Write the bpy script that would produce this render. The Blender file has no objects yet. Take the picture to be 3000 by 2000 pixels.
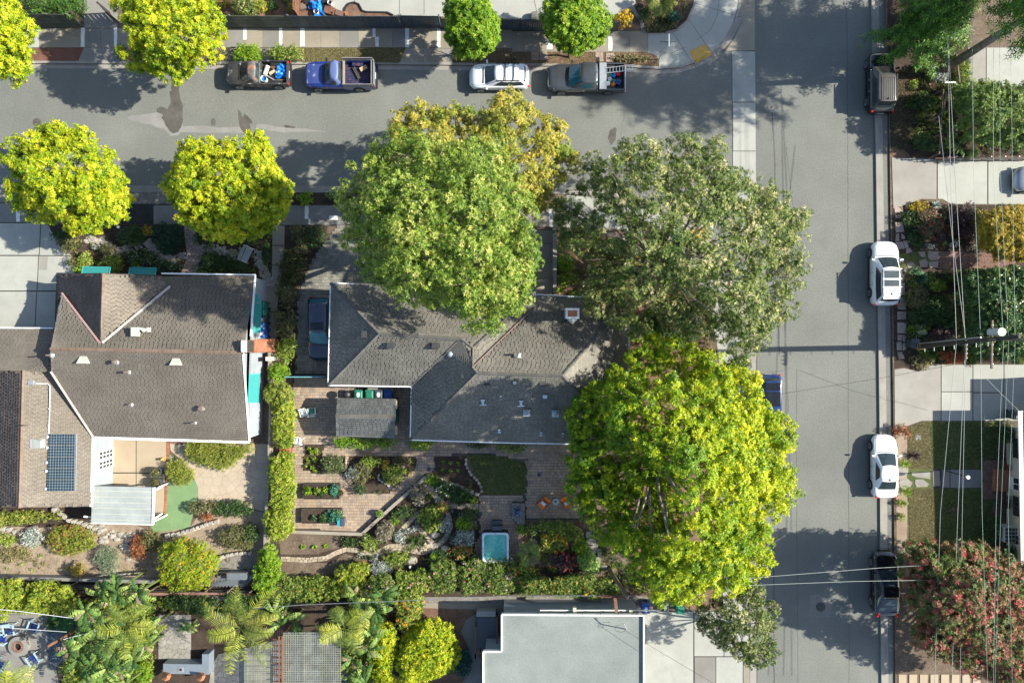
import bpy,math,random
import numpy as np
from mathutils import Vector,Matrix
SC = bpy.context.scene
COL = SC.collection
R = math.radians
random.seed(7)
RNG = np.random.default_rng(11)
HC = 52.0
PM = 38.46
cam_d = bpy.data.cameras.new('camera')
cam_d.sensor_width = 36
cam_d.lens = 36 * HC / (3000 / PM)
cam_d.clip_end = 2000
cam = bpy.data.objects.new('camera',cam_d)
cam.location = (0,0,HC)
COL.objects.link(cam)
SC.camera = cam
SUN_EL,SUN_AZ = 34.0,3.7
world = bpy.data.worlds.new('World')
SC.world = world
world.use_nodes = True
wn = world.node_tree
bg = wn.nodes['Background']
sky = wn.nodes.new('ShaderNodeTexSky')
sky.sky_type = 'NISHITA'
sky.sun_disc = False
sky.sun_elevation = R(SUN_EL)
sky.sun_rotation = R(90 - SUN_AZ)
wn.links.new(sky.outputs['Color'],bg.inputs['Color'])
bg.inputs['Strength'].default_value = 0.105
sun_d = bpy.data.lights.new('sun','SUN')
sun_d.energy = 4.8
sun_d.angle = R(0.5)
sun_d.color = (1.0,0.95,0.82)
sun = bpy.data.objects.new('sun',sun_d)
sv = Vector((math.cos(R(SUN_EL)) * math.cos(R(SUN_AZ)),math.cos(R(SUN_EL)) * math.sin(R(SUN_AZ)),math.sin(R(SUN_EL))))
sun.rotation_euler = sv.to_track_quat('Z','Y').to_euler()
COL.objects.link(sun)
SC.render.engine = 'CYCLES'
SC.view_settings.view_transform = 'Standard'
SC.view_settings.look = 'None'
SC.view_settings.exposure = 1.27
SC.view_settings.gamma = 1
SC.cycles.max_bounces = 6
SC.cycles.transparent_max_bounces = 6
def W(px,py,z=0.0):
 """world point at height z that stands at that place of the photograph"""
 k = (HC - z) / HC / PM
 return Vector(((px - 1500) * k,-(py - 1000) * k,z))
ORG = {}
LABELS = {}
def tag(o,label=None,cat=None,group=None,kind=None):
 if label:
  o['label'] = label
  LABELS.setdefault(label,[]).append(o.name)
 if cat: o['category'] = cat
 if group: o['group'] = group
 if kind: o['kind'] = kind
 return o
def thing(name,label,cat,loc=(0,0,0),rotz=0,group=None,kind=None):
 o = bpy.data.objects.new(name,None)
 o.empty_display_size = 0.1
 COL.objects.link(o)
 o.location = loc
 o.rotation_euler = (0,0,rotz)
 ORG[o] = Vector(loc)
 return tag(o,label,cat,group,kind)
def link_mesh(name,me,parent=None,loc=(0,0,0)):
 o = bpy.data.objects.new(name,me)
 COL.objects.link(o)
 if parent is not None:
  o.parent = parent
 o.location = loc
 return o
class MB:
 def __init__(s):
  s.v = []; s.f = []; s.m = []; s.cm = 0
 def add(s,vs,fs):
  b = len(s.v)
  s.v.extend([tuple(p) for p in vs])
  for f in fs:
   s.f.append(tuple(i + b for i in f)); s.m.append(s.cm)
  return s
 def box(s,c,size,rz=0,rx=0,ry=0):
  hx,hy,hz = size[0] / 2,size[1] / 2,size[2] / 2
  M = Matrix.Translation(Vector(c)) @ Matrix.Rotation(rz,4,'Z') @ Matrix.Rotation(ry,4,'Y') @ Matrix.Rotation(rx,4,'X')
  vs = [M @ Vector((x * hx,y * hy,z * hz)) for z in (-1,1) for y in (-1,1) for x in (-1,1)]
  return s.add(vs,[(0,2,3,1),(4,5,7,6),(0,1,5,4),(2,6,7,3),(0,4,6,2),(1,3,7,5)])
 def bar(s,p,q,w,h=None):
  """square bar from p to q"""
  p = Vector(p); q = Vector(q); h = h or w
  d = (q - p); L = d.length
  if L < 1e-6: return s
  M = Matrix.Translation((p + q) / 2) @ d.to_track_quat('X','Z').to_matrix().to_4x4()
  vs = [M @ Vector((x * L / 2,y * w / 2,z * h / 2)) for z in (-1,1) for y in (-1,1) for x in (-1,1)]
  return s.add(vs,[(0,2,3,1),(4,5,7,6),(0,1,5,4),(2,6,7,3),(0,4,6,2),(1,3,7,5)])
 def prism(s,pts,z0,z1,taper=1.0):
  """vertical prism over xy outline (counter-clockwise forced)"""
  P = [Vector((p[0],p[1])) for p in pts]
  a = sum(P[i].x * P[(i + 1) % len(P)].y - P[(i + 1) % len(P)].x * P[i].y for i in range(len(P)))
  if a < 0: P.reverse()
  n = len(P); c = sum(P,Vector((0,0))) / n
  vs = [(p.x,p.y,z0) for p in P] + [((p.x - c.x) * taper + c.x,(p.y - c.y) * taper + c.y,z1) for p in P]
  fs = [tuple(range(n,2 * n)),tuple(range(n - 1,-1,-1))] + [(i,(i + 1) % n,n + (i + 1) % n,n + i) for i in range(n)]
  return s.add(vs,fs)
 def cyl(s,c,r,h,n=16,r2=None,cap=True):
  r2 = r if r2 is None else r2
  c = Vector(c)
  vs = [c + Vector((r * math.cos(2 * math.pi * i / n),r * math.sin(2 * math.pi * i / n),0)) for i in range(n)]
  vs += [c + Vector((r2 * math.cos(2 * math.pi * i / n),r2 * math.sin(2 * math.pi * i / n),h)) for i in range(n)]
  fs = [(i,(i + 1) % n,n + (i + 1) % n,n + i) for i in range(n)]
  if cap: fs += [tuple(range(n,2 * n)),tuple(range(n - 1,-1,-1))]
  return s.add(vs,fs)
 def lathe(s,c,prof,n=20):
  c = Vector(c); b = []
  vs = []
  for r,z in prof:
   vs += [c + Vector((r * math.cos(2 * math.pi * i / n),r * math.sin(2 * math.pi * i / n),z)) for i in range(n)]
  fs = []
  for k in range(len(prof) - 1):
   for i in range(n):
    fs.append((k * n + i,k * n + (i + 1) % n,(k + 1) * n + (i + 1) % n,(k + 1) * n + i))
  return s.add(vs,fs)
 def tube(s,path,r,n=6,r2=None):
  path = [Vector(p) for p in path]
  m = len(path); vs = []
  for i,p in enumerate(path):
   d = (path[min(i + 1,m - 1)] - path[max(i - 1,0)])
   if d.length < 1e-9: d = Vector((0,0,1))
   d.normalize()
   up = Vector((0,0,1)) if abs(d.z) < 0.9 else Vector((1,0,0))
   a = d.cross(up).normalized(); b = a.cross(d)
   rr = r if r2 is None else r + (r2 - r) * i / (m - 1)
   vs += [p + (a * math.cos(2 * math.pi * k / n) + b * math.sin(2 * math.pi * k / n)) * rr for k in range(n)]
  fs = [(i * n + k,i * n + (k + 1) % n,(i + 1) * n + (k + 1) % n,(i + 1) * n + k) for i in range(m - 1) for k in range(n)]
  fs += [tuple(range(n - 1,-1,-1)),tuple(range((m - 1) * n,m * n))]
  return s.add(vs,fs)
 def strip(s,pts,a,b,z0,z1):
  """solid strip along an open world polyline between side offsets a and b"""
  P = [Vector((p[0],p[1])) for p in pts]; n = len(P)
  L,Q = [],[]
  for i in range(n):
   d = (P[min(i + 1,n - 1)] - P[max(i - 1,0)]).normalized()
   nn = Vector((-d.y,d.x))
   L.append(P[i] + nn * a); Q.append(P[i] + nn * b)
  vs = []
  for i in range(n):
   vs += [(L[i].x,L[i].y,z0),(L[i].x,L[i].y,z1),(Q[i].x,Q[i].y,z1),(Q[i].x,Q[i].y,z0)]
  fs = []
  for i in range(n - 1):
   for k in range(4):
    fs.append((i * 4 + k,i * 4 + (k + 1) % 4,(i + 1) * 4 + (k + 1) % 4,(i + 1) * 4 + k))
  fs += [(0,1,2,3),(n * 4 - 1,n * 4 - 2,n * 4 - 3,n * 4 - 4)]
  return s.add(vs,fs)
 def mesh(s,name,mats,smooth=False,off=None):
  me = bpy.data.meshes.new(name)
  vs = s.v if off is None else [(x - off[0],y - off[1],z - off[2]) for x,y,z in s.v]
  me.from_pydata(vs,[],s.f)
  if not isinstance(mats,(list,tuple)): mats = [mats]
  for m in mats: me.materials.append(m)
  if len(mats) > 1: me.polygons.foreach_set('material_index',s.m)
  if smooth: me.polygons.foreach_set('use_smooth',[True] * len(s.f))
  me.update()
  return me
 def build(s,name,mats,parent=None,smooth=False,local=False,kind=None,label=None,cat=None,group=None,recalc=True):
  if parent is not None:
   off = None if local else ORG[parent]
   loc = (0,0,0)
  else:
   if local: off = None; loc = (0,0,0)
   else:
    a = np.array(s.v); off = Vector(((a[:,0].min() + a[:,0].max()) / 2,(a[:,1].min() + a[:,1].max()) / 2,a[:,2].min()))
    loc = off
  me = s.mesh(name,mats,smooth,off)
  o = link_mesh(name,me,parent,loc)
  ORG[o] = ORG[parent] if parent is not None else Vector(loc)
  return tag(o,label,cat,group,kind)
def copy_thing(root,loc=None,rotz=None,label=None,group=None):
 def rec(o,par):
  c = o.copy(); COL.objects.link(c)
  if par is not None: c.parent = par
  for ch in list(o.children): rec(ch,c)
  return c
 kids = rec(root,None)
 if loc is not None: kids.location = loc
 if rotz is not None: kids.rotation_euler = (0,0,rotz)
 if label: tag(kids,label)
 if group: kids['group'] = group
 ORG[kids] = Vector(kids.location)
 return kids
def inpoly(pts,P):
 """vectorised point in polygon; pts (n,2), P list of xy"""
 x,y = pts[:,0],pts[:,1]
 ins = np.zeros(len(pts),bool)
 n = len(P)
 for i in range(n):
  x1,y1 = P[i][0],P[i][1]; x2,y2 = P[(i + 1) % n][0],P[(i + 1) % n][1]
  c = ((y1 > y) != (y2 > y))
  with np.errstate(divide='ignore',invalid='ignore'):
   t = (x2 - x1) * (y - y1) / (y2 - y1 + 1e-12) + x1
  ins ^= c & (x < t)
 return ins
def edge_dist(pts,P):
 d = np.full(len(pts),1e9); n = len(P)
 for i in range(n):
  a = np.array(P[i][:2],float); b = np.array(P[(i + 1) % n][:2],float)
  ab = b - a; t = np.clip(((pts - a) @ ab) / (ab @ ab + 1e-12),0,1)
  d = np.minimum(d,np.linalg.norm(pts - (a + t[:,None] * ab),axis=1))
 return d
def wpoly(pts,z=0.0):
 return [W(p[0],p[1],z) for p in pts]
MATS = {}
def _new(name):
 m = bpy.data.materials.new(name); m.use_nodes = True
 nt = m.node_tree
 return m,nt,nt.nodes['Principled BSDF']
def _noise(nt,vec,scale,detail=4,rough=0.6):
 n = nt.nodes.new('ShaderNodeTexNoise')
 n.inputs['Scale'].default_value = scale
 n.inputs['Detail'].default_value = detail
 n.inputs['Roughness'].default_value = rough
 nt.links.new(vec,n.inputs['Vector'])
 return n.outputs['Fac']
def _ramp(nt,fac,stops):
 r = nt.nodes.new('ShaderNodeValToRGB')
 e = r.color_ramp.elements
 while len(e) < len(stops): e.new(0.5)
 for k,(p,c) in enumerate(stops):
  e[k].position = p; e[k].color = (*c,1)
 nt.links.new(fac,r.inputs['Fac'])
 return r.outputs['Color']
def _mix(nt,fac,a,b,mode='MIX'):
 m = nt.nodes.new('ShaderNodeMix'); m.data_type = 'RGBA'; m.blend_type = mode
 for sock,val in ((m.inputs[0],fac),(m.inputs[6],a),(m.inputs[7],b)):
  if isinstance(val,(int,float)): sock.default_value = val
  elif isinstance(val,tuple): sock.default_value = (*val,1)
  else: nt.links.new(val,sock)
 return m.outputs[2]
def surf(name,c1,c2,scale=0.5,fine=18.0,famt=0.35,rough=0.85,bump=0.3,spots=None,metal=0.0,bscale=None,rnd=0.0,stain=None,spec=0.3):
 """two-tone mineral or painted surface: broad patches, fine grain, optional spots, stains and per-piece variation"""
 if name in MATS: return MATS[name]
 m,nt,b = _new(name)
 tc = nt.nodes.new('ShaderNodeNewGeometry').outputs['Position']
 broad = _ramp(nt,_noise(nt,tc,scale,5,0.6),[(0.34,c1),(0.66,c2)])
 g = _ramp(nt,_noise(nt,tc,fine,3,0.7),[(0.28,(1 - famt,) * 3),(0.72,(1 + famt,) * 3 if famt < 0.0 else (1.0,1.0,1.0))])
 col = _mix(nt,1.0,broad,g,'MULTIPLY')
 if spots:
  sc,lo,hi,cs = spots
  f = _ramp(nt,_noise(nt,tc,sc,2,0.5),[(lo,(0,0,0)),(hi,(1,1,1))])
  col = _mix(nt,f,col,cs)
 if stain:
  sc,lo,hi,cs = stain
  f = _ramp(nt,_noise(nt,tc,sc,6,0.65),[(lo,(0,0,0)),(hi,(1,1,1))])
  col = _mix(nt,f,col,cs)
 if rnd:
  gi = nt.nodes.new('ShaderNodeNewGeometry').outputs['Random Per Island']
  oi = nt.nodes.new('ShaderNodeObjectInfo').outputs['Random']
  ad = nt.nodes.new('ShaderNodeMath'); ad.operation = 'ADD'; nt.links.new(gi,ad.inputs[0]); nt.links.new(oi,ad.inputs[1])
  fr = nt.nodes.new('ShaderNodeMath'); fr.operation = 'FRACT'; nt.links.new(ad.outputs[0],fr.inputs[0])
  if isinstance(rnd,(list,tuple)):
   v = _ramp(nt,fr.outputs[0],rnd)
  else:
   v = _ramp(nt,fr.outputs[0],[(0,(1 - rnd,) * 3),(1,(1.0,1.0,1.0))])
  col = _mix(nt,1.0,col,v,'MULTIPLY')
 nt.links.new(col,b.inputs['Base Color'])
 b.inputs['Roughness'].default_value = rough
 b.inputs['Metallic'].default_value = metal
 b.inputs['Specular IOR Level'].default_value = spec
 if bump:
  bp = nt.nodes.new('ShaderNodeBump')
  bp.inputs['Strength'].default_value = bump; bp.inputs['Distance'].default_value = 0.02
  nt.links.new(_noise(nt,tc,bscale or fine,4,0.7),bp.inputs['Height'])
  nt.links.new(bp.outputs['Normal'],b.inputs['Normal'])
 MATS[name] = m
 return m
def paint(name,c,rough=0.35,metal=0.0,coat=0.0,spec=0.5,grime=0.12,bad=None):
 if name in MATS: return MATS[name]
 m,nt,b = _new(name)
 tc = nt.nodes.new('ShaderNodeTexCoord').outputs['Object']
 col = _ramp(nt,_noise(nt,tc,2.5,5),[(0.3,tuple(x * (1 - grime) for x in c)),(0.7,c)])
 if bad:
  sc,lo,hi,cs = bad
  col = _mix(nt,_ramp(nt,_noise(nt,tc,sc,6,0.7),[(lo,(0,0,0)),(hi,(1,1,1))]),col,cs)
 nt.links.new(col,b.inputs['Base Color'])
 b.inputs['Roughness'].default_value = rough; b.inputs['Metallic'].default_value = metal
 b.inputs['Coat Weight'].default_value = coat; b.inputs['Coat Roughness'].default_value = 0.06
 b.inputs['Specular IOR Level'].default_value = spec
 MATS[name] = m
 return m
def leafmat(name,stops,patch=None,rough=0.5,trans=0.3):
 """stops over the per-sprig tone attribute; patch = (noise scale, lo, hi, colour) for whole boughs of another growth"""
 if name in MATS: return MATS[name]
 m,nt,b = _new(name)
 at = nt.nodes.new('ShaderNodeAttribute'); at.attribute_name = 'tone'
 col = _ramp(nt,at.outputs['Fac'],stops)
 if patch:
  tc = nt.nodes.new('ShaderNodeNewGeometry').outputs['Position']
  f = _ramp(nt,_noise(nt,tc,patch[0],3),[(patch[1],(0,0,0)),(patch[2],(1,1,1))])
  col = _mix(nt,f,col,patch[3])
 nt.links.new(col,b.inputs['Base Color'])
 b.inputs['Roughness'].default_value = rough
 b.inputs['Specular IOR Level'].default_value = 0.35
 tr = nt.nodes.new('ShaderNodeBsdfTranslucent')
 nt.links.new(col,tr.inputs['Color'])
 mx = nt.nodes.new('ShaderNodeMixShader'); mx.inputs[0].default_value = trans
 out = nt.nodes['Material Output']
 nt.links.new(b.outputs[0],mx.inputs[1]); nt.links.new(tr.outputs[0],mx.inputs[2]); nt.links.new(mx.outputs[0],out.inputs['Surface'])
 MATS[name] = m
 return m
def glass(name,c=(0.02,0.03,0.035),rough=0.08):
 if name in MATS: return MATS[name]
 m,nt,b = _new(name)
 tc = nt.nodes.new('ShaderNodeTexCoord').outputs['Object']
 col = _ramp(nt,_noise(nt,tc,2.0,3),[(0.35,c),(0.7,tuple(x * 1.6 for x in c))])
 nt.links.new(col,b.inputs['Base Color'])
 b.inputs['Roughness'].default_value = rough; b.inputs['Specular IOR Level'].default_value = 0.5
 MATS[name] = m
 return m
M_asphalt = surf('worn_asphalt',(0.146,0.151,0.136),(0.190,0.195,0.176),0.14,9,0.30,0.92,0.6,spots=(35,0.66,0.74,(0.26,0.25,0.235)),stain=(0.30,0.56,0.80,(0.128,0.130,0.118)))
M_patch = surf('new_asphalt',(0.030,0.030,0.031),(0.045,0.045,0.045),1.5,30,0.4,0.9,0.5)
M_conc = surf('pale_concrete',(0.265,0.25,0.222),(0.315,0.30,0.268),0.5,25,0.16,0.88,0.25,stain=(0.9,0.5,0.85,(0.215,0.203,0.18)),rnd=0.10)
M_concw = surf('white_concrete',(0.315,0.318,0.285),(0.365,0.368,0.33),0.6,25,0.14,0.88,0.25,stain=(1.1,0.55,0.85,(0.26,0.255,0.235)),rnd=0.08)
M_concb = surf('tan_concrete',(0.255,0.225,0.175),(0.305,0.272,0.215),0.7,25,0.2,0.9,0.25,stain=(0.8,0.5,0.85,(0.24,0.215,0.175)),rnd=0.14)
M_concg = surf('grey_concrete',(0.195,0.187,0.172),(0.24,0.23,0.21),0.8,25,0.2,0.9,0.25,stain=(0.7,0.5,0.85,(0.19,0.18,0.165)),rnd=0.12)
M_patio = surf('peach_concrete',(0.36,0.288,0.20),(0.41,0.332,0.238),0.5,25,0.12,0.88,0.2,stain=(0.7,0.55,0.8,(0.30,0.243,0.175)),rnd=0.06)
M_kerb = surf('kerb_concrete',(0.25,0.235,0.21),(0.31,0.295,0.265),0.8,20,0.25,0.9,0.3,stain=(1.2,0.5,0.8,(0.24,0.22,0.20)))
M_joint_kerbshade = surf('joint_dirt_kerbshade',(0.05,0.045,0.04),(0.08,0.07,0.06),3,30,0.3)
M_crack = surf('crack_tar',(0.075,0.073,0.072),(0.12,0.118,0.115),0.7,30,0.3)
M_white = surf('white_marking',(0.62,0.64,0.62),(0.74,0.75,0.72),2.5,15,0.2,0.8,0.2,stain=(3,0.6,0.8,(0.45,0.45,0.43)))
M_soil = surf('brown_soil',(0.115,0.083,0.058),(0.19,0.145,0.105),1.1,14,0.5,0.97,0.9,spots=(9,0.6,0.75,(0.26,0.20,0.15)))
M_dsoil = surf('dark_soil',(0.045,0.030,0.022),(0.075,0.052,0.038),1.4,16,0.5,0.97,0.9,spots=(14,0.64,0.74,(0.13,0.095,0.07)))
M_dry = surf('dry_tan_soil',(0.26,0.195,0.14),(0.36,0.285,0.21),0.8,12,0.35,0.97,0.8)
M_mulch = surf('red_mulch',(0.14,0.075,0.05),(0.23,0.14,0.095),1.8,22,0.5,0.97,0.9,spots=(16,0.6,0.72,(0.33,0.24,0.17)))
M_lawn = surf('lawn_turf',(0.055,0.085,0.022),(0.11,0.125,0.04),0.9,16,0.45,0.95,0.8,stain=(1.6,0.55,0.75,(0.20,0.17,0.08)))
M_dryl = surf('dry_lawn',(0.16,0.145,0.065),(0.25,0.21,0.11),1.3,16,0.45,0.95,0.8)
M_fake = surf('artificial_lawn',(0.15,0.25,0.115),(0.19,0.29,0.14),1.3,26,0.3,0.95,0.6)
M_gravel = surf('grey_gravel',(0.19,0.17,0.15),(0.29,0.27,0.24),3.0,13,0.6,0.95,1.0)
M_bgravel_shade = surf('blue_gravel_pergola_shade',(0.06,0.08,0.10),(0.16,0.20,0.24),7.0,13,0.6,0.95,1.0)
M_redp = surf('red_paving',(0.15,0.068,0.046),(0.20,0.095,0.066),1.2,22,0.35,0.9,0.4)
RP = [(0,(0.62,0.62,0.64)),(0.35,(0.85,0.82,0.78)),(0.6,(1.0,0.9,0.8)),(0.85,(0.78,0.72,0.70)),(1.0,(1.0,1.0,1.0))]
M_paver = surf('mixed_paver',(0.33,0.265,0.205),(0.42,0.345,0.27),0.9,25,0.22,0.88,0.3,rnd=RP)
M_paverg = surf('grey_paver',(0.20,0.195,0.165),(0.27,0.26,0.22),0.9,25,0.22,0.88,0.3,rnd=0.35)
M_flag = surf('sandstone',(0.40,0.32,0.23),(0.52,0.44,0.33),1.8,16,0.3,0.9,0.5,rnd=0.35)
M_flagg = surf('grey_flagstone',(0.27,0.255,0.225),(0.36,0.34,0.30),1.8,16,0.3,0.9,0.5,rnd=0.22)
M_flagp = surf('pink_flagstone',(0.34,0.26,0.22),(0.44,0.35,0.30),1.8,16,0.3,0.9,0.5,rnd=0.25)
M_rock = surf('pale_rock',(0.34,0.31,0.26),(0.50,0.46,0.40),2.5,12,0.4,0.9,0.9,rnd=0.25)
M_brick = surf('red_brick',(0.36,0.145,0.085),(0.46,0.20,0.12),2.0,20,0.3,0.9,0.3,rnd=0.35)
M_brickd = surf('dull_brick',(0.22,0.125,0.10),(0.29,0.17,0.135),2.0,20,0.3,0.9,0.3,rnd=0.3)
M_roofL = surf('brown_shingle',(0.150,0.130,0.106),(0.205,0.178,0.146),0.33,20,0.22,0.93,0.3,rnd=0.15,stain=(0.55,0.52,0.8,(0.125,0.108,0.092)))
M_roofLd = surf('brown_tile',(0.135,0.105,0.085),(0.185,0.145,0.12),0.6,20,0.30,0.93,0.4,rnd=0.25)
M_ridgeL = surf('ridge_brown',(0.20,0.14,0.105),(0.26,0.185,0.14),1.0,20,0.3,0.9,0.4,rnd=0.2)
M_roofM = surf('charcoal_shingle',(0.165,0.155,0.132),(0.245,0.228,0.195),0.4,20,0.25,0.93,0.4,rnd=0.22)
M_ridgeM = surf('ridge_charcoal',(0.12,0.115,0.105),(0.17,0.16,0.145),1.0,20,0.3,0.9,0.4,rnd=0.2)
M_rock_roof = surf('gravel_roof',(0.185,0.207,0.198),(0.25,0.272,0.258),0.28,16,0.35,0.95,0.8,stain=(1.6,0.63,0.8,(0.15,0.165,0.16)))
M_wallw = surf('white_wall',(0.62,0.62,0.60),(0.70,0.70,0.68),0.8,20,0.1,0.8,0.15)
M_wallb = surf('blue_grey_wall',(0.25,0.28,0.31),(0.30,0.33,0.36),0.8,20,0.12,0.8,0.15)
M_wallc = surf('cream_wall',(0.50,0.46,0.38),(0.58,0.53,0.45),0.8,20,0.1,0.85,0.2)
M_trim = paint('white_trim',(0.80,0.80,0.78),0.5)
M_wood = surf('weathered_wood',(0.17,0.125,0.09),(0.27,0.205,0.15),2.5,18,0.4,0.85,0.3,rnd=0.3)
M_woodd = surf('dark_wood',(0.055,0.045,0.038),(0.095,0.08,0.068),2.5,18,0.4,0.85,0.3,rnd=0.3)
M_redwood = surf('red_brown_wood',(0.16,0.075,0.045),(0.24,0.12,0.075),2.5,18,0.35,0.8,0.3,rnd=0.25)
M_navy = surf('navy_fence_paint',(0.06,0.08,0.10),(0.085,0.11,0.135),1.5,20,0.25,0.65,0.2,rnd=0.25)
M_bark = surf('grey_bark',(0.20,0.17,0.14),(0.33,0.29,0.25),3.5,15,0.4,0.9,0.8)
M_barkd = surf('brown_bark',(0.10,0.075,0.055),(0.17,0.13,0.10),3.5,15,0.4,0.9,0.8)
M_teal = paint('teal_canvas',(0.02,0.22,0.215),0.8)
M_black = paint('black_plastic',(0.018,0.019,0.021),0.5)
M_rubber = paint('tyre_rubber',(0.022,0.022,0.023),0.85)
M_rim = paint('alloy_rim',(0.55,0.56,0.58),0.3,metal=0.8)
M_steel = paint('galvanised_steel',(0.50,0.51,0.52),0.4,metal=0.6)
M_wire = paint('cable_sheath',(0.24,0.27,0.26),0.5)
M_wiret = paint('green_copper_wire',(0.16,0.27,0.24),0.5)
M_green = paint('green_bin_plastic',(0.015,0.16,0.10),0.45)
M_dgreen = paint('dark_green_plastic',(0.02,0.09,0.06),0.5)
M_blue = paint('blue_bin_plastic',(0.01,0.07,0.33),0.45)
M_greybin = paint('grey_bin_plastic',(0.05,0.065,0.08),0.5)
M_logo = paint('white_print',(0.7,0.72,0.74),0.6)
M_tarp = paint('blue_tarp',(0.01,0.17,0.62),0.3)
M_orange = paint('orange_canvas',(0.75,0.16,0.01),0.7)
M_red = paint('red_lens',(0.5,0.01,0.01),0.25)
M_terra = paint('terracotta',(0.42,0.17,0.08),0.8)
M_plasw = paint('pale_resin',(0.62,0.66,0.64),0.45)
M_card = paint('cardboard',(0.50,0.36,0.21),0.85)
M_glass = glass('car_glass')
M_glassb = glass('teal_tinted_glass',(0.015,0.10,0.13))
M_lamp = paint('headlamp_lens',(0.6,0.63,0.66),0.12)
L_yel = leafmat('yellow_green_leaf',[(0.0,(0.07,0.15,0.008)),(0.3,(0.22,0.34,0.010)),(0.6,(0.46,0.50,0.012)),(1.0,(0.68,0.60,0.04))],patch=(0.45,0.60,0.78,(0.20,0.31,0.012)),trans=0.34)
L_grn = leafmat('bright_green_leaf',[(0.0,(0.06,0.15,0.008)),(0.4,(0.14,0.28,0.014)),(0.75,(0.27,0.40,0.02)),(1.0,(0.42,0.46,0.05))],trans=0.32)
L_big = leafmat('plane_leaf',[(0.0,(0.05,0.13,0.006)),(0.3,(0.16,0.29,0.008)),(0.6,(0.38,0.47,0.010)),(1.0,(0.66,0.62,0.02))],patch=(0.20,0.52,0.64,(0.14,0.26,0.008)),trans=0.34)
L_ocre = leafmat('olive_yellow_leaf',[(0.0,(0.10,0.14,0.02)),(0.3,(0.26,0.28,0.04)),(0.7,(0.50,0.44,0.06)),(1.0,(0.68,0.48,0.12))],patch=(0.35,0.55,0.68,(0.20,0.27,0.03)),trans=0.3)
L_mid = leafmat('mid_green_leaf',[(0.0,(0.04,0.10,0.010)),(0.35,(0.13,0.22,0.02)),(0.7,(0.30,0.38,0.055)),(1.0,(0.56,0.50,0.16))],trans=0.28)
L_gum = leafmat('grey_olive_leaf',[(0.0,(0.025,0.06,0.008)),(0.35,(0.08,0.14,0.018)),(0.65,(0.21,0.25,0.06)),(0.85,(0.38,0.36,0.14)),(1.0,(0.60,0.52,0.28))],trans=0.22)
L_dark = leafmat('dark_green_leaf',[(0.0,(0.015,0.045,0.012)),(0.5,(0.04,0.09,0.022)),(1.0,(0.10,0.15,0.035))],trans=0.2)
L_oliv = leafmat('dull_olive_leaf',[(0.0,(0.05,0.06,0.02)),(0.5,(0.12,0.125,0.045)),(1.0,(0.24,0.21,0.09))],trans=0.22)
L_hedge = leafmat('hedge_leaf',[(0.0,(0.08,0.15,0.015)),(0.5,(0.27,0.35,0.03)),(0.8,(0.44,0.46,0.05)),(1.0,(0.58,0.52,0.12))],trans=0.32)
L_con = leafmat('cypress_leaf',[(0.0,(0.015,0.05,0.006)),(0.5,(0.06,0.17,0.012)),(1.0,(0.20,0.33,0.03))],trans=0.2)
L_red = leafmat('red_tinged_leaf',[(0.0,(0.03,0.08,0.015)),(0.3,(0.09,0.16,0.03)),(0.5,(0.24,0.24,0.08)),(0.62,(0.30,0.12,0.09)),(1.0,(0.50,0.05,0.06))],patch=(0.5,0.55,0.66,(0.13,0.21,0.035)),trans=0.25)
L_gold = leafmat('golden_leaf',[(0.0,(0.18,0.18,0.02)),(0.5,(0.42,0.33,0.03)),(1.0,(0.62,0.38,0.06))],trans=0.3)
L_silv = leafmat('silver_leaf',[(0.0,(0.16,0.20,0.17)),(0.5,(0.30,0.34,0.30)),(1.0,(0.50,0.53,0.47))],trans=0.15)
L_rust = leafmat('rust_leaf',[(0.0,(0.10,0.04,0.02)),(0.5,(0.26,0.09,0.035)),(1.0,(0.45,0.18,0.07))],trans=0.2)
L_plum = leafmat('plum_leaf',[(0.0,(0.025,0.018,0.018)),(0.5,(0.06,0.035,0.035)),(1.0,(0.16,0.10,0.09))],trans=0.15)
L_bana = leafmat('banana_leaf',[(0.0,(0.025,0.07,0.015)),(0.5,(0.09,0.18,0.03)),(1.0,(0.26,0.34,0.08))],trans=0.25,rough=0.6)
L_palm = leafmat('palm_leaf',[(0.0,(0.07,0.10,0.012)),(0.5,(0.26,0.31,0.03)),(1.0,(0.58,0.55,0.10))],trans=0.25)
L_dead = leafmat('dead_frond',[(0.0,(0.12,0.09,0.05)),(1.0,(0.26,0.21,0.12))],trans=0.1)
L_grass = leafmat('grass_blade',[(0.0,(0.05,0.09,0.02)),(0.5,(0.13,0.17,0.045)),(1.0,(0.30,0.28,0.11))],trans=0.2)
L_dryg = leafmat('dry_grass_blade',[(0.0,(0.10,0.11,0.035)),(0.5,(0.22,0.19,0.08)),(1.0,(0.36,0.29,0.15))],trans=0.2)
F_or = leafmat('orange_flower',[(0,(0.70,0.22,0.02)),(1,(0.85,0.38,0.04))])
F_pk = leafmat('pink_flower',[(0,(0.55,0.25,0.45)),(0.6,(0.70,0.45,0.65)),(1,(0.75,0.12,0.20))])
F_rd = leafmat('red_flower',[(0,(0.55,0.02,0.05)),(1,(0.75,0.10,0.12))])
F_wh = leafmat('white_flower',[(0,(0.65,0.65,0.60)),(1,(0.80,0.78,0.72))])
F_ye = leafmat('yellow_flower',[(0,(0.75,0.42,0.02)),(1,(0.85,0.60,0.05))])
F_bl = leafmat('blue_flower',[(0,(0.10,0.20,0.50)),(1,(0.25,0.42,0.75))])
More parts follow.
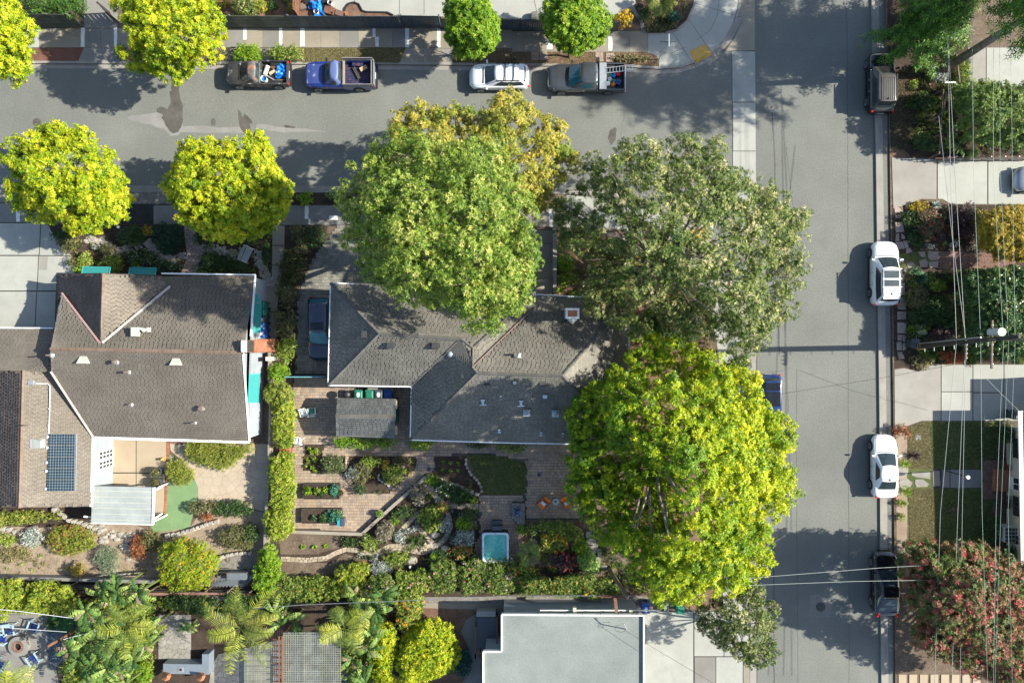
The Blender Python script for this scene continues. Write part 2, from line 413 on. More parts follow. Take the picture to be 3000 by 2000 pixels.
def quad_mesh(name,V,tone,mat):
 """V (n,4,3) quads -> mesh with a tone attribute per face"""
 n,K = V.shape[:2]
 me = bpy.data.meshes.new(name)
 me.vertices.add(n * K)
 me.vertices.foreach_set('co',np.ascontiguousarray(V,np.float32).reshape(-1))
 me.loops.add(n * K)
 me.loops.foreach_set('vertex_index',np.arange(n * K,dtype=np.int32))
 me.polygons.add(n)
 me.polygons.foreach_set('loop_start',np.arange(0,n * K,K,dtype=np.int32))
 mats = mat if isinstance(mat,(list,tuple)) else [mat]
 for m in mats: me.materials.append(m)
 at = me.attributes.new('tone','FLOAT','FACE')
 at.data.foreach_set('value',np.ascontiguousarray(tone,np.float32))
 me.update(calc_edges=True)
 return me
def rosettes(C,N,nl,ll,lw,tilt=0.35,tone=None,tj=0.12,jit=0.3):
 n = len(C)
 if n == 0: return np.zeros((0,3,3)),np.zeros(0)
 N = N / (np.linalg.norm(N,axis=1,keepdims=True) + 1e-9)
 a = np.where(np.abs(N[:,2:3]) < 0.9,np.array([[0,0,1.0]]),np.array([[1.0,0,0]]))
 T = np.cross(N,a); T /= np.linalg.norm(T,axis=1,keepdims=True) + 1e-9
 B = np.cross(N,T)
 ph = RNG.uniform(0,2 * np.pi,(n,1)) + np.arange(nl)[None,:] * 2 * np.pi / nl + RNG.uniform(-jit,jit,(n,nl))
 ti = tilt + RNG.uniform(-0.4,0.4,(n,nl))
 L = ll * RNG.uniform(0.7,1.25,(n,nl))
 d = (T[:,None] * np.cos(ph)[...,None] + B[:,None] * np.sin(ph)[...,None]) * np.cos(ti)[...,None] + N[:,None] * np.sin(ti)[...,None]
 s = np.cross(d,N[:,None] + RNG.uniform(-0.5,0.5,(n,nl,3))); s /= np.linalg.norm(s,axis=2,keepdims=True) + 1e-9
 c = C[:,None]
 w = (lw * L / ll)[...,None] / 2
 q = d * (L * 0.22)[...,None]
 v2 = c + d * (L * 1.05)[...,None]; v2[...,2] -= L * 0.12
 V = np.stack([c + q + s * w,c + q - s * w,v2],axis=2).reshape(-1,3,3)
 if tone is None: tone = RNG.uniform(0,1,n)
 t = np.clip(np.repeat(tone,nl) + RNG.normal(0,tj,n * nl),0,1)
 return V,t
def lobe_points(cs,rs,dens,zmin=-0.35,squash=0.8,shell=0.28):
 """points and normals of leafy sprays: every lobe carries many small clumps of uneven size"""
 Cs,Ns,To = [],[],[]
 for c,r in zip(cs,rs):
  c = np.array(c); n = max(6,int(dens * 4 * math.pi * r * r * (1 - zmin) / 2))
  if r > 0.34:
   m = int(22 + 12 * r)
   d = RNG.normal(0,1,(m * 3,3)); d /= np.linalg.norm(d,axis=1,keepdims=True); d = d[d[:,2] > zmin][:m]; m = len(d)
   q = r * RNG.uniform(0.12,0.31,m)
   cc = c + d * r * RNG.uniform(0.62,1.12,(m,1)) * np.array([1,1,squash])
   w = q ** 2; k = RNG.choice(m,n,p=w / w.sum())
   g = RNG.normal(0,1,(n,3)); g /= np.linalg.norm(g,axis=1,keepdims=True); g *= RNG.uniform(0.25,1,(n,1)) ** 0.5
   p = cc[k] + g * q[k][:,None] * np.array([1,1,0.75])
   Cs.append(p); Ns.append(d[k] * 0.7 + g * 0.7 + np.array([0,0,0.6]) + RNG.normal(0,0.35,p.shape))
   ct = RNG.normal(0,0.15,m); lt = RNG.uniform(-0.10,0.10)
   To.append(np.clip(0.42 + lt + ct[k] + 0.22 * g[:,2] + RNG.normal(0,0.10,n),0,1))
  else:
   d = RNG.normal(0,1,(n * 2,3)); d /= np.linalg.norm(d,axis=1,keepdims=True)
   d = d[d[:,2] > zmin][:n]
   rad = r * (1 + 0.15 - (shell + 0.2) * RNG.uniform(0,1,(len(d),1)) ** 1.2)
   Cs.append(c + d * rad * np.array([1,1,squash])); Ns.append(d * np.array([1,1,1.2]) + RNG.normal(0,0.45,d.shape))
   To.append(np.clip(RNG.beta(2.0,2.0,len(d)) + RNG.uniform(-0.15,0.15),0,1))
 return np.concatenate(Cs),np.concatenate(Ns),np.concatenate(To)
def dome_lobes(outline,zlow,ztop,lr,spacing=0.8,flat=0.6,rim=True,caps=()):
 """lobe centres filling a photographed crown outline, rising like a dome; each lobe at its own real height"""
 P = [(p[0],p[1]) for p in outline]
 xs = [p[0] for p in P]; ys = [p[1] for p in P]
 lp = lr * PM * 1.1
 cand = np.stack([RNG.uniform(min(xs),max(xs),6000),RNG.uniform(min(ys),max(ys),6000)],1)
 cand = cand[inpoly(cand,P)]
 ed = edge_dist(cand,P)
 cand = cand[ed > lp * 0.55]; ed = ed[ed > lp * 0.55]
 if len(cand) == 0:
  cand = np.array([[np.mean(xs),np.mean(ys)]]); ed = np.array([lp])
 dm = ed.max()
 keep = []
 sp = lp * spacing
 for i in range(len(cand)):
  if all((cand[i][0] - cand[j][0]) ** 2 + (cand[i][1] - cand[j][1]) ** 2 > sp * sp for j in keep): keep.append(i)
 cs,rs = [],[]
 for i in keep:
  t = min(1,ed[i] / dm)
  z = zlow + (ztop - zlow) * (1 - (1 - t) ** (1 / flat)) ** 0.6 + RNG.uniform(-0.55,0.45) * lr
  r = lr * RNG.uniform(0.6,1.25)
  z = min(z,ztop - 0.3 * r)
  for a0,b0,a1,b1,zc in caps:
   if a0 < cand[i][0] < a1 and b0 < cand[i][1] < b1: z = min(z,zc)
  w = W(cand[i][0],cand[i][1],z)
  cs.append(np.array(w)); rs.append(r)
  if rim and t < 0.5:
   z2 = max(zlow - 0.15 * (ztop - zlow),z - lr * 0.9)
   w2 = W(cand[i][0],cand[i][1],z); cs.append(np.array((w2.x,w2.y,z2))); rs.append(r * 0.8)
 return cs,rs
def limbs(mb,base,fork,cs,r0,nmax=14,n=6):
 base = Vector(base); fork = Vector(fork)
 m1 = base.lerp(fork,0.5) + Vector((random.uniform(-.15,.15),random.uniform(-.15,.15),0))
 mb.tube([base,m1,fork],r0,9,r0 * 0.7)
 idx = list(range(len(cs))); random.shuffle(idx)
 out = []
 for i in idx[:nmax]:
  e = Vector(cs[i]); mid = fork.lerp(e,0.5) + Vector((random.uniform(-.4,.4),random.uniform(-.4,.4),random.uniform(0,.5)))
  out.append([fork.copy(),fork.lerp(mid,0.5) + Vector((0,0,0.15)),mid,e])
 return out
def tree(name,label,outline,base,zlow,ztop,lr,mat,bark,dens=30,nl=5,ll=0.2,lw=0.09,spacing=0.8,trunk_r=0.2,nlimb=14,flat=0.6,group=None,extra=None,twigs=0,shell=0.28,cat='tree',tilt=0.35,squash=0.8,filt=None,tg=0,caps=(),depth=0):
 b = W(base[0],base[1],0.1)
 t = thing(name,label,cat,b,0,group)
 cs,rs = dome_lobes(outline,zlow,ztop,lr,spacing,flat,caps=caps)
 if depth:
  k2 = range(0,len(cs),2); cs2 = [cs[k] - np.array((0,0,RNG.uniform(.5,1) * depth)) for k in k2]; rs = rs + [rs[k] * 0.9 for k in k2]; cs = cs + cs2
 fork = Vector((b.x,b.y,0.1 + max(0.6,(zlow - 0.1) * 0.55)))
 cen = Vector(np.mean(np.array(cs),axis=0)); fork = fork.lerp(Vector((cen.x,cen.y,fork.z)),0.3)
 mb = MB(); paths = limbs(mb,b,fork,cs,trunk_r,nlimb)
 mb.build('trunk',bark,t,smooth=True)
 for pth in paths:
  m2 = MB(); m2.tube(pth,trunk_r * 0.42,6,trunk_r * 0.1)
  m2.build('limb',bark,t,smooth=True)
 if twigs:
  m3 = MB()
  for k in range(twigs):
   i = random.randrange(len(cs)); c = Vector(cs[i]); r = rs[i]
   d = Vector((random.gauss(0,1),random.gauss(0,1),abs(random.gauss(0.3,0.8)))).normalized()
   s = c + Vector((random.uniform(-.4,.4),random.uniform(-.4,.4),0)) * r
   e = s + d * r * random.uniform(0.9,1.35)
   m3.tube([s,s.lerp(e,.5) + Vector((random.uniform(-.1,.1),random.uniform(-.1,.1),.05)),e],0.022,3,0.006)
  m3.build('twigs',bark,t,kind='stuff')
 C,N,T = lobe_points(cs,rs,dens,shell=shell,squash=squash)
 if tg: T = np.clip(T + tg * (C[:,0] - C[:,0].mean()) / (np.ptp(C[:,0]) / 2),0,1)  # yellower towards the east: the sunlit side painted into the leaf colour
 if filt is not None:
  k = filt(C); C,N,T = C[k],N[k],T[k]
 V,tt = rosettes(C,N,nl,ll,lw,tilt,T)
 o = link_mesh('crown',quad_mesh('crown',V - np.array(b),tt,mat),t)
 if extra:
  for fm,cnt,sz in extra:
   k = RNG.choice(len(C),min(cnt,len(C)),replace=False)
   up = C[k] + N[k] / np.linalg.norm(N[k],axis=1,keepdims=True) * 0.08
   V2,t2 = rosettes(up,N[k],4,sz,sz * 0.7,0.2)
   f = link_mesh('blossom',quad_mesh('blossom',V2 - np.array(b),t2,fm),t); f['kind'] = 'stuff'
 return t
def ell(px,py,rx,ry=None,n=14,j=0.12,rot=0):
 ry = ry or rx
 out = []
 for i in range(n):
  a = 2 * math.pi * i / n; k = 1 + random.uniform(-j,j)
  x,y = math.cos(a) * rx * k,math.sin(a) * ry * k
  out.append((px + x * math.cos(rot) - y * math.sin(rot),py + x * math.sin(rot) + y * math.cos(rot)))
 return out
def shrub(label,outline,h,mat,name='shrub',cat='shrub',lr=None,dens=56,ll=0.10,lw=0.055,nl=4,group=None,extra=None,spacing=0.75,flat=0.5,tilt=0.4,z0=0.1,squash=0.9,shell=0.3):
 """low plant: one leafy mound plus its stems"""
 if isinstance(outline,tuple):
  outline = ell(*outline)
 xs = [p[0] for p in outline]; ys = [p[1] for p in outline]
 wd = min(max(xs) - min(xs),max(ys) - min(ys)) / PM
 lr = lr or max(0.16,min(0.45,wd * 0.24))
 cx,cy = sum(xs) / len(xs),sum(ys) / len(ys)
 b = W(cx,cy,z0)
 t = thing(name,label,cat,b,0,group)
 cs,rs = dome_lobes(outline,z0 + min(lr * 0.5,h * 0.35),z0 + max(h - lr * 0.5,0.12),lr,spacing,flat,rim=h > 0.8)
 mb = MB()
 for c in random.sample(list(cs),min(7,len(cs))):
  mb.tube([b + Vector((random.uniform(-.06,.06),random.uniform(-.06,.06),0)),Vector(c)],0.025,4,0.008)
 mb.build('stems',M_barkd,t)
 C,N,T = lobe_points(cs,rs,dens,zmin=-0.2,shell=shell,squash=squash)
 V,tt = rosettes(C,N,nl,ll,lw,tilt,T)
 link_mesh('foliage',quad_mesh('foliage',V - np.array(b),tt,mat),t)
 if extra:
  for fm,cnt,sz in extra:
   k = RNG.choice(len(C),min(cnt,len(C)),replace=False)
   up = C[k] + N[k] / np.linalg.norm(N[k],axis=1,keepdims=True) * 0.06
   V2,t2 = rosettes(up,N[k],4,sz,sz * 0.7,0.2)
   f = link_mesh('blossom',quad_mesh('blossom',V2 - np.array(b),t2,fm),t); f['kind'] = 'stuff'
 return t
def spiky(label,px,py,n,L,w,mat,h=0.4,z0=0.1,cat='plant',name='spiky_plant',lo=0.15,hi=1.2,group=None,fold=True):
 """rosette of long blades, each blade bent over its length"""
 b = W(px,py,z0)
 t = thing(name,label,cat,b,0,group)
 V = []; tone = []
 for i in range(n):
  a = i * 2.39996 + random.uniform(-.2,.2); el = lo + (hi - lo) * (i / n) + random.uniform(-.1,.1)
  l = L * random.uniform(0.75,1.1)
  d = np.array([math.cos(a),math.sin(a),0]); s = np.array([-math.sin(a),math.cos(a),0])
  pts = []
  for k in range(4):
   u = k / 3
   r = l * u * math.cos(el) * (1 - 0.1 * u); z = l * (u * math.sin(el) - 0.35 * u * u * math.cos(el) * 0.6) + 0.05
   pts.append(d * r + np.array([0,0,max(z,0.02)]))
  ws = [w * 0.7,w,w * 0.75,w * 0.05]
  tn = random.random()
  for k in range(3):
   V.append([pts[k] - s * ws[k] / 2,pts[k + 1] - s * ws[k + 1] / 2,pts[k + 1] + s * ws[k + 1] / 2,pts[k] + s * ws[k] / 2]); tone.append(tn)
 link_mesh('blades',quad_mesh('blades',np.array(V),np.array(tone),mat),t)
 return t
# ================================================================== THE SETTING: ground and streets
def sheet(name,pts,z,mat,th=0.05,kind='structure',parent=None,zp=None,**kw):
 mb = MB(); mb.prism(wpoly(pts,z if zp is None else zp),z - th,z)
 return mb.build(name,mat,parent,kind=None if parent is not None else kind,**kw)
mb = MB(); mb.box((0,0,-0.26),(900,900,0.5)); mb.build('ground',M_soil,kind='structure',local=True)
KE = [(2570,-900),(2574,0),(2586,400),(2590,700),(2597,1200),(2600,1600),(2603,2000),(2607,2900)]
KN = [(-1500,178),(0,186),(400,188),(1150,190),(1500,193),(1830,197),(1930,203),(1990,199),(2050,180),(2095,150),(2130,113),(2155,68),(2167,20),(2171,-60),(2174,-900)]
KS = [(-1500,552),(0,556),(1050,560),(1600,562),(1750,567),(1880,590),(1980,630),(2060,690),(2120,770),(2155,860),(2180,960),(2192,1060),(2198,1500),(2208,2900)]
road = [(-1500,180),(2172,180),(2172,-900)] + KE + [(2204,2900),(2196,1500),(2190,1060),(2190,556),(-1500,552)]
sheet('road',[(-1500,150),(2140,150),(2160,-900),(2600,-900),(2600,400),(2612,1200),(2618,2000),(2625,2900),(2180,2900),(2150,900),(1900,640),(1500,580),(-1500,575)],0.0,M_asphalt,0.2)
for nm,pts in (('north',KN + [(-1500,-900)]),('south',KS + [(-1500,2900)])):
 sheet('ground',pts,0.10,M_soil,0.3)
KEo = [(p[0] + 20,p[1]) for p in KE]
sheet('ground',KEo + [(4300,2900),(4300,-900)],0.10,M_soil,0.3)
def kerbs(line,side):
 w = wpoly(line,0)
 g = MB(); g.strip(w,0.02 * side,0.36 * side,-0.1,0.006); g.build('gutter',M_kerb,kind='structure')
 k = MB(); k.strip(w,-0.15 * side,0.03 * side,-0.1,0.135); return k.build('kerb',M_kerb,kind='structure')
kerbs(KN,-1)
kerbs(KS,1)
w = wpoly(KE,0)
g = MB(); g.strip(w,0.0,-0.30,-0.1,0.006); g.build('gutter',M_kerb,kind='structure')
g = MB(); g.strip(w,-0.30,-0.35,-0.1,0.02); g.build('gutter',M_joint_kerbshade,kind='structure')  # dark strip painting the kerb's cast shadow, not a gutter piece
g = MB(); g.strip(w,-0.35,-0.60,-0.1,0.13); g.build('kerb',M_kerb,kind='structure')
cg = MB(); cg.prism(wpoly([(2144,152),(2212,148),(2214,720),(2146,700)]),-0.1,0.003)
cgo = cg.build('pavement',M_joint_kerbshade,kind='structure')
for y0,y1,xa,xb in ((151,299,2145,2212),(301,442,2147,2213),(444,560,2147,2214),(562,690,2148,2214)):
 m = MB(); m.prism(wpoly([(xa,y0),(xb,y0),(xb + 1,y1),(xa + 1,y1)]),0.0,0.010); m.build('slab',M_concw,cgo)
g = MB(); g.prism(wpoly([(2179,-900),(2211,-900),(2211,148),(2125,150),(2150,115),(2172,70)]),-0.1,0.009); g.build('gutter',M_concb,kind='structure')
g = MB(); g.prism(wpoly([(2196,700),(2214,700),(2217,2900),(2204,2900)]),-0.1,0.007); g.build('gutter',M_kerb,kind='structure')
def line(pts,w_,z,mat,name='road_seam',j=0.0):
 P = []
 for i in range(len(pts) - 1):
  a,b_ = pts[i],pts[i + 1]; n = max(1,int(math.dist(a,b_) / 14)) if j else 1
  for k in range(n):
   t = k / n; P.append((a[0] + (b_[0] - a[0]) * t + random.uniform(-j,j),a[1] + (b_[1] - a[1]) * t + random.uniform(-j,j)))
 P.append(pts[-1])
 m = MB(); m.strip(wpoly(P,0),-w_ / 2,w_ / 2,z - 0.02,z); return m.build(name,mat,kind='structure')
line([(2262,330),(2268,420),(2276,700),(2283,1040)],0.09,0.004,M_crack,j=0.5)
line([(2335,1080),(2333,1200),(2334,1500),(2338,2000)],0.03,0.004,M_crack,j=1.0)
line([(2303,430),(2325,620)],0.03,0.004,M_crack,j=1.0)
line([(2480,-50),(2484,420),(2485,1000),(2488,2050)],0.035,0.004,M_crack,j=0.7)
line([(2267,1600),(2268,2000)],0.09,0.004,M_crack,j=0.7)
line([(2217,700),(2218,2050)],0.04,0.009,M_crack,j=0.6)
line([(1410,300),(1405,340),(1418,380)],0.02,0.004,M_crack,j=1.5)
line([(1830,345),(1822,370),(1818,400)],0.02,0.004,M_crack,j=1.5)
def blot(pts,z,mat,name='stain'):
 m = MB(); m.prism(wpoly(pts),z - 0.01,z); m.build(name,mat,kind='structure')
M_stain = surf('wet_stain',(0.060,0.056,0.050),(0.115,0.105,0.093),0.9,20,0.25,0.8,0.3)
M_pale = surf('salt_stain',(0.205,0.20,0.19),(0.26,0.255,0.24),1.2,20,0.3,0.9,0.3)
def ragged(pts,n=5,j=2.5):
 o = []
 for i in range(len(pts)):
  a,b_ = pts[i],pts[(i + 1) % len(pts)]
  for k in range(n):
   t = k / n; o.append((a[0] + (b_[0] - a[0]) * t + random.uniform(-j,j),a[1] + (b_[1] - a[1]) * t + random.uniform(-j,j)))
 return o
blot(ragged([(365,345),(460,330),(520,350),(540,368),(745,375),(700,392),(530,388),(520,398),(500,400),(482,380),(400,355)],4,3),0.003,M_pale)
blot(ragged([(750,362),(830,372),(960,385),(830,388),(750,376)],4,2),0.003,M_pale)
blot(ragged([(500,238),(512,235),(526,245),(524,270),(528,290),(537,310),(534,345),(538,352),(532,368),(522,388),(505,390),(490,375),(483,362),(473,345),(480,335),(461,328),(459,318),(470,313),(492,320),(500,300),(497,270),(503,265)],3,1.2),0.005,M_stain)
blot(ragged([(697,320),(706,330),(712,345),(716,332),(726,342),(742,358),(738,364),(730,362),(736,382),(712,388),(704,375),(698,350)],3,1),0.005,M_stain)
blot(ragged([(624,346),(632,352),(630,368),(618,366),(618,352)],3,1),0.005,M_stain)
blot(ragged([(832,366),(862,370),(864,375),(836,374)],3,1),0.005,M_stain)
blot(ragged([(1786,385),(1800,372),(1806,378),(1804,410),(1790,425),(1781,405)],3,1),0.005,M_stain)
blot([(99 + 0,0)] and [(p[0],p[1]) for p in ell(108,358,12.5,12,20,0.03)],0.006,M_stain,'manhole_cover')
mh = thing('manhole','round iron manhole cover in a square concrete collar on the street','manhole',W(2402,1776))
m = MB(); m.prism(wpoly([(2373,1743),(2434,1748),(2434,1808),(2369,1807)]),-0.05,0.008); m.build('collar',M_concg,mh)
m = MB(); m.cyl(W(2404,1777,0.004),0.36,0.012,28); co = m.build('cover',M_stain,mh)
m = MB()
for k in range(6):
 a = k * math.pi / 3; c = W(2404,1777,0.018); m.bar(c + Vector((math.cos(a),math.sin(a),0)) * 0.08,c + Vector((math.cos(a),math.sin(a),0)) * 0.3,0.03,0.008)
m.build('rib',M_black,co)
mh = thing('survey_cover','small round grey survey cover beside the seam at the crossing','manhole',W(2260,315))
m = MB(); m.cyl(W(2260,315,0.0),0.24,0.008,24); m.build('ring',M_kerb,mh)
m = MB(); m.cyl(W(2260,315,0.0),0.10,0.013,18); m.build('cover',M_stain,mh)
def clip_half(P,a,n):
 """keep the side of polygon P where (p-a).n <= 0"""
 out = []
 for i in range(len(P)):
  p,q = P[i],P[(i + 1) % len(P)]
  dp = (p[0] - a[0]) * n[0] + (p[1] - a[1]) * n[1]; dq = (q[0] - a[0]) * n[0] + (q[1] - a[1]) * n[1]
  if dp <= 0: out.append(p)
  if (dp < 0 < dq) or (dq < 0 < dp):
   t = dp / (dp - dq); out.append((p[0] + (q[0] - p[0]) * t,p[1] + (q[1] - p[1]) * t))
 return out
def voronoi(P,size,j=0.35):
 xs = [p[0] for p in P]; ys = [p[1] for p in P]; S = []
 y = min(ys); r = 0
 while y < max(ys) + size:
  x = min(xs) + (r % 2) * size * 0.5
  while x < max(xs) + size:
   S.append((x + random.uniform(-j,j) * size,y + random.uniform(-j,j) * size)); x += size
  y += size * 0.87; r += 1
 S = [s for s,k in zip(S,inpoly(np.array(S),P)) if k]
 cells = []
 for s in S:
  c = list(P)
  for o in S:
   if o is s: continue
   dx,dy = o[0] - s[0],o[1] - s[1]
   if abs(dx) > size * 2.6 or abs(dy) > size * 2.6: continue
   c = clip_half(c,((s[0] + o[0]) / 2,(s[1] + o[1]) / 2),(dx,dy))
   if len(c) < 3: break
  if len(c) >= 3: cells.append(c)
 return cells
def shrink(P,d):
 cx = sum(p[0] for p in P) / len(P); cy = sum(p[1] for p in P) / len(P)
 o = []
 for p in P:
  L = math.dist(p,(cx,cy)) + 1e-6; k = max(0.2,1 - d / L); o.append((cx + (p[0] - cx) * k,cy + (p[1] - cy) * k))
 return o
def flagstones(name,pts,size,z,mat,base=None,gap=1.0,kind='structure',piece='stone',th=0.03,j=0.35):
 """crazy paving: each stone a piece of its own on a bed of joint material (size, gap in photo pixels)"""
 bo = sheet(name,pts,z,base or M_joint_kerbshade,0.06,kind)
 for c in voronoi(pts,size,j):
  m = MB(); m.prism(wpoly(shrink(c,gap),z),z - 0.01,z + th * random.uniform(0.6,1.1)); m.build(piece,mat,bo)
 return bo
def slabs(name,quads,z,mat,gap=0.5,kind='structure',piece='slab',base=M_joint_kerbshade,bpts=None):
 """cast slabs: list of outlines in photo pixels"""
 allp = bpts
 bo = sheet(name,allp,z,base,0.06,kind)
 for q in quads:
  mt = mat
  if len(q) > 1 and not isinstance(q[0],tuple): mt,q = q
  m = MB(); m.prism(wpoly(shrink(q,gap),z),z - 0.01,z + 0.014); m.build(piece,mt,bo)
 return bo
def run(x0,x1,y0,y1,xs):
 xs = [x0] + xs + [x1]
 return [[(a,y0),(b_,y0),(b_,y1),(a,y1)] for a,b_ in zip(xs,xs[1:])]
z1 = 0.115
q = run(60,246,84,140,[115]) + run(246,345,84,140,[295]) + run(345,660,84,140,[400,455,510,565,612]) + run(660,828,84,140,[718,770]) + run(828,1189,84,140,[885,940,995,1050,1098,1150]) + run(1189,1291,84,140,[1240]) + run(1291,1500,86,142,[1345,1400,1450]) + run(1500,1897,92,153,[1535,1612,1665,1720,1787,1845])
q = [(M_concb if random.random() < .7 else M_concg,x) for x in q]
q[0] = (M_concw,q[0][1])
for k in (2,3): q[k] = (M_concg,q[k][1])
slabs('pavement',q,z1,M_concb,0.45,bpts=[(-200,84),(1500,84),(1897,92),(1897,154),(1500,142),(-200,140)])
slabs('driveway',[(M_concg,[(246,140),(345,140),(365,183),(228,183)])],z1,M_concg,bpts=[(246,140),(345,140),(365,184),(228,184)])
slabs('driveway',[(M_concb,[(1189,140),(1240,140),(1240,187),(1170,187)]),(M_concb,[(1240,140),(1291,142),(1312,187),(1240,187)]),(M_concg,[(1291,142),(1326,143),(1326,187),(1312,187)])],z1,M_concb,bpts=[(1189,140),(1326,142),(1326,188),(1170,188)])
slabs('driveway',[(M_concg,[(246,-60),(345,-60),(345,83),(246,83)])],z1,M_concg,bpts=[(246,-60),(345,-60),(345,84),(246,84)])
sheet('brick_verge',[(30,141),(109,141),(109,182),(20,182)],z1,M_redp)
sheet('brick_verge',[(114,141),(245,141),(229,182),(112,182)],z1,M_redp)
for a,b_,y0,y1 in ((240,251,84,140),(337,346,84,140),(714,724,85,119),(819,829,85,136),(881,894,85,138),(1092,1101,85,112),(1100,1110,111,139),(1188,1199,86,141),(1281,1291,87,142),(1601,1618,92,147),(1782,1793,110,151),(1706,1718,140,149),(894,905,603,642),(905,911,642,657),(966,990,632,645),(1609,1618,615,665)):
 m = MB(); m.prism(wpoly(ragged([(a,y0),(b_,y0),(b_,y1),(a,y1)],4,0.8)),z1 - 0.0,z1 + 0.019); m.build('pavement_patch',M_white,kind='structure')
CI = [(1897,154),(1897,98),(1950,97),(1985,88),(2014,62),(2034,15),(2040,-60),(2040,-900)]
plz = sheet('pavement',[(1930,199),(1932,180),(1925,166),(1912,158),(1897,154)] + CI[1:] + [(2168,-900),(2165,-60),(2161,18),(2149,66),(2125,110),(2091,145),(2047,175),(1988,195)],z1 + 0.004,M_concw)
for pts in ([(2035,12),(2168,52)],[(2010,50),(2098,178)],[(1966,93),(2040,205)],[(2108,-20),(2100,50),(2080,90),(2040,120)],[(1920,150),(1960,160),(2010,140)],[(1897,99),(1897,154)],[(2110,-100),(2168,-90)]):
 line(pts,0.022,z1 + 0.009,M_joint_kerbshade,'pavement_joint')
k1 = MB(); k1.strip(wpoly([(1950,97),(1985,88),(2014,62),(2034,15),(2040,-60)],.1),-0.08,0.08,0.1,0.16); k1.build('kerb',M_kerb,kind='structure')
tp = thing('tactile_pad','yellow tactile paving pad on the corner ramp beside the crossing','tactile paving',W(2052,160,z1))
TQ = [(2020,152),(2066,129),(2086,160),(2037,187)]
m = MB(); m.prism(wpoly(TQ,z1),z1,z1 + 0.02); m.build('pad',paint('ochre_pad',(0.50,0.30,0.06),0.8),tp)
m = MB(); A,B_,C_,D_ = [W(p[0],p[1],z1) for p in TQ]
for i in range(11):
 for k in range(9):
  u,v = (i + .5) / 11,(k + .5) / 9; p = A.lerp(B_,u).lerp(D_.lerp(C_,u),v); m.cyl((p.x,p.y,z1 + 0.019),0.026,0.007,6,0.016)
m.build('domes',MATS['ochre_pad'],tp,kind='stuff')
sheet('garden_bed',[(1326,144),(1500,148),(1896,155),(1912,159),(1926,167),(1931,182),(1929,196),(1830,193),(1500,190),(1326,188)],0.112,M_mulch)
sheet('gravel_verge',[(672,142),(700,142),(700,184),(650,184)],0.112,M_gravel)
sheet('gravel_verge',[(762,142),(800,142),(800,184),(762,184)],0.113,M_gravel)
sheet('grass_verge',[(885,142),(1188,142),(1169,186),(885,186)],0.112,M_dryl)
for x0,y0 in ((1556,152),(1581,152),(1744,156),(1775,158)):
 m = MB(); m.prism(wpoly([(x0,y0),(x0 + 23,y0),(x0 + 23,y0 + 27),(x0,y0 + 27)]),0.1,0.135)
 m.build('stepping_slab',M_flagp,label={1556: 'left pinkish stepping slab in the verge above the white car',1581: 'pinkish stepping slab just right of the leftmost one in the verge',1744: 'pinkish stepping slab in the verge above the middle of the grey pickup',1775: 'pinkish stepping slab in the verge above the cargo bed of the grey pickup'}[x0],cat='stepping stone',group='square slabs in the verge')
sheet('yard',[(905,-60),(1640,-60),(1640,60),(1170,45),(905,35)],0.112,M_concw)
for pts in ([(1171,-20),(1171,45)],[(1243,-20),(1243,45)],[(1040,-20),(1040,28)],[(1560,-20),(1575,50)]): line(pts,0.03,0.118,M_joint_kerbshade,'yard_joint')
sheet('yard',[(1740,-60),(1862,-60),(1862,10),(1820,40),(1790,50),(1740,50)],0.114,M_concw)
sheet('yard',[(868,0),(975,0),(975,47),(868,47)],0.118,M_mulch)
sheet('garden_bed',[(1010,48),(1010,22),(1022,10),(1045,8),(1058,20),(1065,34),(1140,36),(1160,48)],0.120,M_mulch)
m = MB(); m.strip(wpoly([(1010,46),(1011,26),(1022,12),(1038,9),(1052,14),(1062,33),(1075,37),(1135,38),(1152,46)],.1),-0.05,0.05,0.1,0.22); m.build('bed_edging',M_black,label='scalloped dark edging round the bare bed behind the navy fence',cat='edging')
sheet('garden_bed',[(1862,-60),(2034,-60),(2028,15),(2008,60),(1980,84),(1945,94),(1886,96),(1884,60),(1862,30)],0.112,M_dsoil)
m = MB(); m.strip(wpoly([(1850,20),(1866,45),(1880,65),(1884,96)],.1),-0.14,0.14,0.1,0.13); m.build('garden_path',M_concg,kind='structure')
sheet('garden_bed',[(0,-60),(245,-60),(245,40),(0,40)],0.112,M_dsoil)
sheet('garden_bed',[(500,-60),(866,-60),(866,78),(500,78)],0.112,M_mulch)
q = [(M_concg,x) for x in run(450,800,602,657,[505,560,615,670,735]) + run(800,1560,602,659,[868,925,980,1040,1100,1160,1220,1280,1340,1400,1460,1510])]
q += [(M_patch,[(361,597),(451,598),(449,655),(345,655)])]
q += [(M_concb,x) for x in run(1560,1660,602,665,[1610])]
slabs('pavement',q,z1,M_concg,0.45,bpts=[(345,597),(1660,602),(1660,668),(345,657)])
sheet('gravel_verge',[(300,559),(500,560),(500,597),(300,597)],0.112,M_gravel)
sheet('garden_bed',[(500,561),(1500,563),(1500,601),(500,599)],0.111,M_dsoil)
slabs('driveway',[(M_concg,[(-60,560),(52,560),(52,592),(-60,592)]),(M_concg,[(54,560),(160,562),(180,592),(54,592)]),(M_concg,[(-60,595),(54,595),(56,651),(-60,651)]),(M_concg,[(56,595),(200,596),(235,652),(57,651)])],z1,M_concg,bpts=[(-300,560),(200,560),(345,597),(345,652),(-300,652)])
m = MB(); m.prism(wpoly(ragged([(50,612),(61,612),(62,650),(52,650)],4,.8)),z1,z1 + 0.019); m.build('pavement_patch',M_white,kind='structure')
DW = [(-200,653),(138,653),(160,690),(200,730),(216,760),(220,806),(165,806),(158,962),(-200,962)]
